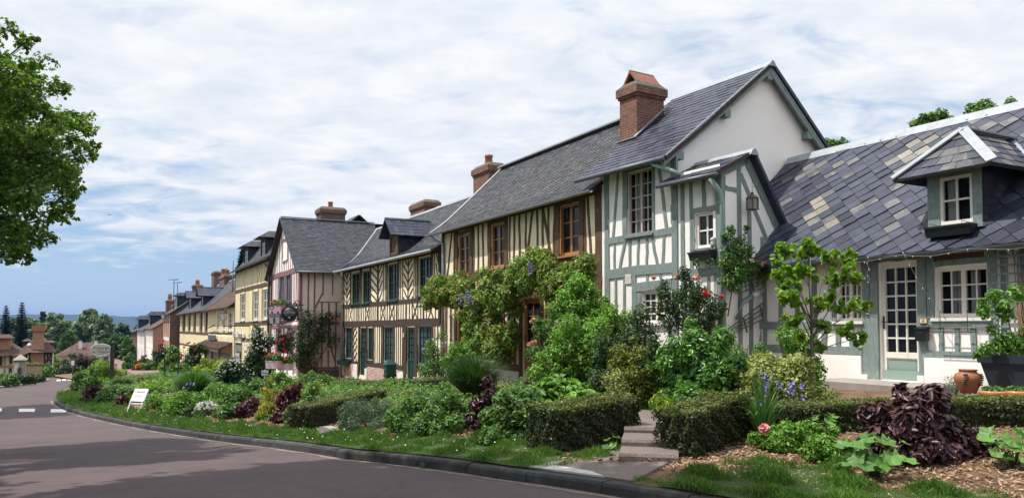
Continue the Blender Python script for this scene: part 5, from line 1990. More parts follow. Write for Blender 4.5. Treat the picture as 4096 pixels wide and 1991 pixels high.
# --- bungalow
Y4 = 125.0
r_ = lhouse('bungalow', 'low white bungalow with a broad brown roof and two white chimneys', 215, Y4, -5.3)
sx = Y4 / F
Lz = lambda py: zat(1, py, Y4) + 5.3
ax = lambda p: (p - 215) * sx
mb = LM(r_).mat(STONE_W)
mb.box(ax(146), ax(285), 0, 8, -1, Lz(893))
mb.build('wall', r_)
wn = LM(r_).mat(PT_GREY)
wn.box(ax(262), ax(276), -.06, .0, Lz(912), Lz(897))
for i in range(4): wn.mat(GLASS_G).box(ax(263) + i * 3.2 * sx, ax(265.6) + i * 3.2 * sx, -.08, -.06, Lz(911), Lz(898))
wn.build('window', r_)
rf = LM(r_).mat(TILE_R)
zr0, zr1 = Lz(893), Lz(862)
P4 = [(ax(143), -.9, zr0), (ax(288), -.9, zr0), (ax(288), 8.9, zr0), (ax(143), 8.9, zr0)]
T4 = [(ax(196), 4, zr1), (ax(240), 4, zr1)]
rf.add(P4 + T4, [(0, 1, 5, 4), (1, 2, 5), (2, 3, 4, 5), (3, 0, 4), (3, 2, 1, 0)])
coursed(rf, Vector(P4[0]), Vector(P4[1]), Vector(T4[1]), Vector(T4[0]), 14, .45)
rf.build('roof', r_)
for p, yb, yt in ((203, 878, 857), (243, 872, 857)):
    c = LM(r_).mat(STONE_W)
    c.box(ax(p) - 4.5 * sx, ax(p) + 4.5 * sx, 1.6, 2.2, Lz(yb) - .6, Lz(yt))
    c.mat(ZINC_D).box(ax(p) - 5 * sx, ax(p) + 5 * sx, 1.5, 2.3, Lz(yt), Lz(yt) + .12)
    c.build('chimney', r_)
# garden wall of the cottage
Y5 = 84.0
r_ = lhouse('garden_wall', 'low rubble stone garden wall with a tile coping below the cottage', 90, Y5, -3.6, 'wall')
sx = Y5 / F
mb = MB().mat(mat('honey_rubble', (.36, .27, .17), .9, .3, 3, .8, 5))
mb.box(-32 * sx, 18 * sx, 0, .45, -.6, 1.15)
mb.build('wall', r_)
cp = MB().mat(TILE_R)
for i in range(14): cp.box(-32 * sx + i * .155 * 1, -32 * sx + i * .155 + .15, -.08, .5, 1.15, 1.24 + random.uniform(0, .05))
for i in range(14): cp.box(-32 * sx + (14 + i) * .155, -32 * sx + (14 + i) * .155 + .15, -.08, .5, 1.15, 1.22 + random.uniform(0, .05))
cp.build('coping', r_)
# =============================================================== foliage colours
def lm(name, a, b, c, **k): return leafmat(name, [(0, a), (.5, b), (1, c)], **k)
L_MID = lm('leaf_mid_green', (0.050, 0.110, 0.021), (0.086, 0.187, 0.033), (0.152, 0.286, 0.054))
L_BRT = lm('leaf_bright_green', (0.068, 0.162, 0.016), (0.115, 0.257, 0.027), (0.189, 0.365, 0.047))
L_LIM = lm('leaf_lime', (0.096, 0.192, 0.014), (0.156, 0.288, 0.024), (0.240, 0.396, 0.036), trans=.4)
L_DRK = lm('leaf_dark_green', (0.018, 0.042, 0.012), (0.033, 0.072, 0.018), (0.063, 0.117, 0.027))
L_BOX = leafmat('leaf_box_shaded_side', [(0, (.014, .022, .006)), (.45, (.03, .048, .012)), (.8, (.055, .075, .02)), (.9, (.07, .05, .024)), (1, (.10, .075, .035))], clump=1.8)  # hedge sides: shade painted in as darker greens, some brown leaves mixed in
L_BOX_LIT = leafmat('leaf_box_lit_top', [(0, (.05, .085, .014)), (.5, (.10, .15, .03)), (.8, (.16, .18, .05)), (1, (.24, .17, .075))], clump=1.8)  # hedge tops: the same box leaf painted lighter, as if sunlit
L_PUR = lm('leaf_purple', (0.027, 0.011, 0.015), (0.056, 0.020, 0.025), (0.106, 0.043, 0.043), trans=.15, rough=.38)
L_PUR2 = lm('leaf_red_purple', (0.052, 0.012, 0.018), (0.098, 0.023, 0.034), (0.156, 0.039, 0.046), trans=.25)
L_BLU = lm('leaf_blue_green', (0.053, 0.098, 0.060), (0.083, 0.150, 0.090), (0.128, 0.210, 0.128))
L_YEL = lm('leaf_yellow', (0.170, 0.190, 0.012), (0.300, 0.300, 0.020), (0.420, 0.380, 0.030), trans=.35)
L_YGR = lm('leaf_yellow_green', (0.140, 0.220, 0.012), (0.220, 0.320, 0.018), (0.320, 0.420, 0.030), trans=.35)
L_VAR = lm('leaf_variegated', (.10, .15, .025), (.25, .30, .07), (.55, .54, .24), trans=.3)
L_EUO = lm('leaf_euonymus', (0.053, 0.083, 0.012), (0.128, 0.165, 0.021), (0.270, 0.285, 0.045))
L_GLO = lm('leaf_glossy', (0.052, 0.131, 0.021), (0.088, 0.219, 0.032), (0.175, 0.385, 0.061), rough=.3, spec=.5)
L_IVY = lm('leaf_climber_light', (0.085, 0.186, 0.022), (0.139, 0.295, 0.034), (0.232, 0.434, 0.062), clump=1.6)
L_WIS = lm('leaf_wisteria', (0.075, 0.160, 0.022), (0.140, 0.271, 0.037), (0.281, 0.338, 0.066), clump=1.4)
L_WISB = lm('leaf_wisteria_bronze', (0.130, 0.138, 0.032), (0.227, 0.244, 0.049), (0.324, 0.244, 0.082), clump=1.4)
L_MAL = lm('leaf_mallow', (0.085, 0.190, 0.040), (0.130, 0.270, 0.060), (0.200, 0.360, 0.090), trans=.35)
L_GRS = lm('blade_grass', (0.042, 0.105, 0.024), (0.068, 0.158, 0.033), (0.112, 0.225, 0.053), trans=.25)
L_GRSD = lm('blade_fountain_grass', (.022, .052, .014), (.035, .08, .02), (.06, .12, .032), trans=.25)
L_LWN = lm('blade_lawn', (0.051, 0.109, 0.017), (0.080, 0.174, 0.026), (0.145, 0.246, 0.051), clump=.8)
L_IRI = lm('blade_iris', (0.065, 0.156, 0.046), (0.098, 0.208, 0.058), (0.143, 0.260, 0.078), trans=.25)
L_TRE = lm('leaf_plane_tree', (0.081, 0.148, 0.023), (0.126, 0.229, 0.034), (0.197, 0.343, 0.048), trans=.35, clump=.5)
L_WIL = lm('leaf_willow', (0.107, 0.167, 0.078), (0.157, 0.235, 0.107), (0.235, 0.323, 0.157), clump=.12)
L_FAR = lm('leaf_far_tree', (0.026, 0.056, 0.013), (0.042, 0.084, 0.019), (0.066, 0.122, 0.028), clump=.12)
L_FARB = lm('leaf_far_bright', (0.052, 0.114, 0.018), (0.078, 0.156, 0.026), (0.114, 0.208, 0.037), clump=.2)
L_CON = lm('needle_conifer', (0.014, 0.036, 0.026), (0.026, 0.054, 0.036), (0.042, 0.078, 0.050), clump=.4, trans=.1)
BARK = mat('bark', (.11, .085, .065), .9, .3, 6, .7, 20, stretch=(5, 5, 1))
BARKD = mat('dark_twig', (.05, .035, .025), .9, .3, 8, .4, 30)
STEMG = mat('green_stem', (.07, .10, .03), .7, .2, 8, .2, 30)
def fcol(n, c): return mat(n, c, .6, .12, 20, 0, island=.12)
FL_PINK = fcol('petal_pink', (.72, .27, .27)); FL_PEACH = fcol('petal_peach', (.80, .50, .34)); FL_RED = fcol('petal_red', (.62, .05, .03))
FL_CRIM = fcol('petal_crimson', (.42, .015, .03)); FL_WHITE = fcol('petal_white', (.82, .82, .80)); FL_VIO = fcol('petal_violet', (.16, .12, .55))
FL_LIL = fcol('petal_lilac', (.30, .24, .48)); FL_ORG = fcol('petal_orange', (.70, .30, .04)); FL_YEL = fcol('petal_yellow', (.75, .55, .05))
B_PINK = bloom_mesh('bloom_pink', .055, FL_PINK, 14); B_PEACH = bloom_mesh('bloom_peach', .06, FL_PEACH, 14); B_RED = bloom_mesh('bloom_red', .05, FL_RED, 12)
B_CRIM = bloom_mesh('bloom_crimson', .05, FL_CRIM, 12); B_WHITE = bloom_mesh('bloom_white', .035, FL_WHITE, 8); B_ORG = bloom_mesh('bloom_orange', .06, FL_ORG, 8); B_YEL = bloom_mesh('bloom_yellow', .06, FL_YEL, 9)
B_GER = bloom_mesh('bloom_geranium', .06, fcol('petal_geranium', (.72, .06, .07)), 10)

def blooms(root, me, pts, sc=1.0, name='bloom'):
    for p in pts:
        o = link(name, me, root)
        o.location = p
        o.rotation_euler = (random.uniform(0, 6), random.uniform(0, 6), random.uniform(0, 6))
        s = sc * random.uniform(.8, 1.2)
        o.scale = (s, s, s)

def place(px, pyb=None, Y=None): return G(px, pyb) if Y is None else at(px, Y)

def bush(name, label, cat, px, pyt, wpx, m, n, L, pyb=None, Y=None, asp=.55, depth=.8, k=26, rb=.3, group=None, bl=None, blsc=1.00, up=.45, rnd=.55, shape=6, hang=0.0, inner=.5, stem=BARKD, off=0.0, fold=.25, topfl=False, hmin=.12):
    P = place(px, pyb, Y)
    if Y is None:                       # the base pixel is the front of the plant: step its centre back
        d = Vector((P.x, P.y, 0)).normalized()
        P = P + d * (wpx / 2 / F * P.y * depth * .75)
        P.z = ztf(P.x, P.y)
    h = max(hmin, zat(px, pyt, P.y) - P.z)
    rx = wpx / 2 / F * P.y * 1.12
    ry = rx * depth
    r = empty(name, P, math.atan2(P.x, P.y) * -1, label, cat, group)
    bl_ = ellip_blobs(rx * .9, ry * .9, h * .95, k, rb)
    fo = foliage('foliage', bl_, n, L, m, r, asp, zmin=0.0, up=up, rnd=rnd, shape=shape, inner=inner, hang=hang, fold=fold)
    sm = []
    for i in range(7):
        a = i / 7 * 6.28 + random.random()
        q = random.uniform(.35, .7)
        sm.append([(math.cos(a) * rx * .08, math.sin(a) * ry * .08, -.06), (math.cos(a) * rx * q * .5, math.sin(a) * ry * q * .5, h * .35), (math.cos(a) * rx * q, math.sin(a) * ry * q, h * random.uniform(.6, .85))])
    stems_mesh(sm, max(.006, h * .014), stem, 'stem', r, 5)
    if bl:
        me, cnt = bl
        pts = []
        for i in range(cnt):
            a = random.uniform(-2.9, -.25)
            e = random.uniform(.1, 1.2) if not topfl else random.uniform(.8, 1.4)
            pts.append((math.cos(a) * math.cos(e) * rx * .86, math.sin(a) * math.cos(e) * ry * .9, h * (.45 + .45 * math.sin(e))))
        blooms(r, me, pts, blsc)
    return r

def bladeclump(name, label, cat, px, pyt, wpx, m, n, Lw, pyb=None, Y=None, arch=.7, group=None, seg=5, upright=.25):
    """arching strap leaves from one crown"""
    P = place(px, pyb, Y)
    h = zat(px, pyt, P.y) - P.z
    rx = wpx / 2 / F * P.y
    r = empty(name, P, 0, label, cat, group)
    V, Fc = [], []
    a = rng.uniform(0, 2 * np.pi, n)
    q = rng.uniform(0, 1, n) ** .7
    hh = h * rng.uniform(.6, 1.08, n)
    for i in range(n):
        ca, sa = math.cos(a[i]), math.sin(a[i])
        b0 = len(V)
        ln = h * random.uniform(.72, 1.12)
        f0 = upright * .3 + q[i] * .62
        bn = (.25 + 1.15 * arch + .5 * q[i]) * random.uniform(.5, 1.3)
        ox, oz = 0.0, 0.0
        base = (ca * rx * .12 * q[i], sa * rx * .12 * q[i])
        for s in range(seg + 1):
            t = s / seg
            if s:
                an = f0 + bn * t ** 2
                ox += math.sin(an) * ln / seg * min(1.3, max(.5, rx / h)); oz += math.cos(an) * ln / seg
            out, z = ox, max(oz, .01)
            w_ = Lw * (1 - .85 * t ** 1.5) * (.6 + .4 * min(1, t * 4)) / 2
            V.append((base[0] + ca * out - sa * w_, base[1] + sa * out + ca * w_, z))
            V.append((base[0] + ca * out + sa * w_, base[1] + sa * out - ca * w_, z))
        for s in range(seg):
            c = b0 + 2 * s
            Fc.append((c, c + 1, c + 3, c + 2))
    npmesh('leaf_clump', V, Fc, [m], parent=r)
    return r, P, h, rx

def hedge(name, label, A, B, wid, h0, h1, n, group=None, flare=.06):
    """clipped hedge: solid twiggy core and a skin of small leaves; A,B are ground points on the front face line"""
    A, B = Vector(A), Vector(B)
    d = Vector((B.x - A.x, B.y - A.y, 0)); Ln = d.length; d.normalize()
    nrm = Vector((-d.y, d.x, 0))
    if nrm.y < 0: nrm = -nrm          # away from the camera
    r = empty(name, A, math.atan2(d.y, d.x), label, 'hedge', group)
    sgn = 1 if Vector((-d.y, d.x, 0)).dot(nrm) > 0 else -1
    zb0, zb1 = 0.0, B.z - A.z
    core = MB().mat(mat('hedge_twigs', (.03, .026, .012), .95, .4, 12, .8, 30))
    e = .05
    vs = []
    for x, zb, h in ((e, zb0, h0), (Ln - e, zb1, h1)):
        for y, zz_ in ((e, -.25), (wid - e, -.25), (wid - e, h - e), (e, h - e)):
            vs.append((x, y * sgn, zb + zz_))
    core.add(vs, [(0, 1, 2, 3), (7, 6, 5, 4), (0, 4, 5, 1), (1, 5, 6, 2), (2, 6, 7, 3), (3, 7, 4, 0)])
    core.build('twig_core', r)
    ar = {'t': Ln * wid, 'f': Ln * (h0 + h1) / 2, 'b': Ln * (h0 + h1) / 2 * .4, 'l': wid * h0, 'r': wid * h1}
    tot = sum(ar.values())
    for nm, mm, keys in (('side_foliage', L_BOX, 'fblr'), ('top_foliage', L_BOX_LIT, 't')):
        Ps, Ns = [], []
        for k in keys:
            c = int(n * ar[k] / tot * (1.15 if k == 't' else 1))
            u, v = rng.uniform(0, 1, c), rng.uniform(0, 1, c)
            wob = .028 * np.sin(u * 19 + v * 7) + .02 * np.sin(u * 41 + v * 23) + rng.normal(0, .016, c)
            zb = zb0 + (zb1 - zb0) * u
            hh = h0 + (h1 - h0) * u
            if k == 't': P = np.stack([u * Ln, v * wid * sgn, zb + hh - .02 + wob], 1); Nn = np.tile([0, 0, 1.], (c, 1))
            elif k == 'f': P = np.stack([u * Ln, (.02 - wob + flare * 0) * sgn, zb + hh * v], 1); Nn = np.tile([0, -1. * sgn, .1], (c, 1))
            elif k == 'b': P = np.stack([u * Ln, (wid - .02 + wob) * sgn, zb + hh * (1 - v * .6)], 1); Nn = np.tile([0, 1. * sgn, .1], (c, 1))
            elif k == 'l': P = np.stack([.02 - wob, u * wid * sgn, zb0 + h0 * v], 1); Nn = np.tile([-1., 0, .1], (c, 1))
            else: P = np.stack([Ln - .02 + wob, u * wid * sgn, zb1 + h1 * v], 1); Nn = np.tile([1., 0, .1], (c, 1))
            Ps.append(P); Ns.append(Nn)
        P, Nn = np.concatenate(Ps), np.concatenate(Ns) + .75 * unit(sum(len(x) for x in Ps))
        V, Fc = leaves(P, Nn, .034, .6, .25, 4)
        npmesh(nm, V, Fc, [mm], parent=r)
    return r

def climber(name, label, cat, W, zoom, blobs, m, n, L, dep=-.35, asp=.55, hang=0.0, group=None, stems=(), bl=None, blsc=1.00, shape=6, flat=.6, up=.35, m2=None, sr=.014):
    """foliage on a wall: blobs are (x, y, r) in zoom pixels, r in display pixels"""
    pts = []
    for b in blobs:
        x, y, rr = b[:3]
        d = dep if len(b) < 4 else b[3]
        a, z = W.P(zoom(x, y), dep=d)
        wp = W.W(a, d, z)
        pts.append((wp.x, wp.y, wp.z, rr / F * wp.y))
    base = Vector((pts[0][0], pts[0][1], ztf(pts[0][0], pts[0][1])))
    if stems:
        x, y = stems[0][0][:2]
        a, z = W.P(zoom(x, y), dep=dep)
        base = W.W(a, dep * .4, z)
        base.z = ztf(base.x, base.y)
    r = empty(name, base, 0, label, cat, group)
    loc = [(p[0] - base.x, p[1] - base.y, p[2] - base.z, p[3]) for p in pts]
    sub = []
    for x, y, z, rr in loc:
        for i in range(5):
            q = unit(1)[0] * rr * .62
            sub.append((x + q[0], y + q[1] * flat, z + q[2], rr * random.uniform(.42, .62)))
    foliage('foliage', sub, n, L, m, r, asp, hang=hang, shape=shape, up=up)
    if m2: foliage('young_foliage', sub[::2], n // 3, L, m2, r, asp, hang=hang, shape=shape, up=up)
    if stems:
        sl = []
        for st_ in stems:
            pl_ = []
            for x, y in st_:
                a, z = W.P(zoom(x, y), dep=dep * .6)
                wp = W.W(a, dep * .6, z) - base
                pl_.append((wp.x + random.uniform(-.02, .02), wp.y, wp.z))
            sl.append(pl_)
        stems_mesh(sl, sr, BARK, 'stem', r, 6)
    if bl:
        me, bpx = bl
        pp = []
        for x, y in bpx:
            a, z = W.P(zoom(x, y), dep=dep - .22)
            pp.append(W.W(a, dep - .22, z) - base)
        blooms(r, me, pp, blsc)
    return r

idz = lambda x, y: (x, y)
# =============================================================== near garden, right of the path
def persicaria():
    P = G(2307, 1172); d = Vector((P.x, P.y, 0)).normalized()
    P = P + d * .36; P.z = ztf(P.x, P.y)
    h = zat(2307, 965, P.y) - P.z
    rx = 140 / F * P.y
    r = empty('purple_shrub', P, 0, 'large dark purple lance-leaved shrub in front of the slate cottage door', 'shrub')
    bl = ellip_blobs(rx * .92, rx * .75, h * .95, 60, .2)
    foliage('foliage', bl, 8500, .10, L_PUR, r, .36, zmin=.02, up=.45, rnd=.45, hang=.4, inner=.72, fold=.14)
    foliage('inner_foliage', bl, 2600, .13, L_PUR, r, .4, zmin=.02, inner=.2)
    sm = []
    for i in range(14):
        a = i * .9
        q = random.uniform(.5, .95)
        sm.append([(math.cos(a) * .08, math.sin(a) * .08, -.05), (math.cos(a) * rx * q * .5, math.sin(a) * rx * q * .4, h * .5), (math.cos(a) * rx * q, math.sin(a) * rx * .7 * q, h * random.uniform(.7, 1.02))])
    stems_mesh(sm, .012, mat('purple_stem', (.08, .03, .03), .6, .2, 8, 0), 'stem', r)
persicaria()
def mallow(name, label, px, pyb, pyt, wpx, n, L):
    P = G(px, pyb)
    h = zat(px, pyt, P.y) - P.z
    rx = wpx / 2 / F * P.y
    r = empty(name, P, 0, label, 'plant')
    V, Fc, sm = [], [], []
    for i in range(n):
        a = random.uniform(0, 6.28); q = random.uniform(.15, 1) ** .7
        z = h * random.uniform(.25, 1.0) * (1 - .25 * q)
        c = Vector((math.cos(a) * rx * q, math.sin(a) * rx * q * .8, z))
        nn = Vector((math.cos(a) * .5, math.sin(a) * .5 - .35, 1)).normalized()
        nn = (nn + Vector(unit(1)[0]) * .35).normalized()
        t = Vector((math.cos(a), math.sin(a), -.3)); t = (t - nn * t.dot(nn)).normalized()
        b = nn.cross(t)
        R_ = L * random.uniform(.6, 1.1) / 2
        b0 = len(V)
        K_ = 20
        V.append(tuple(c - t * R_ * .25 + nn * (-.18 * R_)))
        for k in range(K_):
            f_ = 2 * math.pi * k / K_
            lob = 1 + .16 * math.cos(5 * f_) + .05 * math.cos(10 * f_ + 1)
            if abs(f_ - math.pi) < .35: lob *= .45
            wv = .10 * R_ * math.cos(5 * f_ + .5)
            V.append(tuple(c + t * math.cos(f_) * R_ * lob + b * math.sin(f_) * R_ * lob + nn * wv))
        for k in range(K_): Fc.append((b0, b0 + 1 + k, b0 + 1 + (k + 1) % K_, b0 + 1 + (k + 1) % K_))
        sm.append([(0, 0, -.03), (c.x * .4, c.y * .4, z * .55), tuple(c - nn * .2 * R_)])
    me = bpy.data.meshes.new('foliage')
    me.from_pydata(V, [], [f[:3] for f in Fc])
    me.materials.append(L_MAL)
    link('foliage', me, r)
    stems_mesh(sm, .006, STEMG, 'stem', r)
mallow('mallow', 'pale green round-leaved mallow at the foot of the purple shrub', 2205, 1200, 1082, 185, 34, .165)
mallow('mallow', 'pale green round-leaved mallow at the right edge of the bed', 2550, 1172, 1062, 140, 28, .17)
mallow('mallow', 'small round-leaved mallow behind the pink rose bush', 2075, 1092, 1036, 76, 14, .11)
mallow('mallow', 'seedling mallow growing at the foot of the left clipped hedge by the steps', 1550, 1132, 1094, 66, 13, .10)
r, P, h, rx = bladeclump('iris', 'tall violet iris clump in front of the right clipped hedge', 'iris', 1918, 925, 150, L_IRI, 150, .026, pyb=1108, arch=.15, upright=.12)
def irisfl(r, P, spots, sc=1.0):
    sl = []
    for px, py in spots:
        d = ray(px, py); q = (P.y - .03) / d[1]
        p = Vector((d[0] * q, P.y - .03, EYE + d[2] * q)) - P
        V, Fc = leaves(np.array([[math.cos(a) * .028 * sc, math.sin(a) * .028 * sc, (.03 if k % 2 else -.02) * sc] for k, a in enumerate(np.linspace(0, 5.2, 6))]), np.array([[math.cos(a) * (.4 if k % 2 else .9), math.sin(a) * (.4 if k % 2 else .9), .5] for k, a in enumerate(np.linspace(0, 5.2, 6))]), .075 * sc, .6, .25, 6)
        o = npmesh('bloom', V, Fc, [random.choice([FL_VIO, FL_VIO, FL_LIL])], parent=r)
        o.location = p
        sl.append([(p.x * .3, p.y * .3, 0), (p.x * .8, p.y * .7, p.z * .6), tuple(p)])
    stems_mesh(sl, .006 * sc, STEMG, 'flower_stem', r)
irisfl(r, P, sc=.72, spots=[(1922, 945), (1930, 958), (1925, 975), (1925, 990), (1962, 970), (1990, 968), (1995, 985), (1917, 1012), (2018, 972), (2022, 1000), (1978, 990)])
bush('rose_bush', 'low leafy rose bush with one pink bloom beside the violet irises', 'rose bush', 1992, 1048, 160, L_BRT, 5600, .045, pyb=1138, bl=(B_PINK, 1), depth=.7)
bush('rose_bush', 'low leafy bush between the pink rose and the pale mallow', 'bush', 2088, 1075, 120, L_BRT, 4200, .045, pyb=1168, depth=.7)
bush('purple_seedling', 'small dusky purple plant between the big purple shrub and the right hedge', 'plant', 2470, 1050, 60, L_PUR, 300, .08, pyb=1150)
# clipped hedges
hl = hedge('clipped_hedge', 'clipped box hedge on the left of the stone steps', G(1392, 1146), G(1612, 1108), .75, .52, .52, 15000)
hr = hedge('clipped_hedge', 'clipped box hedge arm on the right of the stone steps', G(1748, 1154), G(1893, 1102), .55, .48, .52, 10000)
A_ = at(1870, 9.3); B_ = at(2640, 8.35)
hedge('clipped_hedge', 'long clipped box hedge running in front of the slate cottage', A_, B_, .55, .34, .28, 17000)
# middle garden
bush('variegated_shrub', 'rounded yellow-variegated shrub below the young lime tree', 'shrub', 1965, 862, 245, L_VAR, 14000, .05, Y=10.6, k=40, rb=.22)
bush('glossy_shrub', 'large glossy green shrub in front of the gabled house', 'shrub', 1758, 808, 275, L_GLO, 15000, .085, Y=11.3, asp=.42, k=44, rb=.2, hang=.3)
bush('dark_shrub', 'dark fine-leaved evergreen shrub left of the glossy shrub', 'shrub', 1605, 768, 215, L_DRK, 15000, .055, Y=13.0, k=36, rb=.24)
bush('golden_shrub', 'yellow-flecked evergreen shrub in front of the dark shrub', 'shrub', 1592, 840, 150, L_EUO, 11000, .045, Y=11.7, k=36, rb=.22)
bush('golden_shrub', 'small bright yellow-green sprig at the foot of the glossy shrub', 'shrub', 1665, 955, 48, L_YGR, 420, .07, Y=10.4, asp=.4)
bush('pale_shrub', 'small pale variegated shrub behind the left clipped hedge', 'shrub', 1547, 905, 66, L_VAR, 1500, .045, Y=11.2)
r = bush('rose_bush', 'fine-leaved rose bush with crimson blooms right of the glossy shrub', 'rose bush', 1848, 832, 160, L_MID, 9000, .04, Y=12.3, k=34, rb=.24)
def bpx(r, me, pts, Yo, sc=1.0):
    L_ = []
    iv = r.matrix_world.inverted() if False else None
    rz = r.rotation_euler.z
    for px, py in pts:
        w_ = tri(px, py, Yo) - Vector(r.location)
        c, s = math.cos(-rz), math.sin(-rz)
        L_.append((w_.x * c - w_.y * s, w_.x * s + w_.y * c, w_.z))
    blooms(r, me, L_, sc)
bpx(r, B_CRIM, [(1846, 902), (1847, 962), (1838, 880)], 11.6, .8)
bush('small_bush', 'small fresh green bush against the wall under the trellis', 'bush', 1905, 850, 110, L_MID, 2600, .045, Y=13.4)
bush('small_bush', 'leafy bush behind the lime tree trunk', 'bush', 2000, 800, 120, L_BRT, 2400, .07, Y=12.0)
r = bush('lavender', 'small grey lavender by the terracotta jar', 'lavender', 2395, 945, 60, L_BLU, 700, .05, Y=11.0, asp=.15, hmin=.2)
# climber dome and wisteria on the oak house
r = bush('climbing_hydrangea', 'tall rounded light green climber at the corner of the oak house', 'climber', 1480, 660, 205, L_IVY, 32000, .062, Y=16.6, k=80, rb=.17, depth=.6)
bush('climbing_hydrangea', 'shaded lower green mass under the rounded climber', 'climber', 1470, 770, 235, L_IVY, 19000, .06, Y=15.4, k=60, rb=.2, depth=.5)
w = HB.f
bl = [(60, 640, 34), (20, 690, 34), (110, 620, 34), (150, 690, 40), (200, 620, 38), (250, 660, 44), (300, 700, 44), (250, 750, 36), (330, 620, 40), (390, 640, 44), (420, 720, 40), (470, 560, 42), (500, 640, 44), (540, 510, 44), (590, 560, 50), (620, 490, 38), (660, 540, 46), (700, 600, 44), (730, 540, 40), (780, 580, 44), (820, 620, 40), (860, 560, 40), (900, 530, 44), (470, 740, 34), (330, 800, 44), (300, 870, 44), (370, 900, 48), (430, 930, 44), (400, 980, 44), (340, 950, 40), (450, 870, 38)]
wist = climber('wisteria', 'big wisteria with bronze young leaves trained across the oak house front', 'wisteria', w, z5, bl, L_WIS, 27000, .135, dep=-.8, asp=.36, hang=.35, m2=L_WISB,
    stems=[[(400, 1010), (420, 820), (520, 680), (640, 600)], [(400, 1010), (405, 800), (300, 690), (120, 640)], [(640, 620), (760, 580), (900, 550)]], sr=.04)
for px, py in ((232, 670), (196, 690), (245, 690), (752, 720), (585, 510)):
    a, z = w.P(z5(px, py), dep=-1.3)
    wp = w.W(a, -1.3, z) - Vector(wist.location)
    P_ = np.array([[wp.x, wp.y, wp.z + .16]]) + np.stack([rng.normal(0, .035, 60), rng.normal(0, .035, 60), -rng.uniform(0, .34, 60)], 1)
    V, Fc = leaves(P_, unit(60), .05, .8, .3, 6)
    npmesh('flower_raceme', V, Fc, [FL_LIL], parent=wist)
r = bush('rose_bush', 'rose bush with peach blooms beside the oak house door', 'rose bush', 1375, 780, 105, L_MID, 8000, .06, Y=17.6, k=34, rb=.24, depth=.7)
bpx(r, B_PEACH, [(1341, 803), (1337, 808), (1338, 862), (1332, 866), (1378, 776), (1418, 792), (1345, 860)], 16.9, .85)
bush('purple_foliage', 'low purple-leaved plant in front of the oak house door', 'plant', 1370, 905, 125, L_PUR2, 1300, .12, Y=16.2, asp=.4)
bush('broad_leaved_shrub', 'bright broad-leaved shrub behind the left clipped hedge', 'shrub', 1410, 930, 215, L_BRT, 4200, .14, Y=11.6, asp=.62, up=.7, k=34, rb=.24)
bush('rose_bush', 'large leafy rose bush left of the left clipped hedge', 'rose bush', 1310, 950, 165, L_MID, 11000, .055, pyb=1112, k=40, rb=.22)
bush('rose_bush', 'low rose sprawl at the lawn edge below the large rose bush', 'rose bush', 1243, 1056, 84, L_MID, 1900, .05, pyb=1122)
bush('purple_shrub', 'dark purple shrub between two green bushes facing the lawn', 'shrub', 1226, 955, 85, L_PUR, 2600, .10, pyb=1085, asp=.4, hang=.5)
bladeclump('fountain_grass', 'big arching fountain grass clump below the wisteria', 'grass clump', 1190, 890, 240, L_GRSD, 2300, .02, Y=16.0, arch=.12, upright=.1)
bush('green_shrub', 'broad dense green shrub left of the dark purple one', 'shrub', 1090, 965, 235, L_MID, 14000, .055, pyb=1095, k=44, rb=.2)
bush('catmint', 'blue-green catmint mound beside the low box hedge', 'catmint', 935, 984, 175, L_BLU, 9500, .04, pyb=1080, asp=.35, k=40, rb=.2)
bush('white_rose_bush', 'rose bush with white blooms at the left corner of the oak house', 'rose bush', 1105, 826, 95, L_MID, 5000, .06, Y=24.0, bl=(B_WHITE, 10), blsc=0.77, k=34, rb=.24)
bush('leafy_bush', 'sunlit leafy bush between the white rose and the fountain grass', 'bush', 1150, 850, 80, L_BRT, 2600, .08, Y=20.5)
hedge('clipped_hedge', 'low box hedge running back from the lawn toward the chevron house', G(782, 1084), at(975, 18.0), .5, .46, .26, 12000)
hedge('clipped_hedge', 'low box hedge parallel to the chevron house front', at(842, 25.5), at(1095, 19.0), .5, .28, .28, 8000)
bush('leafy_bush', 'low grey-green perennials against the brick base of the chevron house', 'bush', 878, 944, 95, L_MID, 2600, .07, Y=29.0)
bush('leafy_bush', 'low perennials under the green letter box', 'bush', 985, 948, 75, L_MID, 1800, .065, Y=26.5)
bush('white_flowers', 'white-flowered perennials by the right brick base of the chevron house', 'flowers', 1082, 955, 62, L_MID, 1500, .06, Y=23.5, bl=(B_WHITE, 16), blsc=0.66)
bush('purple_shrub', 'reddish purple shrub between the yellow spirea and the green shrub', 'shrub', 735, 950, 88, L_PUR2, 3400, .10, pyb=1062, asp=.4, k=34, rb=.24)
bush('yellow_spirea', 'bright yellow spirea left of the reddish purple shrub', 'shrub', 692, 950, 78, L_YEL, 5000, .06, pyb=1052, asp=.4, k=30, depth=.9)
bush('yellow_spirea', 'yellow spirea tuft behind the reddish purple shrub', 'shrub', 792, 955, 50, L_YEL, 1200, .06, Y=20.5, asp=.4)
bush('green_shrub', 'green shrub right of the reddish purple shrub', 'shrub', 800, 964, 105, L_MID, 4600, .065, pyb=1062, k=36, rb=.22)
bush('green_shrub', 'low green bush at the lawn edge under the reddish purple shrub', 'shrub', 750, 1012, 70, L_MID, 1800, .06, pyb=1070)
bush('purple_shrub', 'small round dark red shrub by the lawn', 'shrub', 628, 1000, 62, L_PUR2, 2200, .07, pyb=1050, k=30)
bladeclump('daylily', 'tuft of strap leaves below the yellow spirea', 'daylily', 690, 1022, 62, L_IRI, 60, .04, pyb=1064, arch=1.0)
bush('yellow_spirea', 'little yellow-green mound beside the daylily tuft', 'shrub', 660, 1030, 40, L_YGR, 900, .05, pyb=1058)
r = bush('white_flowers', 'clump of white flowers at the edge of the lawn', 'flowers', 517, 1006, 58, L_MID, 900, .06, pyb=1048, bl=(B_WHITE, 42), blsc=1.10)
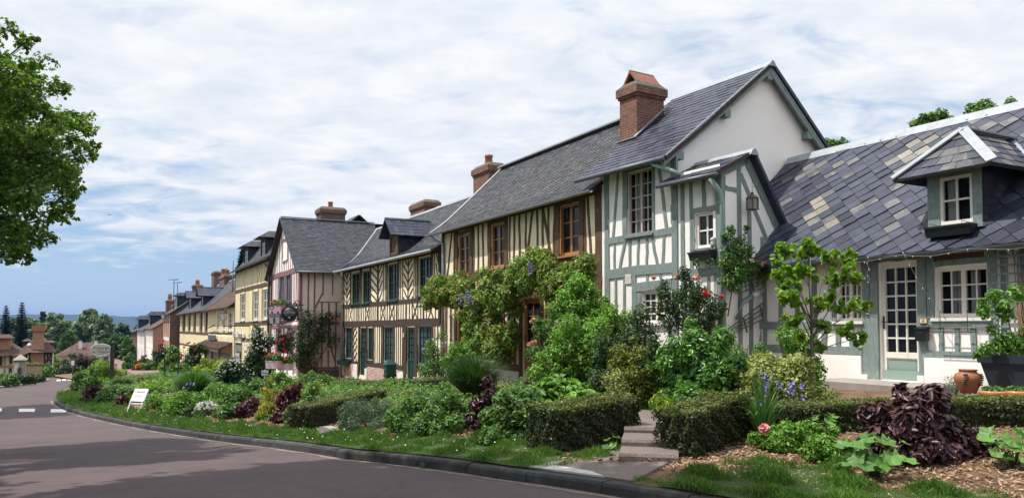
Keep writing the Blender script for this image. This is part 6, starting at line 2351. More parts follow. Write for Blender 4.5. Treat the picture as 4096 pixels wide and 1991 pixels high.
bush('green_shrub', 'spreading green shrub right of the white flowers', 'shrub', 592, 972, 112, L_MID, 4600, .075, pyb=1052, k=36, rb=.22)
bush('green_shrub', 'light green perennials left of the white flowers', 'shrub', 465, 988, 92, L_BRT, 3000, .08, pyb=1045, k=30)
bush('dark_shrub', 'small dark bush just left of the white flowers', 'shrub', 490, 1008, 44, L_DRK, 1300, .06, pyb=1048)
bush('green_shrub', 'green perennials behind the white flowers', 'shrub', 548, 955, 96, L_BRT, 3000, .08, pyb=1012, k=30)
bush('green_shrub', 'light green perennials right of the white notice board', 'shrub', 400, 992, 90, L_BRT, 2600, .085, pyb=1038, k=30)
bush('green_shrub', 'green shrub in front of the yellow house sign', 'shrub', 642, 945, 86, L_MID, 2600, .08, pyb=1000)
bush('green_shrub', 'dense green perennials in front of the mauve house', 'shrub', 712, 935, 90, L_BRT, 3400, .085, Y=28.5)
bush('green_shrub', 'low green hedge-like shrubs beneath the pink climbing rose', 'shrub', 790, 932, 110, L_MID, 3600, .08, Y=30.5)
bladeclump('fountain_grass', 'arching fountain grass clump in front of the long timber house', 'grass clump', 487, 926, 155, L_GRS, 1500, .04, pyb=1003, arch=.15, upright=.1)
r, P, h, rx = bladeclump('iris', 'small pale violet irises below the far fountain grass', 'iris', 478, 972, 40, L_IRI, 40, .04, pyb=1018, arch=.4, upright=.1)
irisfl(r, P, [(470, 966), (480, 964), (488, 965), (462, 975), (475, 975)], .8)
bush('golden_shrub', 'bright golden shrub in front of the long timber house', 'shrub', 528, 900, 100, L_YGR, 5000, .12, Y=40.0)
bush('white_flowering_dome', 'dark green dome dotted with white flowers', 'shrub', 588, 892, 92, L_DRK, 5500, .11, Y=31.0, k=40, rb=.22, bl=(B_WHITE, 50), blsc=.95)
bush('white_climbing_rose', 'tall climbing rose full of small white flowers between the yellow and mauve houses', 'rose', 652, 812, 84, L_DRK, 6500, .13, Y=36.0, k=44, rb=.22, bl=(B_WHITE, 95), blsc=1.0)
bush('red_rose_bush', 'tall rose bush with red blooms against the long timber house', 'rose bush', 487, 848, 70, L_DRK, 4200, .18, Y=52.0, bl=(B_RED, 12), blsc=1.3)
bush('leafy_bush', 'tall yellow-green bush beside the brick house', 'bush', 432, 862, 46, L_BRT, 3000, .2, Y=60.0, bl=(B_WHITE, 5), blsc=1.65)
bush('leafy_bush', 'low bush between the red rose and the brick house', 'bush', 452, 912, 60, L_MID, 1800, .16, Y=50.0)
bush('climbing_rose', 'climbing rose with pale pink blooms on the brick side of the terrace', 'rose', 405, 838, 27, L_DRK, 2600, .22, Y=86.0, bl=(B_PINK, 30), blsc=1.3)
bush('leafy_bush', 'bright ground-covering perennials behind the white notice board', 'perennials', 415, 955, 130, L_LIM, 3600, .11, pyb=988, k=34)
bush('purple_foliage', 'low purple foliage beside the red lane', 'plant', 372, 948, 48, L_PUR2, 700, .13, Y=42)
bush('dark_shrub', 'dark leafy shrub at the tip of the bed beside the road', 'shrub', 214, 920, 62, L_MID, 4200, .12, pyb=983, k=34)
bush('lime_shrub', 'lime green shrub at the tip of the bed behind the inn sign', 'shrub', 263, 911, 96, L_LIM, 6000, .12, Y=45, k=40)
bladeclump('fountain_grass', 'dark grass tuft at the foot of the inn sign post', 'grass clump', 306, 940, 84, L_GRS, 1500, .03, pyb=978, arch=.6)
bush('purple_shrub', 'dark purple shrub near the kerb at the tip of the bed', 'shrub', 236, 965, 52, L_PUR, 2000, .1, pyb=1012)
bush('green_shrub', 'dark green perennials left of the white notice board', 'shrub', 285, 966, 74, L_MID, 3200, .09, pyb=1012, k=30)
bush('green_shrub', 'green perennials just behind the white notice board', 'shrub', 330, 968, 74, L_MID, 3000, .09, pyb=1012, k=30)
bush('purple_foliage', 'small purple plant left of the notice board legs', 'plant', 308, 990, 34, L_PUR2, 700, .09, pyb=1024)
bush('orange_flowers', 'mound of orange flowers beside the red lane', 'flowers', 357, 912, 22, L_MID, 700, .2, Y=84, bl=(B_ORG, 30), blsc=2.75)
bush('rust_bush', 'rust-brown grass mound by the far terrace', 'bush', 346, 914, 18, lm('leaf_rust', (.12, .06, .03), (.18, .09, .04), (.24, .13, .06)), 700, .2, Y=86)
bush('leafy_bush', 'green bush in front of the pale terraced house', 'bush', 377, 900, 34, L_MID, 1600, .2, Y=82)
bush('leafy_bush', 'grey-green bush in front of the far white house', 'bush', 366, 892, 26, L_BLU, 1400, .22, Y=88)
bush('round_shrub', 'clipped dark green shrub at the far end of the lane', 'shrub', 325, 895, 30, L_MID, 1800, .25, Y=100)
bush('round_shrub', 'bright green shrub at the end of the terrace', 'shrub', 335, 880, 28, L_FARB, 1600, .25, Y=108)
# left side of the road
for i, (px, pyb, pyt, wpx, m_, lab) in enumerate([(14, 973, 936, 60, L_MID, 'green hedge shrub at the left frame edge below the brick house'), (58, 966, 938, 50, L_DRK, 'dark hedge shrub in front of the stone gate'), (92, 962, 942, 40, L_DRK, 'low dark shrub right of the stone gate')]):
    bush('roadside_shrub', lab, 'shrub', px, pyt, wpx, m_, 3000, .14, pyb=pyb, k=34)
bush('roadside_shrub', 'green shrub against the half-timbered cottage wall', 'shrub', 84, 905, 34, L_MID, 2000, .2, Y=86)
bush('roadside_shrub', 'green shrub above the garden wall, right of the brick panel', 'shrub', 118, 912, 40, L_BRT, 2000, .2, Y=88)
bush('roadside_shrub', 'yellow-green bush between the cottage and the bungalow', 'shrub', 142, 890, 26, L_LIM, 1500, .25, Y=108)
bush('dark_hedge', 'big dark bronze-green shrub in front of the bungalow', 'shrub', 198, 880, 90, lm('leaf_bronze', (.025, .035, .012), (.045, .055, .02), (.075, .075, .03)), 5000, .22, Y=100, k=44, rb=.2, depth=.5)
bush('dark_hedge', 'dark shrub at the road bend under the bungalow', 'shrub', 175, 915, 70, L_DRK, 3000, .2, Y=97, depth=.5)
bush('dark_hedge', 'dark shrub hiding the right end of the bungalow', 'shrub', 246, 895, 60, lm('leaf_bronze', (0, 0, 0), (0, 0, 0), (0, 0, 0)), 3000, .22, Y=101, depth=.5)
# roses on the gabled house
w = HA.f
r = climber('climbing_rose', 'climbing rose with orange-red blooms on the front of the gabled house', 'rose', w, z7, [(560, 400, 26), (600, 480, 34), (560, 540, 34), (640, 550, 36), (700, 470, 36), (760, 420, 30), (740, 530, 40), (800, 480, 36), (830, 550, 38), (880, 520, 30), (700, 300, 22), (690, 360, 24), (800, 600, 34), (620, 620, 34), (760, 240, 14), (850, 240, 16)],
    L_DRK, 5200, .06, dep=-.45, stems=[[(760, 620), (740, 480), (700, 300), (690, 250)], [(760, 620), (820, 430), (850, 280)], [(700, 620), (620, 480), (540, 380)]], bl=(B_RED, [(815, 420), (822, 432), (812, 436), (915, 448)]), blsc=1.10)
def wbl(r, W, zoom, me, pts, dep, sc):
    L_ = []
    for x, y in pts:
        a, z = W.P(zoom(x, y), dep=dep)
        L_.append(W.W(a, dep, z) - Vector(r.location))
    blooms(r, me, L_, sc)
wbl(r, w, z7, B_PEACH, [(640, 322), (755, 326), (765, 330), (493, 330), (632, 330)], -.6, 1.0)
se = HA.side(EXT)
r = climber('climbing_rose', 'climbing rose with cream blooms on the side wall over the trellis', 'rose', se, z6, [(860, 1010, 16), (850, 1060, 22), (880, 1110, 30), (860, 1170, 34), (920, 1060, 18), (940, 1120, 24), (960, 1000, 12), (920, 1200, 34), (870, 1230, 34), (980, 1220, 28), (1040, 1225, 24), (860, 1290, 30), (900, 1280, 26)],
    L_MID, 4200, .06, dep=-.22, stems=[[(855, 1480), (870, 1330), (880, 1150), (858, 990)], [(870, 1330), (940, 1150), (950, 1000)], [(870, 1330), (960, 1230), (1060, 1225)]], bl=(B_PEACH, [(985, 1172), (1050, 1190)]), blsc=.9)
# pink rose on the mauve house
sd = HD.side(0)
climber('climbing_rose', 'climbing rose with large pink blooms on the side of the mauve house', 'rose', sd, zc, [(400, 300, 22), (340, 340, 22), (450, 340, 24), (400, 400, 24), (520, 370, 22), (580, 350, 20), (560, 430, 24), (470, 520, 26), (540, 520, 26), (620, 560, 24), (680, 590, 18), (250, 460, 30), (200, 560, 30), (260, 560, 32), (300, 660, 34), (240, 700, 28), (350, 720, 34), (400, 640, 24), (450, 700, 24), (360, 820, 34), (300, 800, 28), (640, 330, 18), (690, 340, 16)],
    L_DRK, 4300, .10, dep=-.35, stems=[[(450, 940), (490, 790), (560, 680), (620, 560), (600, 380)], [(440, 940), (430, 700), (380, 480), (400, 300)], [(430, 930), (340, 740), (230, 520)]], sr=.03,
    bl=(B_PINK, [(455, 288), (472, 325), (475, 345), (640, 298), (665, 300), (655, 292), (700, 340), (735, 355), (700, 380), (725, 515), (718, 535), (475, 422), (352, 612), (337, 680), (425, 815), (168, 490), (265, 485), (598, 685), (615, 330), (580, 462)]), blsc=1.16)

# =============================================================== lawn blades, chips, daisies
def scatter(t0, t1, n, wfun):
    t = t0 + (t1 - t0) * rng.uniform(0, 1, n)
    u = rng.uniform(0, 1, n)
    lo, hi = wfun(t)
    w_ = lo + (hi - lo) * u
    X, Y = xy(t, w_)
    return X, Y, zt(X, Y), t
LWF = lambda t: np.interp(t, [-40, 1.5, 4.6, 5.2, 7.5, 9.0, 12, 16, 20, 26, 30, 33, 38, 44], [.75, .75, 1.1, 1.75, 1.25, 1.35, 1.2, 1.1, 1.0, 1.1, 1.2, 1.8, 1.5, .5])
def lawn_w(t):
    e = LWF(t) * (1 + .16 * np.sin(t * 2.1) + .1 * np.sin(t * 5.3))
    return wk(t) + .10, wk(t) + .16 + e
Ps, Ns, Ts, Ls = [], [], [], []
for t0, t1, n, L_ in ((2.2, 6.0, 40000, .085), (7.1, 13, 42000, .075), (13, 24, 36000, .08), (24, 45, 30000, .12)):
    X, Y, Z_, t = scatter(t0, t1, n, lawn_w)
    tuft = .55 + .9 * np.clip(np.sin(X * 7.3 + Y * 3) * np.sin(Y * 6.1 - X * 2) + .3 * np.sin(X * 19 + Y * 13), -.3, 1)
    l_ = L_ * tuft * rng.uniform(.6, 1.3, n)
    Ps.append(np.stack([X, Y, Z_ + .02 + l_ * .42], 1))
    d = unit(n); d[:, 2] = np.abs(d[:, 2]) * .6 + .85
    Ts.append(d); Ls.append(l_)
    nn = unit(n); nn[:, 2] *= .3
    Ns.append(nn)
P, Nn, T_, L_ = np.concatenate(Ps), np.concatenate(Ns), np.concatenate(Ts), np.concatenate(Ls)
V, Fc = leaves(P, Nn, L_, .11, .15, 4, jit=0, T=T_)
tag(npmesh('grass', V, Fc, [L_LWN]), 'short uneven lawn grass along the kerb', 'grass', kind='stuff')
CHIP = mat('bark_chips', (.34, .23, .14), .9, .2, 4, 0, island=.45)
Ps = []
for t0, t1, n, a, b in ((1.5, 8.5, 16000, .8, 4.2), (8.5, 16, 9000, 1.2, 3.0), (16, 30, 7000, 1.0, 2.4)):
    X, Y, Z_, t = scatter(t0, t1, n, lambda t: (wk(t) + a, wk(t) + b))
    Ps.append(np.stack([X, Y, Z_ + .012 + rng.uniform(0, .012, n)], 1))
P = np.concatenate(Ps)
Nn = unit(len(P)) * .45 + np.array([[0, 0, 1.]])
V, Fc = leaves(P, Nn, .055, .28, .1, 4, jit=.5)
tag(npmesh('wood_chips', V, Fc, [CHIP]), 'pale wood chip mulch scattered over the flower bed', 'mulch', kind='stuff')
Ps = []
for t0, t1, n in ((7, 14, 26), (14, 30, 45)):
    X, Y, Z_, t = scatter(t0, t1, n, lawn_w)
    Ps.append(np.stack([X, Y, Z_ + .085], 1))
P = np.concatenate(Ps)
V, Fc = leaves(P, np.tile([0, -.4, 1.], (len(P), 1)), .019, 1.0, .1, 4)
tag(npmesh('daisies', V, Fc, [FL_WHITE]), 'tiny white daisies dotted in the lawn', 'daisies', kind='stuff')
LITT = mat('dry_leaf', (.22, .10, .045), .8, .2, 8, 0, island=.4)
Xs = [G(random.uniform(1400, 1690), random.uniform(1150, 1172)) for i in range(70)] + [G(random.uniform(1560, 1690), random.uniform(1095, 1160)) for i in range(0)]
P = np.array([[p.x, p.y, p.z + .05] for p in Xs])
V, Fc = leaves(P, unit(len(P)) * .5 + np.array([[0, 0, 1.]]), .05, .6, .4, 6)
tag(npmesh('fallen_leaves', V, Fc, [LITT]), 'dry brown leaves lying on the path at the foot of the steps', 'leaves', kind='stuff')
# weeds in the kerb joint
for px, py, lab in ((1063, 1178, 'grass weed growing from the kerb joint, left one of three'), (1241, 1197, 'grass weed growing from the kerb joint, middle one of three'), (1290, 1205, 'broad weed growing against the kerb near the path')):
    bladeclump('kerb_weed', lab, 'weed', px, py - 26, 34, L_GRS, 26, .008, pyb=py, arch=1)
# =============================================================== things on and around the houses
SAGE_L = TB_SAGE
BLKP = mat('black_plastic', (.012, .012, .014), .35, .2, 6, .05, 40)
WHT = mat('sign_white', (.78, .78, .77), .5, .04, 6, 0)
INK = mat('sign_ink', (.03, .03, .035), .7, .1, 6, 0)
def tub(root, M0, x0, x1, y0, y1, z0, z1, m, flare=.04, name='trough', wall=.02):
    mb = MB(M0).mat(m)
    vs = []
    for (e, z) in ((0, z0), (flare, z1), (flare - wall, z1), (flare - wall - .01, z1 - .05)):
        vs += [(x0 - e, y0 - e, z), (x1 + e, y0 - e, z), (x1 + e, y1 + e, z), (x0 - e, y1 + e, z)]
    fs = [(3, 2, 1, 0)]
    for k in range(3):
        for i in range(4):
            j = (i + 1) % 4
            fs.append((k * 4 + i, k * 4 + j, k * 4 + 4 + j, k * 4 + 4 + i))
    fs.append((12, 13, 14, 15))
    mb.add(vs, fs)
    mb.box(x0 - flare - .008, x1 + flare + .008, y0 - flare - .008, y0 - flare, z1 - .03, z1 + .004)
    return mb.build(name, root)
def on(H, name, label, cat, x, y, z, group=None):
    p = H.world(x, y, z)
    return empty(name, p, math.atan2(-math.cos(H.phi), math.sin(H.phi)), label, cat, group)
I4 = Matrix.Identity(4)
# black window boxes
for H, rc, dep, lab in ((HA, HA.f.rect(zg, 375, 590, 1040, 1105, -.2), -.2, 'empty black plastic window box under the small window of the gabled house'), (HR, HR.f.rect(z8, 905, 1160, 775, 825, yd - .25), yd - .25, 'black plastic window box under the dormer window of the slate cottage')):
    r = on(H, 'window_box', lab, 'window box', rc[0], dep, rc[2])
    L_ = rc[1] - rc[0]
    tub(r, I4, .02, L_ - .02, .0, .16, 0, .17, BLKP, .03)
    bk = MB().mat(IRON)
    for a in (.12, L_ - .12): bk.tube([(a, .17, .2), (a, -.04, .22), (a, -.04, .1)], .006, 5)
    bk.build('bracket', r)
r = on(HA, 'owl_ornament', 'small grey owl ornament on the sill of the gabled house window', 'ornament', HA.f.a(zg, 605, 960, -.06), -.045, WA2[2] - .004)
MB().mat(mat('owl_stone', (.42, .41, .40), .8, .2, 20, .3, 40)).lathe([(.05, 0), (.062, .03), (.064, .08), (.05, .12), (.056, .15), (.05, .185), (.02, .2)], n=14).build('body', r)
e = MB().mat(WHT)
for s in (-1, 1): e.lathe([(.018, 0), (.012, .006)], (s * .022, 0, 0), 10)
o = e.build('eye', r); o.rotation_euler = (R(90), 0, 0); o.location = (0, -.052, .15)
k = MB().mat(INK); k.lathe([(.008, 0), (.001, .02)], n=6); o = k.build('beak', r); o.rotation_euler = (R(100), 0, 0); o.location = (0, -.05, .13)
# hanging lantern on the extension
pz = se.P(zg(905, 530))
P = se.W(pz[0], -.22, pz[1])
r = empty('hanging_lantern', P - Vector((0, 0, .22)), HA.root.rotation_euler.z, 'rusty square glass lantern hung on the side of the gabled house', 'lantern')
r.scale = (.76, .76, .76)
RUST = mat('rusty_metal', (.10, .075, .055), .75, .3, 12, .4, 40)
mb = MB().mat(RUST)
mb.box(-.13, .13, -.13, .13, -.02, 0); mb.taper(-.13, .13, -.13, .13, .30, .38, -.07)
for a in (-.105, .105):
    for b in (-.105, .105): mb.box(a - .012, a + .012, b - .012, b + .012, 0, .30)
mb.lathe([(.05, .38), (.03, .43), (.045, .44), (.01, .47)], n=10)
mb.build('frame', r)
MB().mat(mat('lantern_glass', (.25, .24, .22), .2, .3, 9, 0)).box(-.095, .095, -.095, .095, .005, .295).build('glass', r)
mb = MB().mat(IRON); mb.tube([(0, 0, .46), (0, .0, 1.15)], .005, 5); mb.tube([(0, 0, .62), (.0, .3, .64)], .005, 5); mb.build('chain', r)
# trellis strips leaning on the side wall
r0 = se.P(zt5(60, 1000))
P = se.W(r0[0], -.05, r0[1])
r = empty('fan_trellis', Vector((P.x, P.y, P.z)), 0, 'dark lattice trellis strips spread across the side wall of the gabled house', 'trellis')
mb = MB().mat(mat('grey_green_lath', (.10, .125, .125), .8, .15, 8, .2, 40))
def lath(p0, p1, d=-.07):
    a, b = se.P(zt5(*p0)), se.P(zt5(*p1))
    mb.bar(se.W(a[0], d, a[1]) - P, se.W(b[0], d, b[1]) - P, .035, .012)
for l_ in (((40, 1010), (740, 480)), ((60, 1030), (735, 570)), ((50, 1050), (760, 650)), ((80, 1060), (790, 735)), ((120, 440), (560, 310)), ((130, 500), (640, 340)), ((200, 550), (560, 380)), ((180, 360), (420, 300))): lath(*l_)
for l_ in (((255, 850), (300, 1030)), ((455, 685), (515, 890)), ((180, 330), (215, 520)), ((270, 330), (290, 520)), ((345, 330), (390, 520)), ((420, 330), (435, 470)), ((495, 320), (520, 420)), ((560, 290), (600, 370))): lath(*l_, -.085)
mb.build('lath', r)
# hoe
a, b = se.P(zt5(612, 720)), se.P(zt5(715, 1150))
P = se.W(b[0], -.35, b[1])
r = empty('garden_hoe', P, 0, 'old garden hoe leaning against the side wall of the gabled house', 'hoe')
tp = se.W(a[0], -.14, a[1]) - P
MB().mat(mat('worn_handle', (.26, .19, .12), .7, .2, 10, .2, 30)).tube([(0, 0, 0), tuple(tp * .5), tuple(tp)], .016, 8).build('handle', r)
uu = Vector((HA.n.x, HA.n.y, 0))
MB().mat(IRON).bar(tp - uu * .16, tp + uu * .1, .05, .03).build('blade', r)
# slate cottage details
w = HR.f
r_ = w.rect(r1, 768, 820, 465, 532, -.07)
r = on(HR, 'mailbox', 'black metal mailbox beside the cottage door', 'mailbox', r_[0], -.14, r_[2])
L_, h_ = r_[1] - r_[0], r_[3] - r_[2]
mb = MB().mat(BLKP); mb.box(0, L_, 0, .09, 0, h_ * .86); mb.slab([(-.012, -.02, h_ * .86), (L_ + .012, -.02, h_ * .86), (L_ + .012, .09, h_), (-.012, .09, h_)], .02); mb.build('body', r)
MB().mat(IRON).box(.05, L_ - .05, -.006, 0, h_ * .55, h_ * .68).build('slot', r)
r_ = w.rect(r1, 780, 816, 427, 452, -.05)
r = on(HR, 'house_number_plate', 'cream house number plate reading 4 above the black mailbox', 'number plate', r_[0], -.062, r_[2])
L_, h_ = r_[1] - r_[0], r_[3] - r_[2]
mb = MB().mat(mat('brown_rim', (.25, .17, .08), .5, .1, 6, 0)); mb.box(0, L_, 0, .01, 0, h_); mb.mat(mat('cream_enamel', (.68, .56, .33), .35, .05, 6, 0)).box(.012, L_ - .012, -.004, 0, .012, h_ - .012); mb.build('plate', r)
text('4', h_ * .85, mat('brown_ink', (.16, .07, .02), .6, .1, 6, 0), TM(I4, L_ / 2, -.006, h_ / 2), r, 'numeral')
r_ = w.rect(r1, 536, 549, 392, 410, -.04)
r = on(HR, 'doorbell', 'small white doorbell on the post left of the cottage door', 'doorbell', (r_[0] + r_[1]) / 2, -.055, r_[2])
MB().mat(WHT).lathe([(.03, 0), (.036, .03), (.036, .07), (.025, .09)], n=12, sy=.6).build('case', r)
MB().mat(INK).box(-.01, .01, -.03, -.024, .03, .05).build('button', r)
# wire plant holder hanging under the window
P0 = w.P(zp(165, 680)); P1 = w.P(zp(385, 690))
r = on(HR, 'wire_basket', 'empty black wire plant holder hanging under the cottage window', 'wire holder', P0[0], -.12, P0[1])
L_ = P1[0] - P0[0] + .25
mb = MB().mat(IRON)
mb.tube([(0, 0, 0), (L_, 0, 0), (L_, -.16, 0), (0, -.16, 0), (0, 0, 0)], .007, 5)
mb.tube([(-.02, -.16, .1), (L_ + .02, -.16, .1)], .007, 5)
for a in (.12, L_ - .12): mb.tube([(a, .06, .32), (a, -.06, .34), (a, -.05, .2), (a, -.05, 0), (a, -.16, 0)], .007, 5)
mb.build('wire_frame', r)
# lattice at the right end
r_ = w.rect(zp, 640, 868, 20, 720, -.06)
r = on(HR, 'lattice_trellis', 'sage green square lattice fixed to the cottage wall at the right edge', 'trellis', r_[0], -.1, r_[2])
L_, h_ = 1.3, r_[3] - r_[2]
mb = MB().mat(TB_SAGE)
for i in range(9): mb.box(i * .165, i * .165 + .028, 0, .014, 0, h_)
for i in range(10): mb.box(-.04, L_ + .05, -.015, -.001, i * h_ / 9.5, i * h_ / 9.5 + .028)
mb.build('lath', r)
vine = on(HR, 'dry_vine', 'bare twisted vine stems climbing the lattice', 'vine', r_[0] + .42, -.14, r_[2] - .35)
sl = []
for i in range(9):
    x = random.uniform(-.08, .12)
    sl.append([(x, random.uniform(-.02, .02), -.2), (x + random.uniform(-.06, .06), -.02, .5), (x * .5 + random.uniform(-.06, .06), 0, 1.0), (random.uniform(-.3, .35), 0, random.uniform(1.3, 1.9))])
stems_mesh(sl, .016, mat('dry_vine_bark', (.26, .16, .10), .85, .3, 10, .4, 30), 'stem', vine)
# planter, jar, bowls
def pot(name, label, cat, px, pyb, wpx, build, Y=None):
    P = at(px, Y) if Y else G(px, pyb)
    r = empty(name, P, HR.root.rotation_euler.z, label, cat)
    build(r, wpx / F * P.y)
    return r
PLB = mat('anthracite_planter', (.032, .042, .062), .45, .12, 5, .06, 60)
Yp = 10.35
Pp = at(2562, Yp); Pp.z = zat(2562, 995, Yp)
zt1 = zat(2540, 892, Yp) - Pp.z
r = empty('square_planter', Pp, HR.root.rotation_euler.z, 'tall tapering anthracite planter holding a wisteria at the right edge', 'planter')
mb = MB().mat(PLB)
bw = .23
mb.taper(-bw, bw, -bw, bw, 0, zt1 * .83, .10)
mb.build('body', r)
mb = MB().mat(PLB); mb.taper(-bw - .12, bw + .12, -bw - .12, bw + .12, zt1 * .80, zt1, .015); mb.build('rim', r)
wi = empty('potted_wisteria', Pp + Vector((0, 0, zt1)), 0, 'young wisteria with fresh green leaves growing in the anthracite planter', 'wisteria')
bl = []
for px, py, rr in ((2500, 745, 18), (2520, 770, 22), (2475, 785, 18), (2530, 790, 20), (2480, 880, 16), (2510, 870, 24), (2540, 860, 26), (2560, 870, 26), (2590, 850, 30), (2460, 890, 12), (2500, 830, 16), (2470, 760, 10), (2560, 740, 22), (2545, 895, 18)):
    p = tri(px, py, Yp - .1) - Pp - Vector((0, 0, zt1)); bl.append((p.x, p.y, p.z, rr / F * Yp))
foliage('foliage', bl, 1500, .075, L_BRT, wi, .42, hang=.4)
stems_mesh([[(0, 0, -.1), (-.1, 0, .3), (-.2, 0, .75), (-.35, 0, .9)], [(0, 0, -.1), (.1, 0, .4), (.2, 0, .9)], [(0, 0, 0), (-.3, 0, .1), (-.55, 0, .05)]], .012, BARK, 'stem', wi)
def jar(r, d):
    k = d / 2
    MB().mat(TERRA).lathe([(k * .55, 0), (k * .62, .03), (k * .95, k * .9), (k, k * 1.15), (k * .92, k * 1.45), (k * .62, k * 1.62), (k * .6, k * 1.72), (k * .68, k * 1.78), (k * .68, k * 1.84), (k * .54, k * 1.84), (k * .5, k * 1.7)], n=24).build('body', r)
    for a0 in (-2.3, -1.0):
        ch = MB().mat(RUST)
        for i in range(7):
            a = a0 + .1 * math.sin(i); z = k * (1.5 - i * .14); rr = k * (.93 + .08 * math.sin(i * .5))
            c = (math.cos(a) * rr, math.sin(a) * rr, z)
            ch.lathe([(.022, -.008), (.03, 0), (.022, .008)], c, 8)
        ch.build('chain', r)
Pj = at(2432, 10.6)
Pj.z = zat(2432, 988, 10.6)
r = empty('terracotta_jar', Pj, 0, 'round terracotta jar hung with rusty chains by the cottage plinth', 'jar'); jar(r, 62 / F * 10.6 * 1.04)
def bowl(r, d):
    k = d / 2
    MB().mat(TERRA_G).lathe([(k * .7, 0), (k * .95, k * .18), (k, k * .42), (k * .93, k * .55), (k * .86, k * .55), (k * .82, k * .4)], n=24).build('bowl', r)
    P_, d_ = blob_pts([(math.cos(a) * k * .5, math.sin(a) * k * .5, k * .6, k * .28) for a in np.linspace(0, 5.5, 7)], 380)
    V, Fc = leaves(P_, d_ + np.array([[0, 0, .5]]), .04, .7)
    npmesh('foliage', V, Fc, [L_MID], parent=r)
for px, lab in ((2494, 'glazed orange bowl with a small plant, left of two at the planter'), (2556, 'glazed orange bowl with a small plant, right of two in front of the planter')):
    Pb = at(px, 9.75); Pb.z = zat(px, 1000, 9.75)
    r = empty('glazed_bowl', Pb, 0, lab, 'bowl'); bowl(r, 66 / F * 9.75)
# paving by the cottage wall that carries the pots
pv = MB(Matrix.Translation(HR.root.location) @ Matrix.Rotation(HR.root.rotation_euler.z, 4, 'Z')).mat(CONC)
pv.box(-.9, 4.5, -1.35, -.33, -.6, .12 + (zat(2432, 988, 10.6) - HR.zb) - .14)
tag(pv.build('pavement'), kind='structure')
# string of little lights along the cottage gutter
r = on(HR, 'string_lights', 'string of tiny white lights looped along the cottage gutter', 'string lights', 0, DY - .1, DZ - .03)
mb = MB().mat(mat('clear_cable', (.2, .21, .2), .4, .1, 6, 0))
pts = [(x, -.02, -.05 + .03 * math.sin(x * 5)) for x in np.linspace(-1.2, 3.2, 30)]
mb.tube(pts, .004, 4)
qA = w.P(z8(800, 915), dep=-.45); qB = w.P(r1(905, 430), dep=-.2)
c0 = Vector((qA[0], -.06, qA[1] - (DZ - .03))); c1 = Vector((qB[0], .25, qB[1] - (DZ - .03)))
dang = [tuple(c0.lerp(c1, q) - Vector((0, 0, .09 * math.sin(q * math.pi)))) for q in np.linspace(0, 1, 14)]
mb.tube(dang, .004, 4)
qC = w.P(z8(605, 940), dep=-.45)
d2 = [(qC[0] + .02 * math.sin(i * 2), -.06, qC[1] - (DZ - .03) - i * .055) for i in range(10)]
mb.tube(d2, .004, 4)
mb.build('cable', r)
bb = MB().mat(WHT).lathe([(.004, 0), (.006, -.016), (.002, -.028)], (0, 0, 0), 6).build('bulb', r)
bb.location = pts[0]
for p in pts[2::2] + dang[::2] + d2[::2]:
    o = link('bulb', bb.data, r); o.location = p
# log edging by the path
for i, (y0_, y1_) in enumerate(((1026, 1022), (1036, 1033))):
    a, b = G(1652, y0_ + 8), G(1762, y1_ + 6)
    a.z += .10 - i * .07; b.z += .10 - i * .07
    r = empty('edging_log', a, 0, ('upper' if i == 0 else 'lower') + ' grey round log edging the bed behind the steps', 'log')
    MB().mat(mat('grey_log', (.075, .085, .08), .8, .3, 8, .4, 30)).tube([(0, 0, 0), tuple((b - a) * .5), tuple(b - a)], .055, 10).build('log', r)
# marker stone on the lawn
P = G(826, 1090)
r = empty('marker_stone', P, math.atan2(-CS, SN) + .3, 'pale rounded kerb stone lying on the lawn below the low hedge', 'stone')
mb = MB().mat(CONC)
prof_ = [(-.21, 0), (.21, 0), (.2, .07), (.15, .115), (.0, .13), (-.15, .115), (-.2, .07)]
mb.prism(prof_, -.09, .09)
mb.build('block', r)
# green cast letter box on its post
P = at(980, 26.8)
zt0, zt1_ = zat(980, 905, P.y), zat(980, 942, P.y)
r = empty('letter_box', P, HC.root.rotation_euler.z, 'dark green cast letter box with a pitched lid on a post before the brick base', 'letter box')
wb_ = 27 / F * P.y / 2
z0_ = zt1_ - P.z; z1_ = zat(980, 916, P.y) - P.z
mb = MB().mat(PT_GREEN); mb.box(-wb_ * .8, wb_ * .8, -.14, .2, z0_, z1_); mb.taper(-wb_ * .35, wb_ * .35, -.06, .1, z0_ - .22, z0_, .12); mb.box(-.04, .04, -.03, .05, -.1, z0_ - .2); mb.build('body', r)
mb = MB().mat(PT_GREEN); mb.taper(-wb_ * .95, wb_ * .95, -.2, .26, z1_, z1_ + .16, -.16); mb.build('lid', r)
em = MB().mat(mat('green_relief', (.03, .11, .09), .45, .1, 6, 0))
zz_ = (z0_ + z1_) / 2
em.prism([(-.14, zz_), (-.08, zz_ + .05), (.05, zz_ + .04), (.09, zz_ + .1), (.15, zz_ + .08), (.1, zz_ + .02), (.08, zz_ - .02), (-.1, zz_ - .02)], -.155, -.14)
for x in (-.1, -.06, .03, .07): em.bar((x, -.148, zz_), (x + random.uniform(-.03, .04), -.148, zz_ - .09), .02, .012)
em.build('horse_relief', r)
# green trough under the chevron house window
r = on(HC, 'window_trough', 'dark green trough under the left ground-floor window of the chevron house', 'trough', -12.3, -.3, -.22)
tub(r, I4, 0, 1.3, 0, .22, 0, .22, PT_GREEN, .03)
q = HC.f.P(z4(464, 868), dep=-.06)
r = on(HC, 'house_number_plate', 'tiny pale number plate beside the green door of the chevron house', 'number plate', q[0] - .07, -.08, q[1] - .08)
mb = MB().mat(mat('cream_enamel', (.68, .56, .33))); mb.box(0, .14, 0, .015, 0, .16); mb.build('plate', r)
text('1', .12, INK, TM(I4, .07, -.004, .08), r, 'numeral')
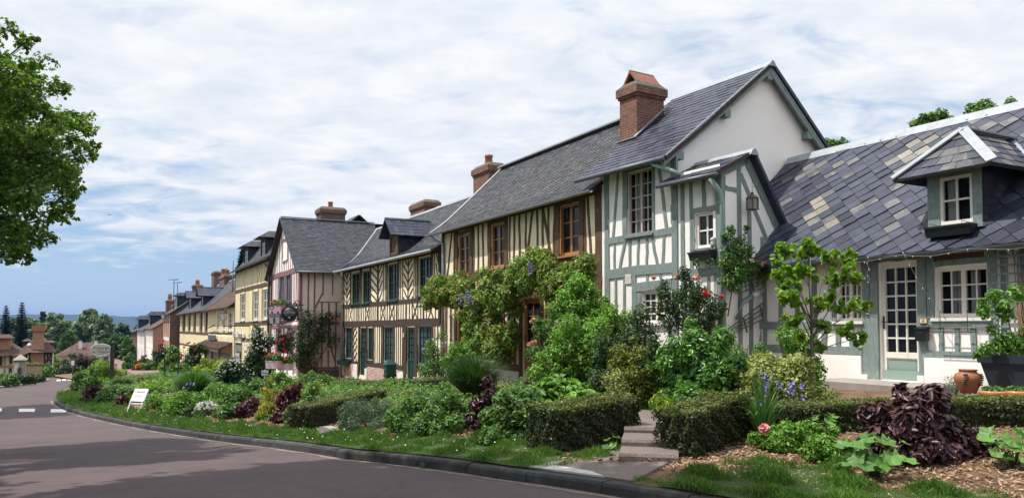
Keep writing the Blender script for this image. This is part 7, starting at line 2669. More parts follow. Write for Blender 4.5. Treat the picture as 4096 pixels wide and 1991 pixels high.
# shop sign
q = HD.f.P(z3(377, 742), dep=-.9)
sgn = HD.side(0)
qq = None
d = ray(*z3(377, 742))
Yd = 35.0
P = tri(*z3(379, 742), Yd)
rad = 43 / 1.4733 * K / F * Yd
rz = R(8)
r = empty('shop_sign', P, rz, 'round black shop sign hanging from a scrolled iron bracket on the mauve house', 'sign')
MB().mat(mat('sign_black', (.02, .019, .02), .5, .1, 6, 0)).lathe([(rad * .93, -.02), (rad * .93, .02)], n=36).build('disc', r).rotation_euler = (R(90), 0, 0)
ring = MB().mat(IRON)
ring.tube([(math.cos(a) * rad, 0, math.sin(a) * rad) for a in np.linspace(0, 2 * math.pi, 37)], .035, 6, cap=False)
ring.build('ring', r)
LET = mat('sign_grey_letters', (.42, .42, .42), .6, .05, 6, 0)
text('CURIOSITÉS', rad * .42, LET, TM(I4, 0, -.026, rad * .12), r, sx=.72)
text('★ ★', rad * .2, LET, TM(I4, 0, -.026, -rad * .45), r) if False else None
mb = MB().mat(LET); mb.box(-rad * .6, -rad * .1, -.024, -.02, -rad * .2, -rad * .17); mb.box(rad * .1, rad * .6, -.024, -.02, -rad * .2, -rad * .17)
mb.box(-rad * .16, rad * .16, -.024, -.02, -rad * .48, -rad * .40); mb.box(-rad * .16, rad * .16, -.024, -.02, -rad * .63, -rad * .54); mb.build('ornament', r)
ir = MB().mat(IRON)
rt = tri(*z3(443, 700), Yd) - P
rt2 = tri(*z3(450, 690), Yd + .8) - P
lo_ = tri(*z3(437, 770), Yd) - P
ir.tube([(rad * 1.15, 0, rad * 1.25), (rad * 1.2, 0, -rad * 1.0)], .035, 6)
for zz_ in (rad * 1.2, rad * .55, -rad * .75): ir.tube([(rad * .95 if zz_ > 0 else rad * .6, 0, zz_), (rad * 1.75, .25, zz_)], .03, 6)
def scroll(cx, cz, r0, t0, n=14, s=1):
    return [(cx + math.cos(t0 + s * i * .5) * r0 * (1 - i / n * .75), 0, cz + math.sin(t0 + s * i * .5) * r0 * (1 - i / n * .75)) for i in range(n)]
for args in ((-.05, rad * 1.28, .16, 0), (.22, rad * 1.3, .14, 3), (rad * .85, rad * .95, .16, 1), (rad * 1.0, rad * .5, .12, 2), (-.75, rad * .85, .14, 2), (rad * .95, rad * 1.5, .18, 4), (rad * .9, -rad * .85, .12, 0)): ir.tube(scroll(*args), .02, 5)
ir.tube([(-.5, 0, rad * 1.05), (0, 0, rad * 1.28), (rad * 1.15, 0, rad * 1.15)], .025, 5)
ir.build('bracket', r)
# flower boxes and lamps on the mauve house
MAUV = mat('mauve_box_paint', (.36, .20, .27), .6, .1, 6, .1, 40)
MAUL = mat('pale_mauve_paint', (.60, .46, .49), .6, .1, 6, .1, 40)
def fbox(name, lab, P, L_, m, rz, n=700, hh=.32, bl=10):
    r = empty(name, P, rz, lab, 'flower box')
    tub(r, I4, -L_ / 2, L_ / 2, 0, .35, 0, hh, m, .02)
    bl_ = [(x, .15, hh + .12, .2) for x in np.linspace(-L_ / 2 + .1, L_ / 2 - .1, 8)]
    foliage('foliage', bl_, n, .1, L_MID, r, .7)
    blooms(r, B_GER, [(random.uniform(-L_ / 2, L_ / 2), random.uniform(-.1, .2), hh + random.uniform(.12, .35)) for i in range(bl)], .85)
    return r
rzD = HD.root.rotation_euler.z
fbox('flower_box', 'mauve flower box of geraniums under the first-floor window of the mauve house', HD.world(-3.6, -.5, 2.35), 3.1, MAUV, rzD, 900, .42, 14)
fbox('flower_box', 'pale mauve flower box on a bracket at the left door of the mauve house', tri(683, 927, 34.2), .62, MAUL, rzD + R(40), 500, .35, 9)
fbox('flower_box', 'pale flower box with a small number card right of the mauve house doorstep', tri(712, 931, 34.4), .6, MAUL, rzD + R(40), 500, .3, 8)
for px, lab in ((706, 'hanging geranium ball left of the mauve house shutter'), (718, 'hanging geranium ball beside the mauve house right shutter')):
    P = tri(px, 863, 34.9)
    r = empty('geranium_basket', P, 0, lab, 'hanging basket')
    foliage('foliage', [(0, 0, 0, .2), (0, 0, .25, .17), (.05, 0, -.25, .17)], 700, .1, L_DRK, r, .7)
    blooms(r, B_GER, [(random.uniform(-.2, .2), -.2, random.uniform(-.4, .4)) for i in range(8)], .9)
def wall_lantern(P, sc, lab, arm, rz=0, group=None, cat='lantern'):
    r = empty('wall_lantern', P, rz, lab, cat, group)
    mb = MB().mat(IRON)
    s = sc
    mb.taper(-.11 * s, .11 * s, -.11 * s, .11 * s, 0, .02 * s, 0)
    for a in (-1, 1):
        for b in (-1, 1): mb.bar((a * .10 * s, b * .10 * s, 0), (a * .17 * s, b * .17 * s, .42 * s), .02 * s, .02 * s)
    mb.taper(-.2 * s, .2 * s, -.2 * s, .2 * s, .42 * s, .62 * s, -.1 * s)
    mb.lathe([(.08 * s, .62 * s), (.04 * s, .68 * s), (.07 * s, .72 * s), (.02 * s, .78 * s)], n=10)
    mb.build('frame', r)
    g = MB().mat(mat('frosted_glass', (.62, .60, .55), .3, .08, 6, 0))
    g.taper(-.095 * s, .095 * s, -.095 * s, .095 * s, .02 * s, .42 * s, .065 * s)
    g.build('glass', r)
    k = MB().mat(IRON); k.tube([(0, 0, -.02 * s), (0, 0, -.14 * s)] + [tuple(p) for p in arm], .028 * s, 6)
    k.build('bracket', r)
    return r
P = tri(561, 806, 50.0)
wall_lantern(P, 1.05, 'street lantern on a long iron arm from the corner of the yellow house', [Vector((0, 0, -.35)), Vector((2.1, 1.2, -.35))], cat='street lantern')
P = tri(*z2(272, 668), 88.0)
wall_lantern(P, 1.0, 'street lantern on the brick house front down the lane', [Vector((0, 0, -.4)), Vector((1.6, 1.0, -.4))], cat='street lantern')
for px, lab in ((684, 'small iron lantern above the left door of the mauve house'), (699, 'small iron lantern above the right door of the mauve house')):
    wall_lantern(tri(px, 814, 35.2), .75, lab, [Vector((0, .2, -.1)), Vector((0, .5, .5))])
# hotel boards
w = HE.f
a0, a1 = w.a(z2, 783, 787), w.a(z2, 812, 787)
zt_, zb_ = w.zz(z2, 797, 771), w.zz(z2, 797, 799)
for (b0, b1, tx, lab) in ((a0, a1, 'Hôtel', 'white hotel board left of the restaurant board over the dark doorway'), (a1 + .12, w.a(z2, 863, 787), 'Restaurant', 'white restaurant board over the dark doorway of the yellow house')):
    r = on(HE, 'painted_board', lab, 'sign', b0, -.14, zb_)
    MB().mat(WHT).box(0, b1 - b0, 0, .06, 0, zt_ - zb_).build('board', r)
    text(tx, .62, mat('sign_brown', (.16, .06, .05), .6, .1, 6, 0), TM(I4, (b1 - b0) / 2, -.006, (zt_ - zb_) / 2), r, sx=min(1.6, (b1 - b0) * .86 / (len(tx) * .33)))
# menu board over porch
w = HF.f
r_ = w.rect(z2, 598, 658, 785, 823, -.15)
r = on(HF, 'slate_board', 'dark slate board above the tiled porch of the long timber house', 'sign', r_[0], -.2, r_[2])
MB().mat(mat('board_slate', (.06, .065, .075), .6, .2, 5, .1)).box(0, min(4.5, r_[1] - r_[0]), 0, .06, 0, r_[3] - r_[2]).build('board', r)
MB().mat(IRON).tube([(.3, -.02, r_[3] - r_[2] + .6), (4.2, -.02, r_[3] - r_[2] + .8)], .05, 5).build('hanger', r)
# white notice board on an A-frame
P = G(344, 1036)
P.z -= .0
r = empty('notice_board', P, R(-18), 'white notice board with an arrow on a slanting wooden stand at the lawn edge', 'notice board')
s = P.y / F
Wd, Hb = 42 * s, 34 * s
lean = R(28)
M0 = Matrix.Translation((0, 0, 27 * s)) @ Matrix.Rotation(-lean, 4, 'X')
mb = MB(M0).mat(WHT); mb.box(-Wd / 2, Wd / 2, -.01, .01, 0, Hb); mb.build('board', r)
fr_ = MB(M0).mat(PT_GREY)
for x in (-Wd / 2, Wd / 2 - .03): fr_.box(x, x + .03, .0105, .04, -.02, Hb)
fr_.box(-Wd / 2 + .03, Wd / 2 - .03, .0105, .04, -.09, -.05)
fr_.M = I4
for x in (-Wd / 2 + .015, Wd / 2 - .015):
    fr_.bar((x, .0, 27 * s), (x + (.08 if x < 0 else .02), -.22, .0), .03, .03)
fr_.build('frame', r)
lg = MB().mat(PT_BROWNW)
top = M0 @ Vector((0, .05, Hb * .95))
for x in (-Wd / 2 + .015, Wd / 2 - .015): lg.bar((x, top.y, top.z), (x, top.y + .25, -.05), .03, .03)
lg.build('back_leg', r)
text('CURIOSITÉS', .085, INK, TM(M0, 0, -.0125, Hb * .72), r, sx=.8)
text('Antiquités · Brocante', .035, INK, TM(M0, 0, -.0125, Hb * .58), r) if False else None
mb = MB(M0).mat(INK)
for x in (-.12, -.07, -.02, .05, .1): mb.box(x - .016, x + .016, -.0125, -.0105, Hb * .54, Hb * .565)
mb.bar((-Wd * .27, -.012, Hb * .40), (Wd * .18, -.012, Hb * .43), .014, .002, up=(0, 1, 0))
mb.add([(Wd * .16, -.0125, Hb * .385), (Wd * .30, -.0125, Hb * .44), (Wd * .16, -.0125, Hb * .47)], [(0, 1, 2)])
mb.add([(-Wd * .26, -.0125, Hb * .425), (-Wd * .32, -.0125, Hb * .395), (-Wd * .26, -.0125, Hb * .385)], [(0, 1, 2)])
mb.build('arrow', r)
# small label on a white stake
P = at(668, 29.5)
zc_ = zat(668, 937, P.y)
r = empty('stake_sign', P, R(-5), 'small grey label board on a thin white stake in the bed by the mauve house', 'sign')
s = P.y / F
mb = MB().mat(mat('label_grey', (.46, .46, .47), .6, .06, 6, 0)); mb.box(-9 * s, 9 * s, -.012, 0, zc_ - P.z - 6.5 * s, zc_ - P.z + 6.5 * s); mb.build('board', r)
MB().mat(WHT).bar((-.05, .012, -.1), (0.0, .012, zc_ - P.z + 8 * s), .035, .02).build('stake', r)
text('Annexe', .085, INK, TM(I4, 0, -.015, zc_ - P.z), r)
# inn sign on its black post
P = G(281, 969)
s = P.y / F
r = empty('inn_sign', P, R(0), 'oval inn sign hanging from a tall black post at the tip of the bed', 'sign')
Hz = lambda py: zat(281, py, P.y) - P.z
mb = MB().mat(IRON); mb.box(-.08, .08, -.08, .08, -.2, Hz(866)); mb.lathe([(.1, Hz(866)), (.05, Hz(866) + .12), (.01, Hz(866) + .18)], n=8); mb.build('post', r)
mb = MB().mat(IRON); mb.bar((-.6, 0, Hz(882)), (.55, 0, Hz(880)), .05, .05); mb.bar((-.55, 0, Hz(887)), (-.05, 0, Hz(876)), .04, .04); mb.tube([(-.95, 0, Hz(869)), (-.3, 0, Hz(878)), (0, 0, Hz(880))], .025, 5); mb.build('bracket', r)
cx, cz, ra, rb = -26 * s - .05, Hz(880), 27 * s, 15.5 * s
mb = MB().mat(mat('oval_board', (.50, .49, .42), .6, .08, 4, .1)); mb.prism([(cx + math.cos(a) * ra, cz + math.sin(a) * rb) for a in np.linspace(0, 2 * math.pi, 33)[:-1]], -.03, .03); mb.build('board', r)
mb = MB().mat(PT_GREY); mb.tube([(cx + math.cos(a) * ra, -.02, cz + math.sin(a) * rb) for a in np.linspace(0, 2 * math.pi, 33)], .025, 5, cap=False); mb.build('rim', r)
BL = mat('blackletter_ink', (.06, .06, .085), .7, .1, 6, 0)
text('Auberge', .27, BL, TM(I4, cx, -.034, cz + .13), r)
text("de l'Abbaye", .25, BL, TM(I4, cx, -.034, cz - .09), r, sx=.9)
MB().mat(BL).bar((cx - .25, -.033, cz - .23), (cx + .22, -.033, cz - .21), .02, .004, up=(0, 1, 0)).build('underline', r)
# road post
P = G(182, 975)
r = empty('road_sign_post', P, 0, 'thin road sign post with a narrow white plate seen edge-on at the bend', 'road sign')
Hz = lambda py: zat(185, py, P.y) - P.z
mb = MB().mat(IRON); mb.tube([(0, 0, -.1), (.03, 0, Hz(908))], .05, 8); mb.build('post', r)
mb = MB().mat(WHT); mb.box(-.07, .11, -.06, -.05, Hz(918), Hz(906)); mb.build('plate', r)
# black framed board by the far grass
P = at(433, 43)
s = P.y / F
r = empty('framed_board', P, R(-10), 'empty black metal frame with a low dark board by the lane', 'sign frame')
Hz = lambda py: zat(433, py, P.y) - P.z
mb = MB().mat(IRON)
for x in (-19 * s, 19 * s): mb.box(x - .03, x + .03, -.03, .03, -.1, Hz(880 if x > 0 else 900))
mb.build('post', r)
MB().mat(mat('dark_board', (.03, .033, .036), .5, .1, 5, 0)).box(-19 * s, 19 * s, -.02, .02, Hz(966), Hz(945)).build('panel', r)
# aerials
for px, y0_, y1_, lab in ((437, 752, 703, 'tall thin aerial mast left of its pair on the slate roofs'), (446, 752, 710, 'thin aerial mast with a wide head right of its pair on the slate roofs')):
    P = tri(px, y0_, 92)
    r = empty('roof_aerial', P, 0, lab, 'aerial')
    hgt = zat(px, y1_, 92) - P.z
    MB().mat(ZINC_D).tube([(0, 0, -1.2), (0, 0, hgt)], .05, 6).build('mast', r)
    e = MB().mat(ZINC_D)
    for k in range(5): e.bar((-.5 + k * .22, -.3, hgt - .05), (-.5 + k * .22, .3, hgt - .05 + .02), .04, .04)
    e.bar((-.6, 0, hgt - .05), (.6, 0, hgt + .05), .05, .05)
    e.build('aerial_head', r)
P = tri(586, 690, 66)
r = empty('roof_aerial', P, 0, 'single slender pole rising behind the long timber house roof', 'aerial')
MB().mat(ZINC_D).tube([(0, 0, -3), (0, 0, zat(586, 655, 66) - P.z)], .05, 6).build('mast', r)
# parked cars far down the lane
def car(px, Y, col, lab, rz, pyc):
    P = at(px, Y); P.z = zat(px, pyc, Y)
    r = empty('parked_car', P, rz, lab, 'car')
    m = mat('car_' + lab[:6], col, .3, .03, 3, 0, spec=.6)
    mb = MB().mat(m)
    side = [(-2.0, .3), (2.0, .3), (2.05, .7), (1.2, .88), (.7, 1.4), (-1.2, 1.42), (-1.8, .95), (-2.05, .8)]
    mb.prism(side, -.82, .82); mb.build('body', r)
    gl = MB().mat(GLASS); gl.prism([(1.08, .9), (.66, 1.34), (-1.12, 1.36), (-1.6, .95)], -.825, .825)
    gl.add([(1.19, -.7, .91), (1.19, .7, .91), (.73, .65, 1.37), (.73, -.65, 1.37)], [(0, 1, 2, 3)]); gl.build('window', r)
    for x in (-1.3, 1.3):
        for y in (-.8, .8):
            wq = MB().mat(BLKP).lathe([(.31, -.1), (.32, 0), (.31, .1)], n=14); wq.mat(ZINC).lathe([(.18, -.105), (.18, .105)], n=10)
            o = wq.build('wheel', r); o.rotation_euler = (R(90), 0, 0); o.location = (x, y, .32)
    for y in (-.6, .6): MB().mat(WHT).box(2.0, 2.06, y - .16, y + .16, .62, .74).build('headlight', r)
car(315, 128, (.55, .57, .6), 'silver car parked at the far end of the lane', R(-75), 939)
car(203, 118, (.05, .07, .16), 'dark blue car half hidden at the road bend', R(-60), 944)
# bird
P = tri(275, 540, 70)
r = empty('bird', P, .5, 'tiny dark bird gliding in the sky above the lane', 'bird')
r.scale = (.42, .42, .42)
mb = MB().mat(INK)
mb.lathe([(.01, -.16), (.05, -.08), (.055, .02), (.035, .1), (.005, .17)], n=8)
mb.add([(-.02, 0, -.05), (-.32, .06, .0), (-.36, .05, .05), (-.02, 0, .06)], [(0, 1, 2, 3)]); mb.add([(.02, 0, -.05), (.32, .06, .0), (.36, .05, .05), (.02, 0, .06)], [(3, 2, 1, 0)])
mb.build('body', r)
# =============================================================== trees
def tree(name, label, P, trunk_h, r0, blobs, n, L, m, asp=.8, group=None, bark=BARK, limbs=None, shape=6, hang=0.0, up=.4, sub=6, subr=.5, inner=.45, lr=1.0, cat='tree', squash=.85):
    """blobs relative to P: crown masses (x,y,z,r); limbs run from the trunk to them"""
    r = empty(name, P, 0, label, cat, group)
    mb = MB().mat(bark)
    lean = (random.uniform(-.04, .04) * trunk_h, random.uniform(-.04, .04) * trunk_h)
    top = max(b[2] for b in blobs)
    mb.tube([(0, 0, -.3), (lean[0] * .3, lean[1] * .3, trunk_h * .35), (lean[0], lean[1], trunk_h), (lean[0] * 1.4, lean[1] * 1.4, (trunk_h + top) / 2), (lean[0], lean[1], top)], [r0 * 1.25, r0, r0 * .85, r0 * .5, r0 * .12], 10)
    for b in blobs:
        z0 = trunk_h * random.uniform(.7, 1.0) if b[2] > trunk_h else trunk_h * .6
        z0 = min(z0 + max(0, (b[2] - trunk_h)) * .4, max(z0, b[2]))
        s0 = Vector((lean[0], lean[1], z0)); e = Vector(b[:3])
        m1 = s0.lerp(e, .5) + Vector((random.uniform(-.1, .1), random.uniform(-.1, .1), .12)) * b[3]
        rr = r0 * random.uniform(.22, .36) * lr
        mb.tube([s0, m1, e], [rr, rr * .6, rr * .2], 6)
        for k in range(3):
            q = Vector(unit(1)[0]) * b[3] * .8
            mb.tube([m1.lerp(e, .6), e + q * .5, e + q], [rr * .3, rr * .2, rr * .06], 4)
    mb.build('trunk', r)
    sb = []
    for x, y, z, rad in blobs:
        for i in range(sub):
            q = unit(1)[0] * rad * random.uniform(.45, .85)
            sb.append((x + q[0], y + q[1], z + q[2] * squash, rad * subr * random.uniform(.6, 1.15)))
    foliage('crown', sb, n, L, m, r, asp, up=up, shape=shape, inner=inner, hang=hang, rnd=.7)
    return r
# --- the big street tree whose crown enters at the left
VY = 13.0
spots = [(20, 75, 34), (70, 110, 36), (-40, 120, 60), (30, 170, 60), (100, 170, 46), (150, 225, 42), (60, 250, 70), (-60, 260, 90), (150, 310, 56), (205, 300, 36), (80, 370, 80), (190, 380, 50), (228, 392, 26), (-60, 400, 110), (150, 440, 60), (185, 470, 40), (60, 480, 76), (130, 530, 46), (-40, 540, 90), (20, 580, 56), (60, 620, 34), (40, 645, 24), (105, 570, 30), (170, 500, 34), (165, 545, 30), (120, 600, 26), (90, 600, 34), (70, 650, 24), (10, 640, 40), (180, 430, 40), (235, 370, 24), (225, 330, 26), (60, 540, 50), (0, 480, 60), (-120, 330, 130), (-160, 520, 120), (-130, 160, 100)]
P = at(-560, VY)
bl = []
for px, py, rp in spots:
    for dy in ((-1.2, .9) if rp > 50 else (0,)):
        q = tri(px, py, VY + dy + random.uniform(-.5, .5)) - P
        bl.append((q.x, q.y, q.z, rp / F * VY * .95))
for i in range(26):
    d = unit(1)[0]
    bl.append((d[0] * 3.3, d[1] * 3.0, 6.3 + d[2] * 2.6, 1.15))
V_TREE = tree('street_tree', 'big bright green street tree whose crown enters from the left edge', P, 3.2, .26, bl, 125000, .068, L_TRE, .8, sub=14, subr=.36, inner=.1, lr=.35)
# --- street trees of the same row, standing left of the frame; their shade falls on the road
def offtree(X, Y, R_, zc_, n, lab, L_=.26):
    P = Vector((X, Y, ztf(X, Y)))
    bl = []
    for i in range(34):
        d = unit(1)[0]
        q = random.uniform(.35, .8)
        bl.append((d[0] * R_ * q, d[1] * R_ * q, zc_ + d[2] * R_ * .62 * q, R_ * .3))
    return tree('street_tree', lab, P, zc_ - R_ * .5, .26, bl, n, L_, L_TRE, .85, sub=4, subr=.6)
offtree(-7.6, 6.0, 4.8, 11.2, 34000, 'tall street tree left of the camera shading the road by the kerb')
offtree(-6.6, -1.2, 4.6, 10.5, 28000, 'tall street tree behind the camera shading the near road')
offtree(-14.6, 9.0, 4.6, 9.5, 32000, 'street tree on the far verge shading the middle of the road')
offtree(-27.5, 28, 4.8, 19.0, 22000, 'street tree on the far verge shading the road marking')
# --- young lime tree in front of the cottage
LY = 10.3
P = at(2036, LY)
bl = []
for px, py, rp in ((1985, 640, 34), (2035, 625, 36), (2085, 650, 36), (2130, 640, 26), (1975, 690, 34), (2030, 690, 40), (2090, 700, 40), (2140, 690, 36), (2185, 770, 22), (2150, 770, 30), (2100, 760, 40), (2050, 760, 36), (1985, 750, 32), (1965, 620, 22), (1955, 655, 18), (2130, 830, 30), (2070, 820, 30), (1995, 800, 28), (2160, 850, 22), (1990, 720, 30), (2060, 870, 24), (2015, 850, 24)):
    q = tri(px, py, LY + random.uniform(-.45, .45)) - P
    bl.append((q.x, q.y, q.z, rp / F * LY * .9))
tree('young_lime_tree', 'young lime tree with loose bright heart-shaped leaves before the slate cottage', P, .75, .03, bl, 2300, .075, L_LIM, .85, bark=mat('smooth_grey_bark', (.13, .11, .09), .85, .2, 8, .3, 30), sub=8, subr=.42, up=.3, inner=.05, hang=.35)
# --- trees above the slate cottage roof
for px, py, rp, Y, lab in ((2355, 300, 46, 34, 'dark tree crown just clearing the middle of the slate cottage ridge'), (2100, 368, 40, 40, 'small dark tree crown at the left end of the slate cottage ridge'), (2520, 268, 62, 32, 'dark tree crown over the right end of the slate cottage ridge')):
    P = at(px, Y); q = tri(px, py, Y) - P
    rr = rp / F * Y
    tree('background_tree', lab, P, q.z * .6, .2, [(math.cos(a) * rr * .7, math.sin(a) * rr * .7, q.z + random.uniform(-.9, .05) * rr, rr * .5) for a in np.linspace(0, 5.6, 7)] + [(0, 0, q.z - rr * .6, rr * .8)], 4200, .16, L_MID, .7, shape=4)
# --- conifers
def conifer(px, pt, pb, wpx, Y, lab, n=11000):
    P = at(px, Y)
    zt_, zb_ = zat(px, pt, Y) - P.z, zat(px, pb, Y) - P.z
    rx = wpx / 2 / F * Y
    r = empty('conifer', P, 0, lab, 'conifer')
    mb = MB().mat(BARKD); mb.tube([(0, 0, -.3), (0, 0, zt_ * .6), (0, 0, zt_)], [.3, .18, .03], 8)
    Pn, Nn, Tn = [], [], []
    tiers = 26
    for i in range(tiers):
        q = i / (tiers - 1)
        z = zb_ + (zt_ - zb_) * q
        rr = rx * (1 - q) ** .8 + .12
        for k in range(9):
            a = k / 9 * 6.28 + i * .7 + random.uniform(-.2, .2)
            l_ = rr * random.uniform(.7, 1.1)
            mb.tube([(0, 0, z + .15), (math.cos(a) * l_ * .6, math.sin(a) * l_ * .6, z - .02 * l_), (math.cos(a) * l_, math.sin(a) * l_, z - .1 * l_ + .1)], [.05, .03, .01], 4)
            c = int(n / 13 / 9 * .6 * (.5 + 1.2 * (1 - q)))
            t = rng.uniform(.15, 1.05, c)
            wv = rng.normal(0, .16 * l_ + .05, c) * (1.1 - t * .8)
            Pn.append(np.stack([math.cos(a) * l_ * t - math.sin(a) * wv, math.sin(a) * l_ * t + math.cos(a) * wv, z + .15 - .25 * l_ * t + .15 * l_ * t ** 2 - np.abs(rng.normal(0, .12 * l_ + .03, c))], 1))
            Tn.append(np.stack([np.full(c, math.cos(a)), np.full(c, math.sin(a)), np.full(c, -.5)], 1) + .5 * unit(c))
            Nn.append(np.tile([0, 0, 1.], (c, 1)) + .5 * unit(c))
    mb.build('trunk', r)
    V, Fc = leaves(np.concatenate(Pn), np.concatenate(Nn), max(.4, rx * .22), .3, .1, 4, T=np.concatenate(Tn))
    npmesh('crown', V, Fc, [L_CON], parent=r)
conifer(14, 772, 900, 48, 128, 'dark blue-green conifer at the left edge, left of the pair')
conifer(54, 764, 905, 52, 120, 'dark blue-green conifer right of the pair, behind the brick house')
conifer(612, 622, 720, 52, 78, 'dark conifer showing between the yellow house dormer and the sky')
# --- valley trees
def vtree(px, pt, pb, wpx, Y, m, n, lab, L_=.5, hang=.3, name='valley_tree'):
    P = at(px, Y); P.z = min(P.z, -6.0)
    zt_, zb_ = zat(px, pt, Y) - P.z, max(.6, zat(px, pb, Y) - P.z)
    rx = wpx / 2 / F * Y
    bl = []
    k = 18
    for i in range(k):
        q = (i + .5) / k
        z = zb_ + (zt_ - zb_) * (.08 + .84 * q)
        env = rx * math.sin(math.pi * min(.97, .28 + .66 * q)) ** .7
        a = i * 2.4
        rr = rx * random.uniform(.26, .4)
        bl.append((math.cos(a) * max(0, env - rr) * random.uniform(.6, 1.1), math.sin(a) * max(0, env - rr) * .8, min(z, zt_ - rr * .6), rr))
    bl.append((0, 0, (zt_ + zb_) * .5, rx * .55))
    tree(name, lab, P, max(.8, zb_ + (zt_ - zb_) * .25), .35, bl, n, L_, m, .55, shape=4, hang=hang, sub=10, subr=.38, inner=.3)
vtree(222, 781, 905, 118, 190, L_WIL, 15000, 'large silvery willow, tallest in the valley', .75, .6, 'willow')
vtree(262, 788, 905, 74, 180, L_WIL, 9000, 'narrow silvery willow leaning right of the tallest one', .75, .6, 'willow')
vtree(138, 792, 900, 120, 200, L_WIL, 12000, 'wide pale willow behind the half-timbered cottage chimney', .75, .55, 'willow')
vtree(80, 798, 900, 80, 190, L_WIL, 8000, 'pale willow right of the two conifers', .7, .5, 'willow')
vtree(108, 778, 880, 34, 230, L_FAR, 3500, 'slender tree poking above the pale willows', .7)
vtree(35, 800, 900, 90, 210, L_FAR, 6000, 'dark tree behind the two conifers', .7)
vtree(172, 832, 900, 62, 150, L_FARB, 6000, 'bright green round tree behind the bungalow, left side', .5)
vtree(262, 850, 900, 52, 160, L_FARB, 3500, 'bright green tree behind the bungalow right chimney', .5)
vtree(310, 816, 900, 80, 215, L_FAR, 7000, 'green tree right of the willows, under the hill', .7)
vtree(345, 818, 905, 60, 230, L_FAR, 5000, 'green tree just left of the white terraced house', .7)
vtree(292, 838, 915, 70, 165, L_FARB, 6000, 'fresh green tree behind the inn sign post', .5)
vtree(322, 846, 920, 56, 150, L_FARB, 5000, 'fresh green tree by the end of the terrace', .5)
vtree(180, 815, 890, 90, 260, L_FAR, 6000, 'dark green tree between the pale willows', .9)
vtree(240, 850, 905, 110, 225, L_FAR, 6000, 'dark tree mass low behind the willows', .8)
vtree(110, 840, 905, 90, 160, L_FAR, 6000, 'dark green tree behind the half-timbered cottage roof', .55)
vtree(30, 850, 920, 110, 150, L_FAR, 6000, 'dark tree behind the brick and plaster house', .55)
# distant belt of woodland across the valley floor, too far to count
P_, d_ = [], []
bl = []
for i in range(170):
    X = random.uniform(-420, 60); Y = random.uniform(330, 620)
    bl.append((X, Y, random.uniform(-12, -7), random.uniform(5, 8)))
P_, d_ = blob_pts(bl, 42000, None, .5)
V, Fc = leaves(P_, d_ + np.array([[0, 0, .5]]) + .5 * unit(len(P_)), 2.6, .7, .2, 4)
tag(npmesh('woodland', V, Fc, [L_FAR]), 'belt of mixed woodland filling the valley below the hill', 'woodland', kind='stuff')
# rough cover of low perennials between the shrubs
def gcov(n, t0, t1, f0, f1, m, L_, hmax, thr, lab, seed):
    t = rng.uniform(t0, t1, n)
    lo = wk(t) + f0; hi = np.minimum(wk(t) + f1, 10.3)
    w_ = lo + (hi - lo) * rng.uniform(0, 1, n)
    X, Y = xy(t, w_)
    nz = np.sin(X * 1.7 + seed) * np.sin(Y * 1.9 - seed * 2) + .6 * np.sin(X * 4.1 - Y * 3.3 + seed)
    k = nz > thr
    X, Y, nz, t = X[k], Y[k], nz[k], t[k]
    h = hmax * np.clip(.35 + .6 * (nz - thr), .2, 1) * rng.uniform(.1, 1, len(X))
    P = np.stack([X, Y, zt(X, Y) + h], 1)
    N_ = unit(len(P)) * .7 + np.array([[0, -.2, .8]])
    V, Fc = leaves(P, N_, L_, .5, .25, 6)
    tag(npmesh('ground_cover', V, Fc, [m]), lab, 'ground cover', kind='stuff')
gcov(30000, 11, 27, 2.0, 6.4, L_MID, .07, .26, -.1, 'low mixed perennials filling the beds between the shrubs', 1.0)
gcov(20000, 12, 30, 2.2, 6.6, L_BRT, .075, .32, .25, 'bright low perennials between the shrubs', 4.0)
gcov(24000, 27, 60, 2.0, 8.0, L_MID, .12, .36, -.1, 'low perennials filling the far beds', 2.2)
gcov(9000, 8.2, 13.5, 2.6, 6.0, L_MID, .06, .3, .0, 'low leafy cover behind the left clipped hedge', 7.0)
# =============================================================== ground, road, kerb
def strip(name, wfun, tt, cols, zf, m, kind='structure', mi=None):
    """grid over t with w columns wfun(t)->array"""
    V, Fc = [], []
    W_ = [wfun(t) for t in tt]
    n = len(W_[0])
    for t, ws in zip(tt, W_):
        for w_ in ws:
            X, Y = xy(t, w_)
            V.append((X, Y, zf(X, Y, t, w_)))
    for i in range(len(tt) - 1):
        for j in range(n - 1):
            a = i * n + j
            Fc.append((a, a + 1, a + n + 1, a + n))
    o = npmesh(name, V, Fc, [m], mi, smooth=True)
    return tag(o, kind=kind)
TT = np.concatenate([np.arange(-40, 3, 1.0), np.arange(3, 40, .25), np.arange(40, 130, 1.0), np.arange(130, 200, 5)])

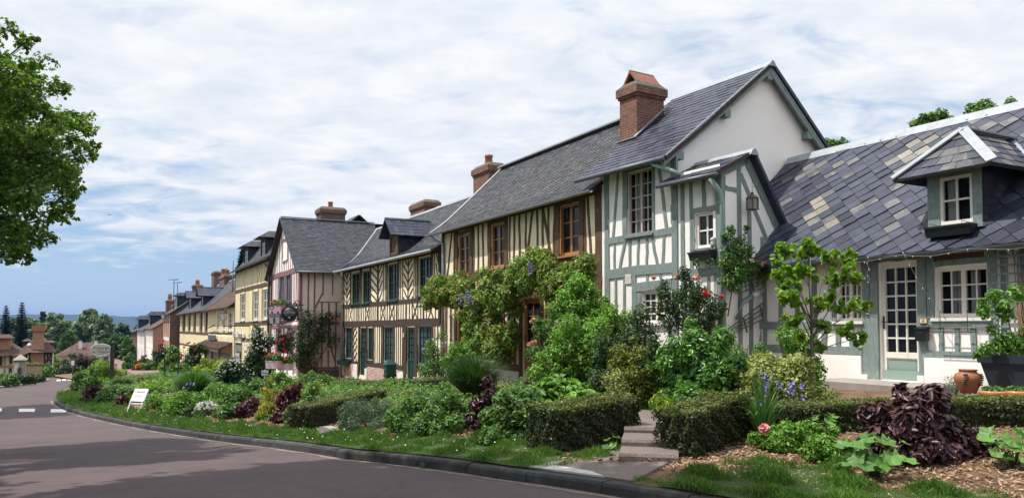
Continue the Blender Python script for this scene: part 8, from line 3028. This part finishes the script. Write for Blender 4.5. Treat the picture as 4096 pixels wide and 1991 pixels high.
def road_mat():
    m, nt, b = nodes('rose_grey_asphalt')
    f = noise(nt, 55, 8, .9)
    c = ramp(nt, f, [(.28, (.022, .016, .018)), (.47, (.075, .055, .056)), (.58, (.105, .078, .077)), (.72, (.20, .155, .15)), (.85, (.34, .28, .27))])
    f2 = noise(nt, .35, 5, .6, stretch=(1, 1, 1))
    c = mix(nt, 1.0, c, ramp(nt, f2, [(.3, (.86, .86, .88)), (.7, (1.13, 1.11, 1.08))]), 'MULTIPLY')
    tc = N(nt, 'ShaderNodeTexCoord')
    vo = N(nt, 'ShaderNodeTexVoronoi', feature='DISTANCE_TO_EDGE')
    vo.inputs['Scale'].default_value = .45
    wv = N(nt, 'ShaderNodeTexNoise'); wv.inputs['Scale'].default_value = 1.8; wv.inputs['Detail'].default_value = 6
    va = N(nt, 'ShaderNodeVectorMath', operation='ADD')
    nt.links.new(tc.outputs['Object'], wv.inputs['Vector']); nt.links.new(wv.outputs['Color'], va.inputs[0]); nt.links.new(tc.outputs['Object'], va.inputs[1])
    nt.links.new(va.outputs[0], vo.inputs['Vector'])
    ck = ramp(nt, vo.outputs['Distance'], [(.0, (.62, .6, .6)), (.008, (1, 1, 1))])
    c = mix(nt, .55, c, ck, 'MULTIPLY')
    st_ = ramp(nt, noise(nt, .9, 7, .75, dist=.6), [(.35, (.8, .8, .82)), (.5, (1, 1, 1)), (.7, (1.1, 1.08, 1.05))])
    c = mix(nt, 1.0, c, st_, 'MULTIPLY')
    nt.links.new(c, b.inputs['Base Color'])
    b.inputs['Roughness'].default_value = .88
    b.inputs['Specular IOR Level'].default_value = .3
    bump(nt, b, noise(nt, 140, 3, .7), .5, .006)
    return m
ROAD = road_mat()
strip('road', lambda t: np.linspace(float(wl(t)) - .02, float(wk(t)) + .03, 14), TT, 14, lambda X, Y, t, w_: float(zroad(t)), ROAD)

def ground_mat(name, c1, c2, c3, sc=3.0):
    m, nt, b = nodes(name)
    c = ramp(nt, noise(nt, sc, 8, .7), [(.3, c1), (.5, c2), (.7, c3)])
    c = mix(nt, 1.0, c, ramp(nt, noise(nt, 60, 4, .7), [(.3, (.6, .6, .6)), (.7, (1.35, 1.3, 1.25))]), 'MULTIPLY')
    nt.links.new(c, b.inputs['Base Color'])
    b.inputs['Roughness'].default_value = .95
    bump(nt, b, noise(nt, 50, 5, .7), .8, .03)
    return m
SOIL = ground_mat('mulched_soil', (.075, .042, .025), (.16, .09, .045), (.25, .15, .08))
TURF = ground_mat('turf_soil', (.035, .05, .015), (.05, .085, .022), (.075, .11, .035))
gf = lambda X, Y, t, w_: float(zt(X, Y))
# garden: kerb back to behind the houses
def gcols(t):
    k = float(wk(t))
    return np.concatenate([k + np.array([.13, .2, .4, .7, 1.0, 1.4, 1.9, 2.5, 3.2, 4.0, 5.0, 6.2, 8, 11, 16, 26, 45])])
strip('garden_ground', gcols, TT, 17, gf, SOIL)
strip('verge', lambda t: float(wl(t)) - np.array([60, 35, 18, 9, 5, 3, 1.6, .9, .3, .14]), TT, 10, gf, TURF)
# lawn strip beside the kerb, a thin sheet of turf
LAWN_W = lambda t: np.interp(t, [-40, 1.5, 4.6, 5.2, 7.5, 9.0, 12, 16, 20, 26, 30, 33, 38, 44], [.75, .75, 1.1, 1.75, 1.25, 1.35, 1.2, 1.1, 1.0, 1.1, 1.2, 1.8, 1.5, .5])
strip('lawn', lambda t: float(wk(t)) + .135 + np.linspace(0, 1, 6) * float(LAWN_W(t)) * (1 + .16 * math.sin(t * 2.1) + .1 * math.sin(t * 5.3)), np.concatenate([np.arange(-12, 6.0, .25), ]), 6, lambda X, Y, t, w_: float(zt(X, Y)) + .02, TURF)
strip('lawn', lambda t: float(wk(t)) + .135 + np.linspace(0, 1, 6) * float(LAWN_W(t)) * (1 + .16 * math.sin(t * 2.1) + .1 * math.sin(t * 5.3)), np.arange(7.0, 46, .25), 6, lambda X, Y, t, w_: float(zt(X, Y)) + .02, TURF)
# kerb stones
KERB = mat('dark_kerb_stone', (.038, .036, .036), .85, .4, 9, .8, 30, stain=(.085, .08, .07), island=.35)
mb = MB().mat(KERB)
tt = []
t = -14.0
while t < 75:
    tt.append(t)
    t += .92 if t < 30 else 1.2
for a, b in zip(tt[:-1], tt[1:]):
    ja, jb = a + .006, b - .006
    pr = [(0, -.06), (.012, .085), (.03, .112), (.055, .122), (.15, .124), (.15, -.06)]
    vs = []
    for t in (ja, jb):
        k = float(wk(t))
        zz_ = float(zroad(t)) + random.uniform(-.006, .006)
        for dw_, dz_ in pr:
            X, Y = xy(t, k + dw_)
            vs.append((X, Y, zz_ + dz_))
    n = len(pr)
    mb.add(vs, [(i, i + n, i + n + 1, i + 1) for i in range(n - 1)] + [tuple(range(n)), tuple(range(2 * n - 1, n - 1, -1))])
tag(mb.build('kerb'), kind='structure')
mb = MB().mat(mat('pale_kerb_stone', (.26, .25, .235), .85, .2, 6, .3, 40))
for a, b in zip(np.arange(20, 118, 1.0), np.arange(21, 119, 1.0)):
    vs = []
    for t in (a + .01, b):
        k = float(wl(t)); zz_ = float(zroad(t))
        for dw_, dz_ in ((0, -.05), (0, .1), (-.03, .12), (-.16, .12), (-.16, -.05)):
            X, Y = xy(t, k + dw_); vs.append((X, Y, zz_ + dz_))
    mb.add(vs, [(i + 1, i + 6, i + 5, i) for i in range(4)])
tag(mb.build('kerb'), kind='structure')
# gutter dust line along the kerb
strip('road_edge', lambda t: float(wk(t)) - np.array([.10 + .035 * math.sin(t * 3.1) + .02 * math.sin(t * 11), .001]), np.arange(-2, 40, .2), 2, lambda X, Y, t, w_: float(zroad(t)) + .004, mat('kerb_dust', (.17, .135, .115), .95, .3, 9, .4, 50))
# painted markings
PAINT = mat('worn_road_paint', (.62, .60, .58), .8, .14, 6, .2, 60, stain=(.36, .31, .30))
tm, _ = tw(*march(180, 1029, _road))
def mark(t0, t1, w0, w1):
    vs = []
    n = 3
    P_ = []
    for t in (t0, t1):
        for w_ in (w0, w1):
            X, Y = xy(t, w_)
            P_.append((X, Y, float(zroad(t)) + .006))
    return P_
def gline(px0, px1, py0, py1):
    P_ = [march(a, b, _road) for a, b in ((px0, py1), (px1, py1), (px1 + (px0 - px1) * 0 + 1, py0), (px0 + 1, py0))]
    return [(x, y, float(zroad(tw(x, y)[0])) + .006) for x, y in P_]
for i, (a, b) in enumerate(((-30, 4), (47, 87), (127, 166), (200, 244))):
    P_ = gline(a, b, 1026 + i * 1.2, 1034 + i * 1.2)
    o = MB().mat(PAINT).add(P_, [(0, 1, 2, 3)]).build('road_marking')
    tag(o, kind='structure')
for a, b in ((142, 152), (156, 166), (170, 180)):
    P_ = gline(a, b, 954 - (a - 142) * .06, 957.5 - (a - 142) * .06)
    o = MB().mat(PAINT).add(P_, [(0, 1, 2, 3)]).build('road_marking')
    tag(o, kind='structure')
# red footpath lane in front of the far houses
LANE = mat('red_asphalt_lane', (.20, .12, .115), .9, .2, 3, .4, 60)
tl0 = 42.0
strip('footpath', lambda t: np.linspace(max(float(wk(t)) + 3.3, 3.0), 7.0 if t < 60 else 7.6 - (t - 60) * .012, 6), np.arange(42, 175, 1.5), 6, lambda X, Y, t, w_: float(zt(X, Y)) + .03, LANE)
# far land and hills
FIELD = ground_mat('meadow', (.045, .075, .02), (.06, .10, .028), (.08, .12, .04), .05)
V = []
nx, ny = 40, 30
for j in range(ny):
    for i in range(nx):
        Y = 150 + (j / (ny - 1)) ** 2 * 3200
        X = (i / (nx - 1) - .5) * (500 + Y * 2.2)
        V.append((X, Y, -7.5 - min(6, (Y - 150) * .02)))
tag(npmesh('field', V, [(j * nx + i, j * nx + i + 1, (j + 1) * nx + i + 1, (j + 1) * nx + i) for j in range(ny - 1) for i in range(nx - 1)], [FIELD], smooth=True), kind='structure')
tag(npmesh('ground', [(-260, -120, -.45), (260, -120, -.45), (260, 40, -2.6), (-260, 40, -4.5), (260, 170, -7.6), (-260, 170, -7.6)], [(0, 1, 2, 3), (3, 2, 4, 5)], [TURF]), kind='structure')
HILL = ground_mat('wooded_hill', (.016, .032, .016), (.026, .046, .022), (.036, .06, .028), .02)
V, nx, ny = [], 160, 26
for j in range(ny):
    for i in range(nx):
        X = -2600 + 4400 * i / (nx - 1)
        v = j / (ny - 1)
        Y = 2300 + v * 900
        px = CX + X / 2700 * F
        prof_ = np.interp(px, [-600, 0, 60, 90, 200, 260, 300, 340, 420, 700, 1300, 2600], [38, 52, 53, 50, 43, 42, 35, 27, 20, 12, 8, 5])
        h = -14 + (prof_ + 14) * math.sin(min(1, v * 1.35) * math.pi / 2) + 2.2 * math.sin(i * 1.7 + j) + 1.4 * math.sin(i * .63 - j * 1.1)
        V.append((X, Y, h))
tag(npmesh('hills', V, [(j * nx + i, j * nx + i + 1, (j + 1) * nx + i + 1, (j + 1) * nx + i) for j in range(ny - 1) for i in range(nx - 1)], [HILL], smooth=True), kind='structure')
# apron and steps between the hedges
PATHC = mat('exposed_aggregate', (.15, .118, .10), .95, .55, 55, .9, 60, stain=(.20, .165, .14))
def quadpx(pts, dz):
    out = []
    for px, py in pts:
        g = G(px, py); out.append((g.x, g.y, g.z + dz))
    return out
ap_ = [(1322, 1176), (1592, 1214), (1680, 1168), (1560, 1140)]
tag(MB().mat(PATHC).slab(quadpx(ap_, .024), .1).build('path'), kind='structure')
PALEC = mat('pale_worn_concrete', (.42, .40, .37), .92, .2, 9, .4, 50, stain=(.24, .2, .18))
tag(MB().mat(PALEC).slab(quadpx([(1330, 1178.5), (1520, 1204), (1490, 1191), (1375, 1172)], .03), .02).build('path'), kind='structure')
def step(y0, y1, xl0, xr0, xl1, xr1, zt_, dpt=.14):
    a, b = G(xl0, y0), G(xr0, y0)
    Y0 = (a.y + b.y) / 2
    return a, b
b0 = G(1600, 1158); b1 = G(1700, 1190)
fwd = Vector((CS, SN, 0)); alg = Vector((SN, -CS, 0))
base = G(1635, 1166)
mb = MB().mat(PATHC)
M0 = Matrix.Translation((base.x, base.y, base.z)) @ Matrix.Rotation(R(-11.5), 4, 'Z')
mb.M = M0
for i, (h, y0_) in enumerate(((.10, 0.0), (.18, .48), (.25, 1.0))):
    pr = [(y0_, -.3), (y0_ + .005, h - .03), (y0_ + .03, h), (y0_ + (.56 if i < 2 else 2.0), h + .01), (y0_ + (.56 if i < 2 else 2.0), -.3)]
    vs = [(-.33, a, b + i * .002) for a, b in pr] + [(.30, a, b + i * .002) for a, b in pr]
    n = len(pr)
    mb.add(vs, [tuple(range(n)), tuple(range(2 * n - 1, n - 1, -1))] + [(i_, i_ + n, (i_ + 1) % n + n, (i_ + 1) % n) for i_ in range(n)])
tag(mb.build('stone_steps'), 'three worn aggregate steps rising between two clipped hedges', 'steps')

# =============================================================== sky, sun, camera
SUN_EL, SUN_AZ = R(63), Vector((-1, -.02, 0)).normalized()
wd_ = bpy.data.worlds.new('World')
SC.world = wd_
wd_.use_nodes = True
nt = wd_.node_tree
bg = nt.nodes['Background']
sky = nt.nodes.new('ShaderNodeTexSky')
sky.sky_type = 'NISHITA'
sky.sun_disc = False
sky.sun_elevation = SUN_EL
sky.sun_rotation = math.atan2(SUN_AZ.x, SUN_AZ.y)
sky.air_density, sky.dust_density, sky.ozone_density = 1.0, .6, 1.6
tc = nt.nodes.new('ShaderNodeTexCoord')
sep = nt.nodes.new('ShaderNodeSeparateXYZ')
nt.links.new(tc.outputs['Generated'], sep.inputs[0])
def M(op, a, b=None, c=None):
    n = nt.nodes.new('ShaderNodeMath'); n.operation = op
    for i, v in enumerate((a, b, c)):
        if v is None: continue
        if isinstance(v, (int, float)): n.inputs[i].default_value = v
        else: nt.links.new(v, n.inputs[i])
    return n.outputs[0]
zc1 = M('MAXIMUM', sep.outputs['Z'], 0.0)
den = M('ADD', zc1, .16)
cmb = nt.nodes.new('ShaderNodeCombineXYZ')
nt.links.new(M('DIVIDE', sep.outputs['X'], den), cmb.inputs[0])
nt.links.new(M('DIVIDE', sep.outputs['Y'], den), cmb.inputs[1])
def skn(scale, det, rough, dist=0.0, off=(0, 0, 0), st=(1, 1, 1)):
    mp = nt.nodes.new('ShaderNodeMapping')
    mp.inputs['Location'].default_value = off
    mp.inputs['Scale'].default_value = st
    nt.links.new(cmb.outputs[0], mp.inputs[0])
    n = nt.nodes.new('ShaderNodeTexNoise')
    n.inputs['Scale'].default_value = scale
    n.inputs['Detail'].default_value = det
    n.inputs['Roughness'].default_value = rough
    n.inputs['Distortion'].default_value = dist
    nt.links.new(mp.outputs[0], n.inputs['Vector'])
    return n.outputs['Fac']
big = skn(.55, 4, .5, .3, (3.1, 1.7, 0), (1, 1.3, 1))
mid = skn(4.4, 8, .58, .5, (0, 0, 0), (1, 1.25, 1))
cov = M('ADD', M('MULTIPLY', big, .62), M('MULTIPLY', mid, .72))
# thinner cover towards the horizon, closing overhead
el = M('MULTIPLY_ADD', zc1, .95, -.0)
cov = M('ADD', cov, M('MINIMUM', el, .25))
lowc = nt.nodes.new('ShaderNodeMapRange'); lowc.interpolation_type = 'SMOOTHSTEP'
nt.links.new(zc1, lowc.inputs[0]); lowc.inputs[1].default_value, lowc.inputs[2].default_value = .0, .13
lowc.inputs[3].default_value, lowc.inputs[4].default_value = -.22, 0
cov = M('ADD', cov, lowc.outputs[0])
mr = nt.nodes.new('ShaderNodeMapRange')
mr.interpolation_type = 'SMOOTHSTEP'
nt.links.new(cov, mr.inputs[0])
mr.inputs[1].default_value, mr.inputs[2].default_value = .60, .92
shade = skn(4.2, 6, .6, .2, (5, 2, 0), (1, 1.3, 1))
cr = nt.nodes.new('ShaderNodeValToRGB')
cr.color_ramp.elements[0].position, cr.color_ramp.elements[0].color = .3, (.585, .635, .71, 1)
cr.color_ramp.elements[1].position, cr.color_ramp.elements[1].color = .64, (.75, .762, .78, 1)
nt.links.new(shade, cr.inputs[0])
# clear-air colour from the sky texture, scaled to the same units as the cloud light
def VM(op, a, b):
    n = nt.nodes.new('ShaderNodeVectorMath'); n.operation = op
    for i, v in enumerate((a, b)):
        if isinstance(v, tuple): n.inputs[i].default_value = v
        else: nt.links.new(v, n.inputs[i])
    return n.outputs[0]
SKYS = .10
air = nt.nodes.new('ShaderNodeValToRGB')
air.color_ramp.elements[0].position, air.color_ramp.elements[0].color = .0, (.335, .475, .64, 1)
air.color_ramp.elements[1].position, air.color_ramp.elements[1].color = .55, (.21, .36, .62, 1)
nt.links.new(zc1, air.inputs[0])
lo = VM('ADD', VM('MULTIPLY', sky.outputs[0], (.2, .2, .2)), VM('MULTIPLY', air.outputs[0], (.8 / SKYS,) * 3))
mx = nt.nodes.new('ShaderNodeMix'); mx.data_type = 'RGBA'
nt.links.new(mr.outputs[0], mx.inputs[0])
nt.links.new(lo, mx.inputs[6])
nt.links.new(VM('MULTIPLY', cr.outputs[0], (1 / SKYS,) * 3), mx.inputs[7])
zb_ = nt.nodes.new('ShaderNodeMapRange'); zb_.interpolation_type = 'SMOOTHSTEP'  # sky brightened overhead, out of view, as added fill for shaded walls
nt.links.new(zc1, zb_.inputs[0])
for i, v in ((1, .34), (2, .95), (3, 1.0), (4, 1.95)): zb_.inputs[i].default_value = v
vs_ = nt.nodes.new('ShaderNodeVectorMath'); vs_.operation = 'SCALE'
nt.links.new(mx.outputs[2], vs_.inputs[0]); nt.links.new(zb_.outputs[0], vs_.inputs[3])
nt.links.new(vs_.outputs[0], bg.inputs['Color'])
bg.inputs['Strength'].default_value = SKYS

hz, hnt, hb = nodes('valley_haze')
hnt.nodes.remove(hb)
pv_ = hnt.nodes.new('ShaderNodeVolumePrincipled')
pv_.inputs['Color'].default_value = (.12, .29, .8, 1)
pv_.inputs['Density'].default_value = .00012
hnt.links.new(pv_.outputs[0], hnt.nodes['Material Output'].inputs['Volume'])
tag(MB().mat(hz).box(-2750, 1950, -130, 3400, -24, 62).build('haze'), 'thin blue summer haze filling the valley', 'haze', kind='stuff')
sun = bpy.data.lights.new('sun', 'SUN')
sun.energy = 4.3
sun.angle = R(.55)
sun.color = (1, .955, .89)
so = bpy.data.objects.new('sun', sun)
COL.objects.link(so)
dv = Vector((SUN_AZ.x * math.cos(SUN_EL), SUN_AZ.y * math.cos(SUN_EL), math.sin(SUN_EL)))
so.rotation_euler = dv.to_track_quat('Z', 'Y').to_euler()
so.location = dv * 60

cam = bpy.data.cameras.new('camera')
co = bpy.data.objects.new('camera', cam)
COL.objects.link(co)
co.location = (0, 0, EYE)
co.rotation_euler = (R(90) + TH, 0, 0)
cam.sensor_width = 36
cam.lens = 36 * F / 2576
cam.shift_y = SH * F / 2576
cam.clip_start, cam.clip_end = .1, 12000
SC.camera = co
SC.view_settings.view_transform = 'Standard'
SC.view_settings.look = 'None'
SC.view_settings.exposure = .37
SC.view_settings.gamma = 1
SC.render.engine = 'CYCLES'
SC.cycles.use_denoising = True
SC.cycles.max_bounces = 6
SC.cycles.diffuse_bounces = 3
SC.cycles.glossy_bounces = 2
SC.cycles.transmission_bounces = 3
SC.cycles.transparent_max_bounces = 6
SC.cycles.caustics_reflective = SC.cycles.caustics_refractive = False
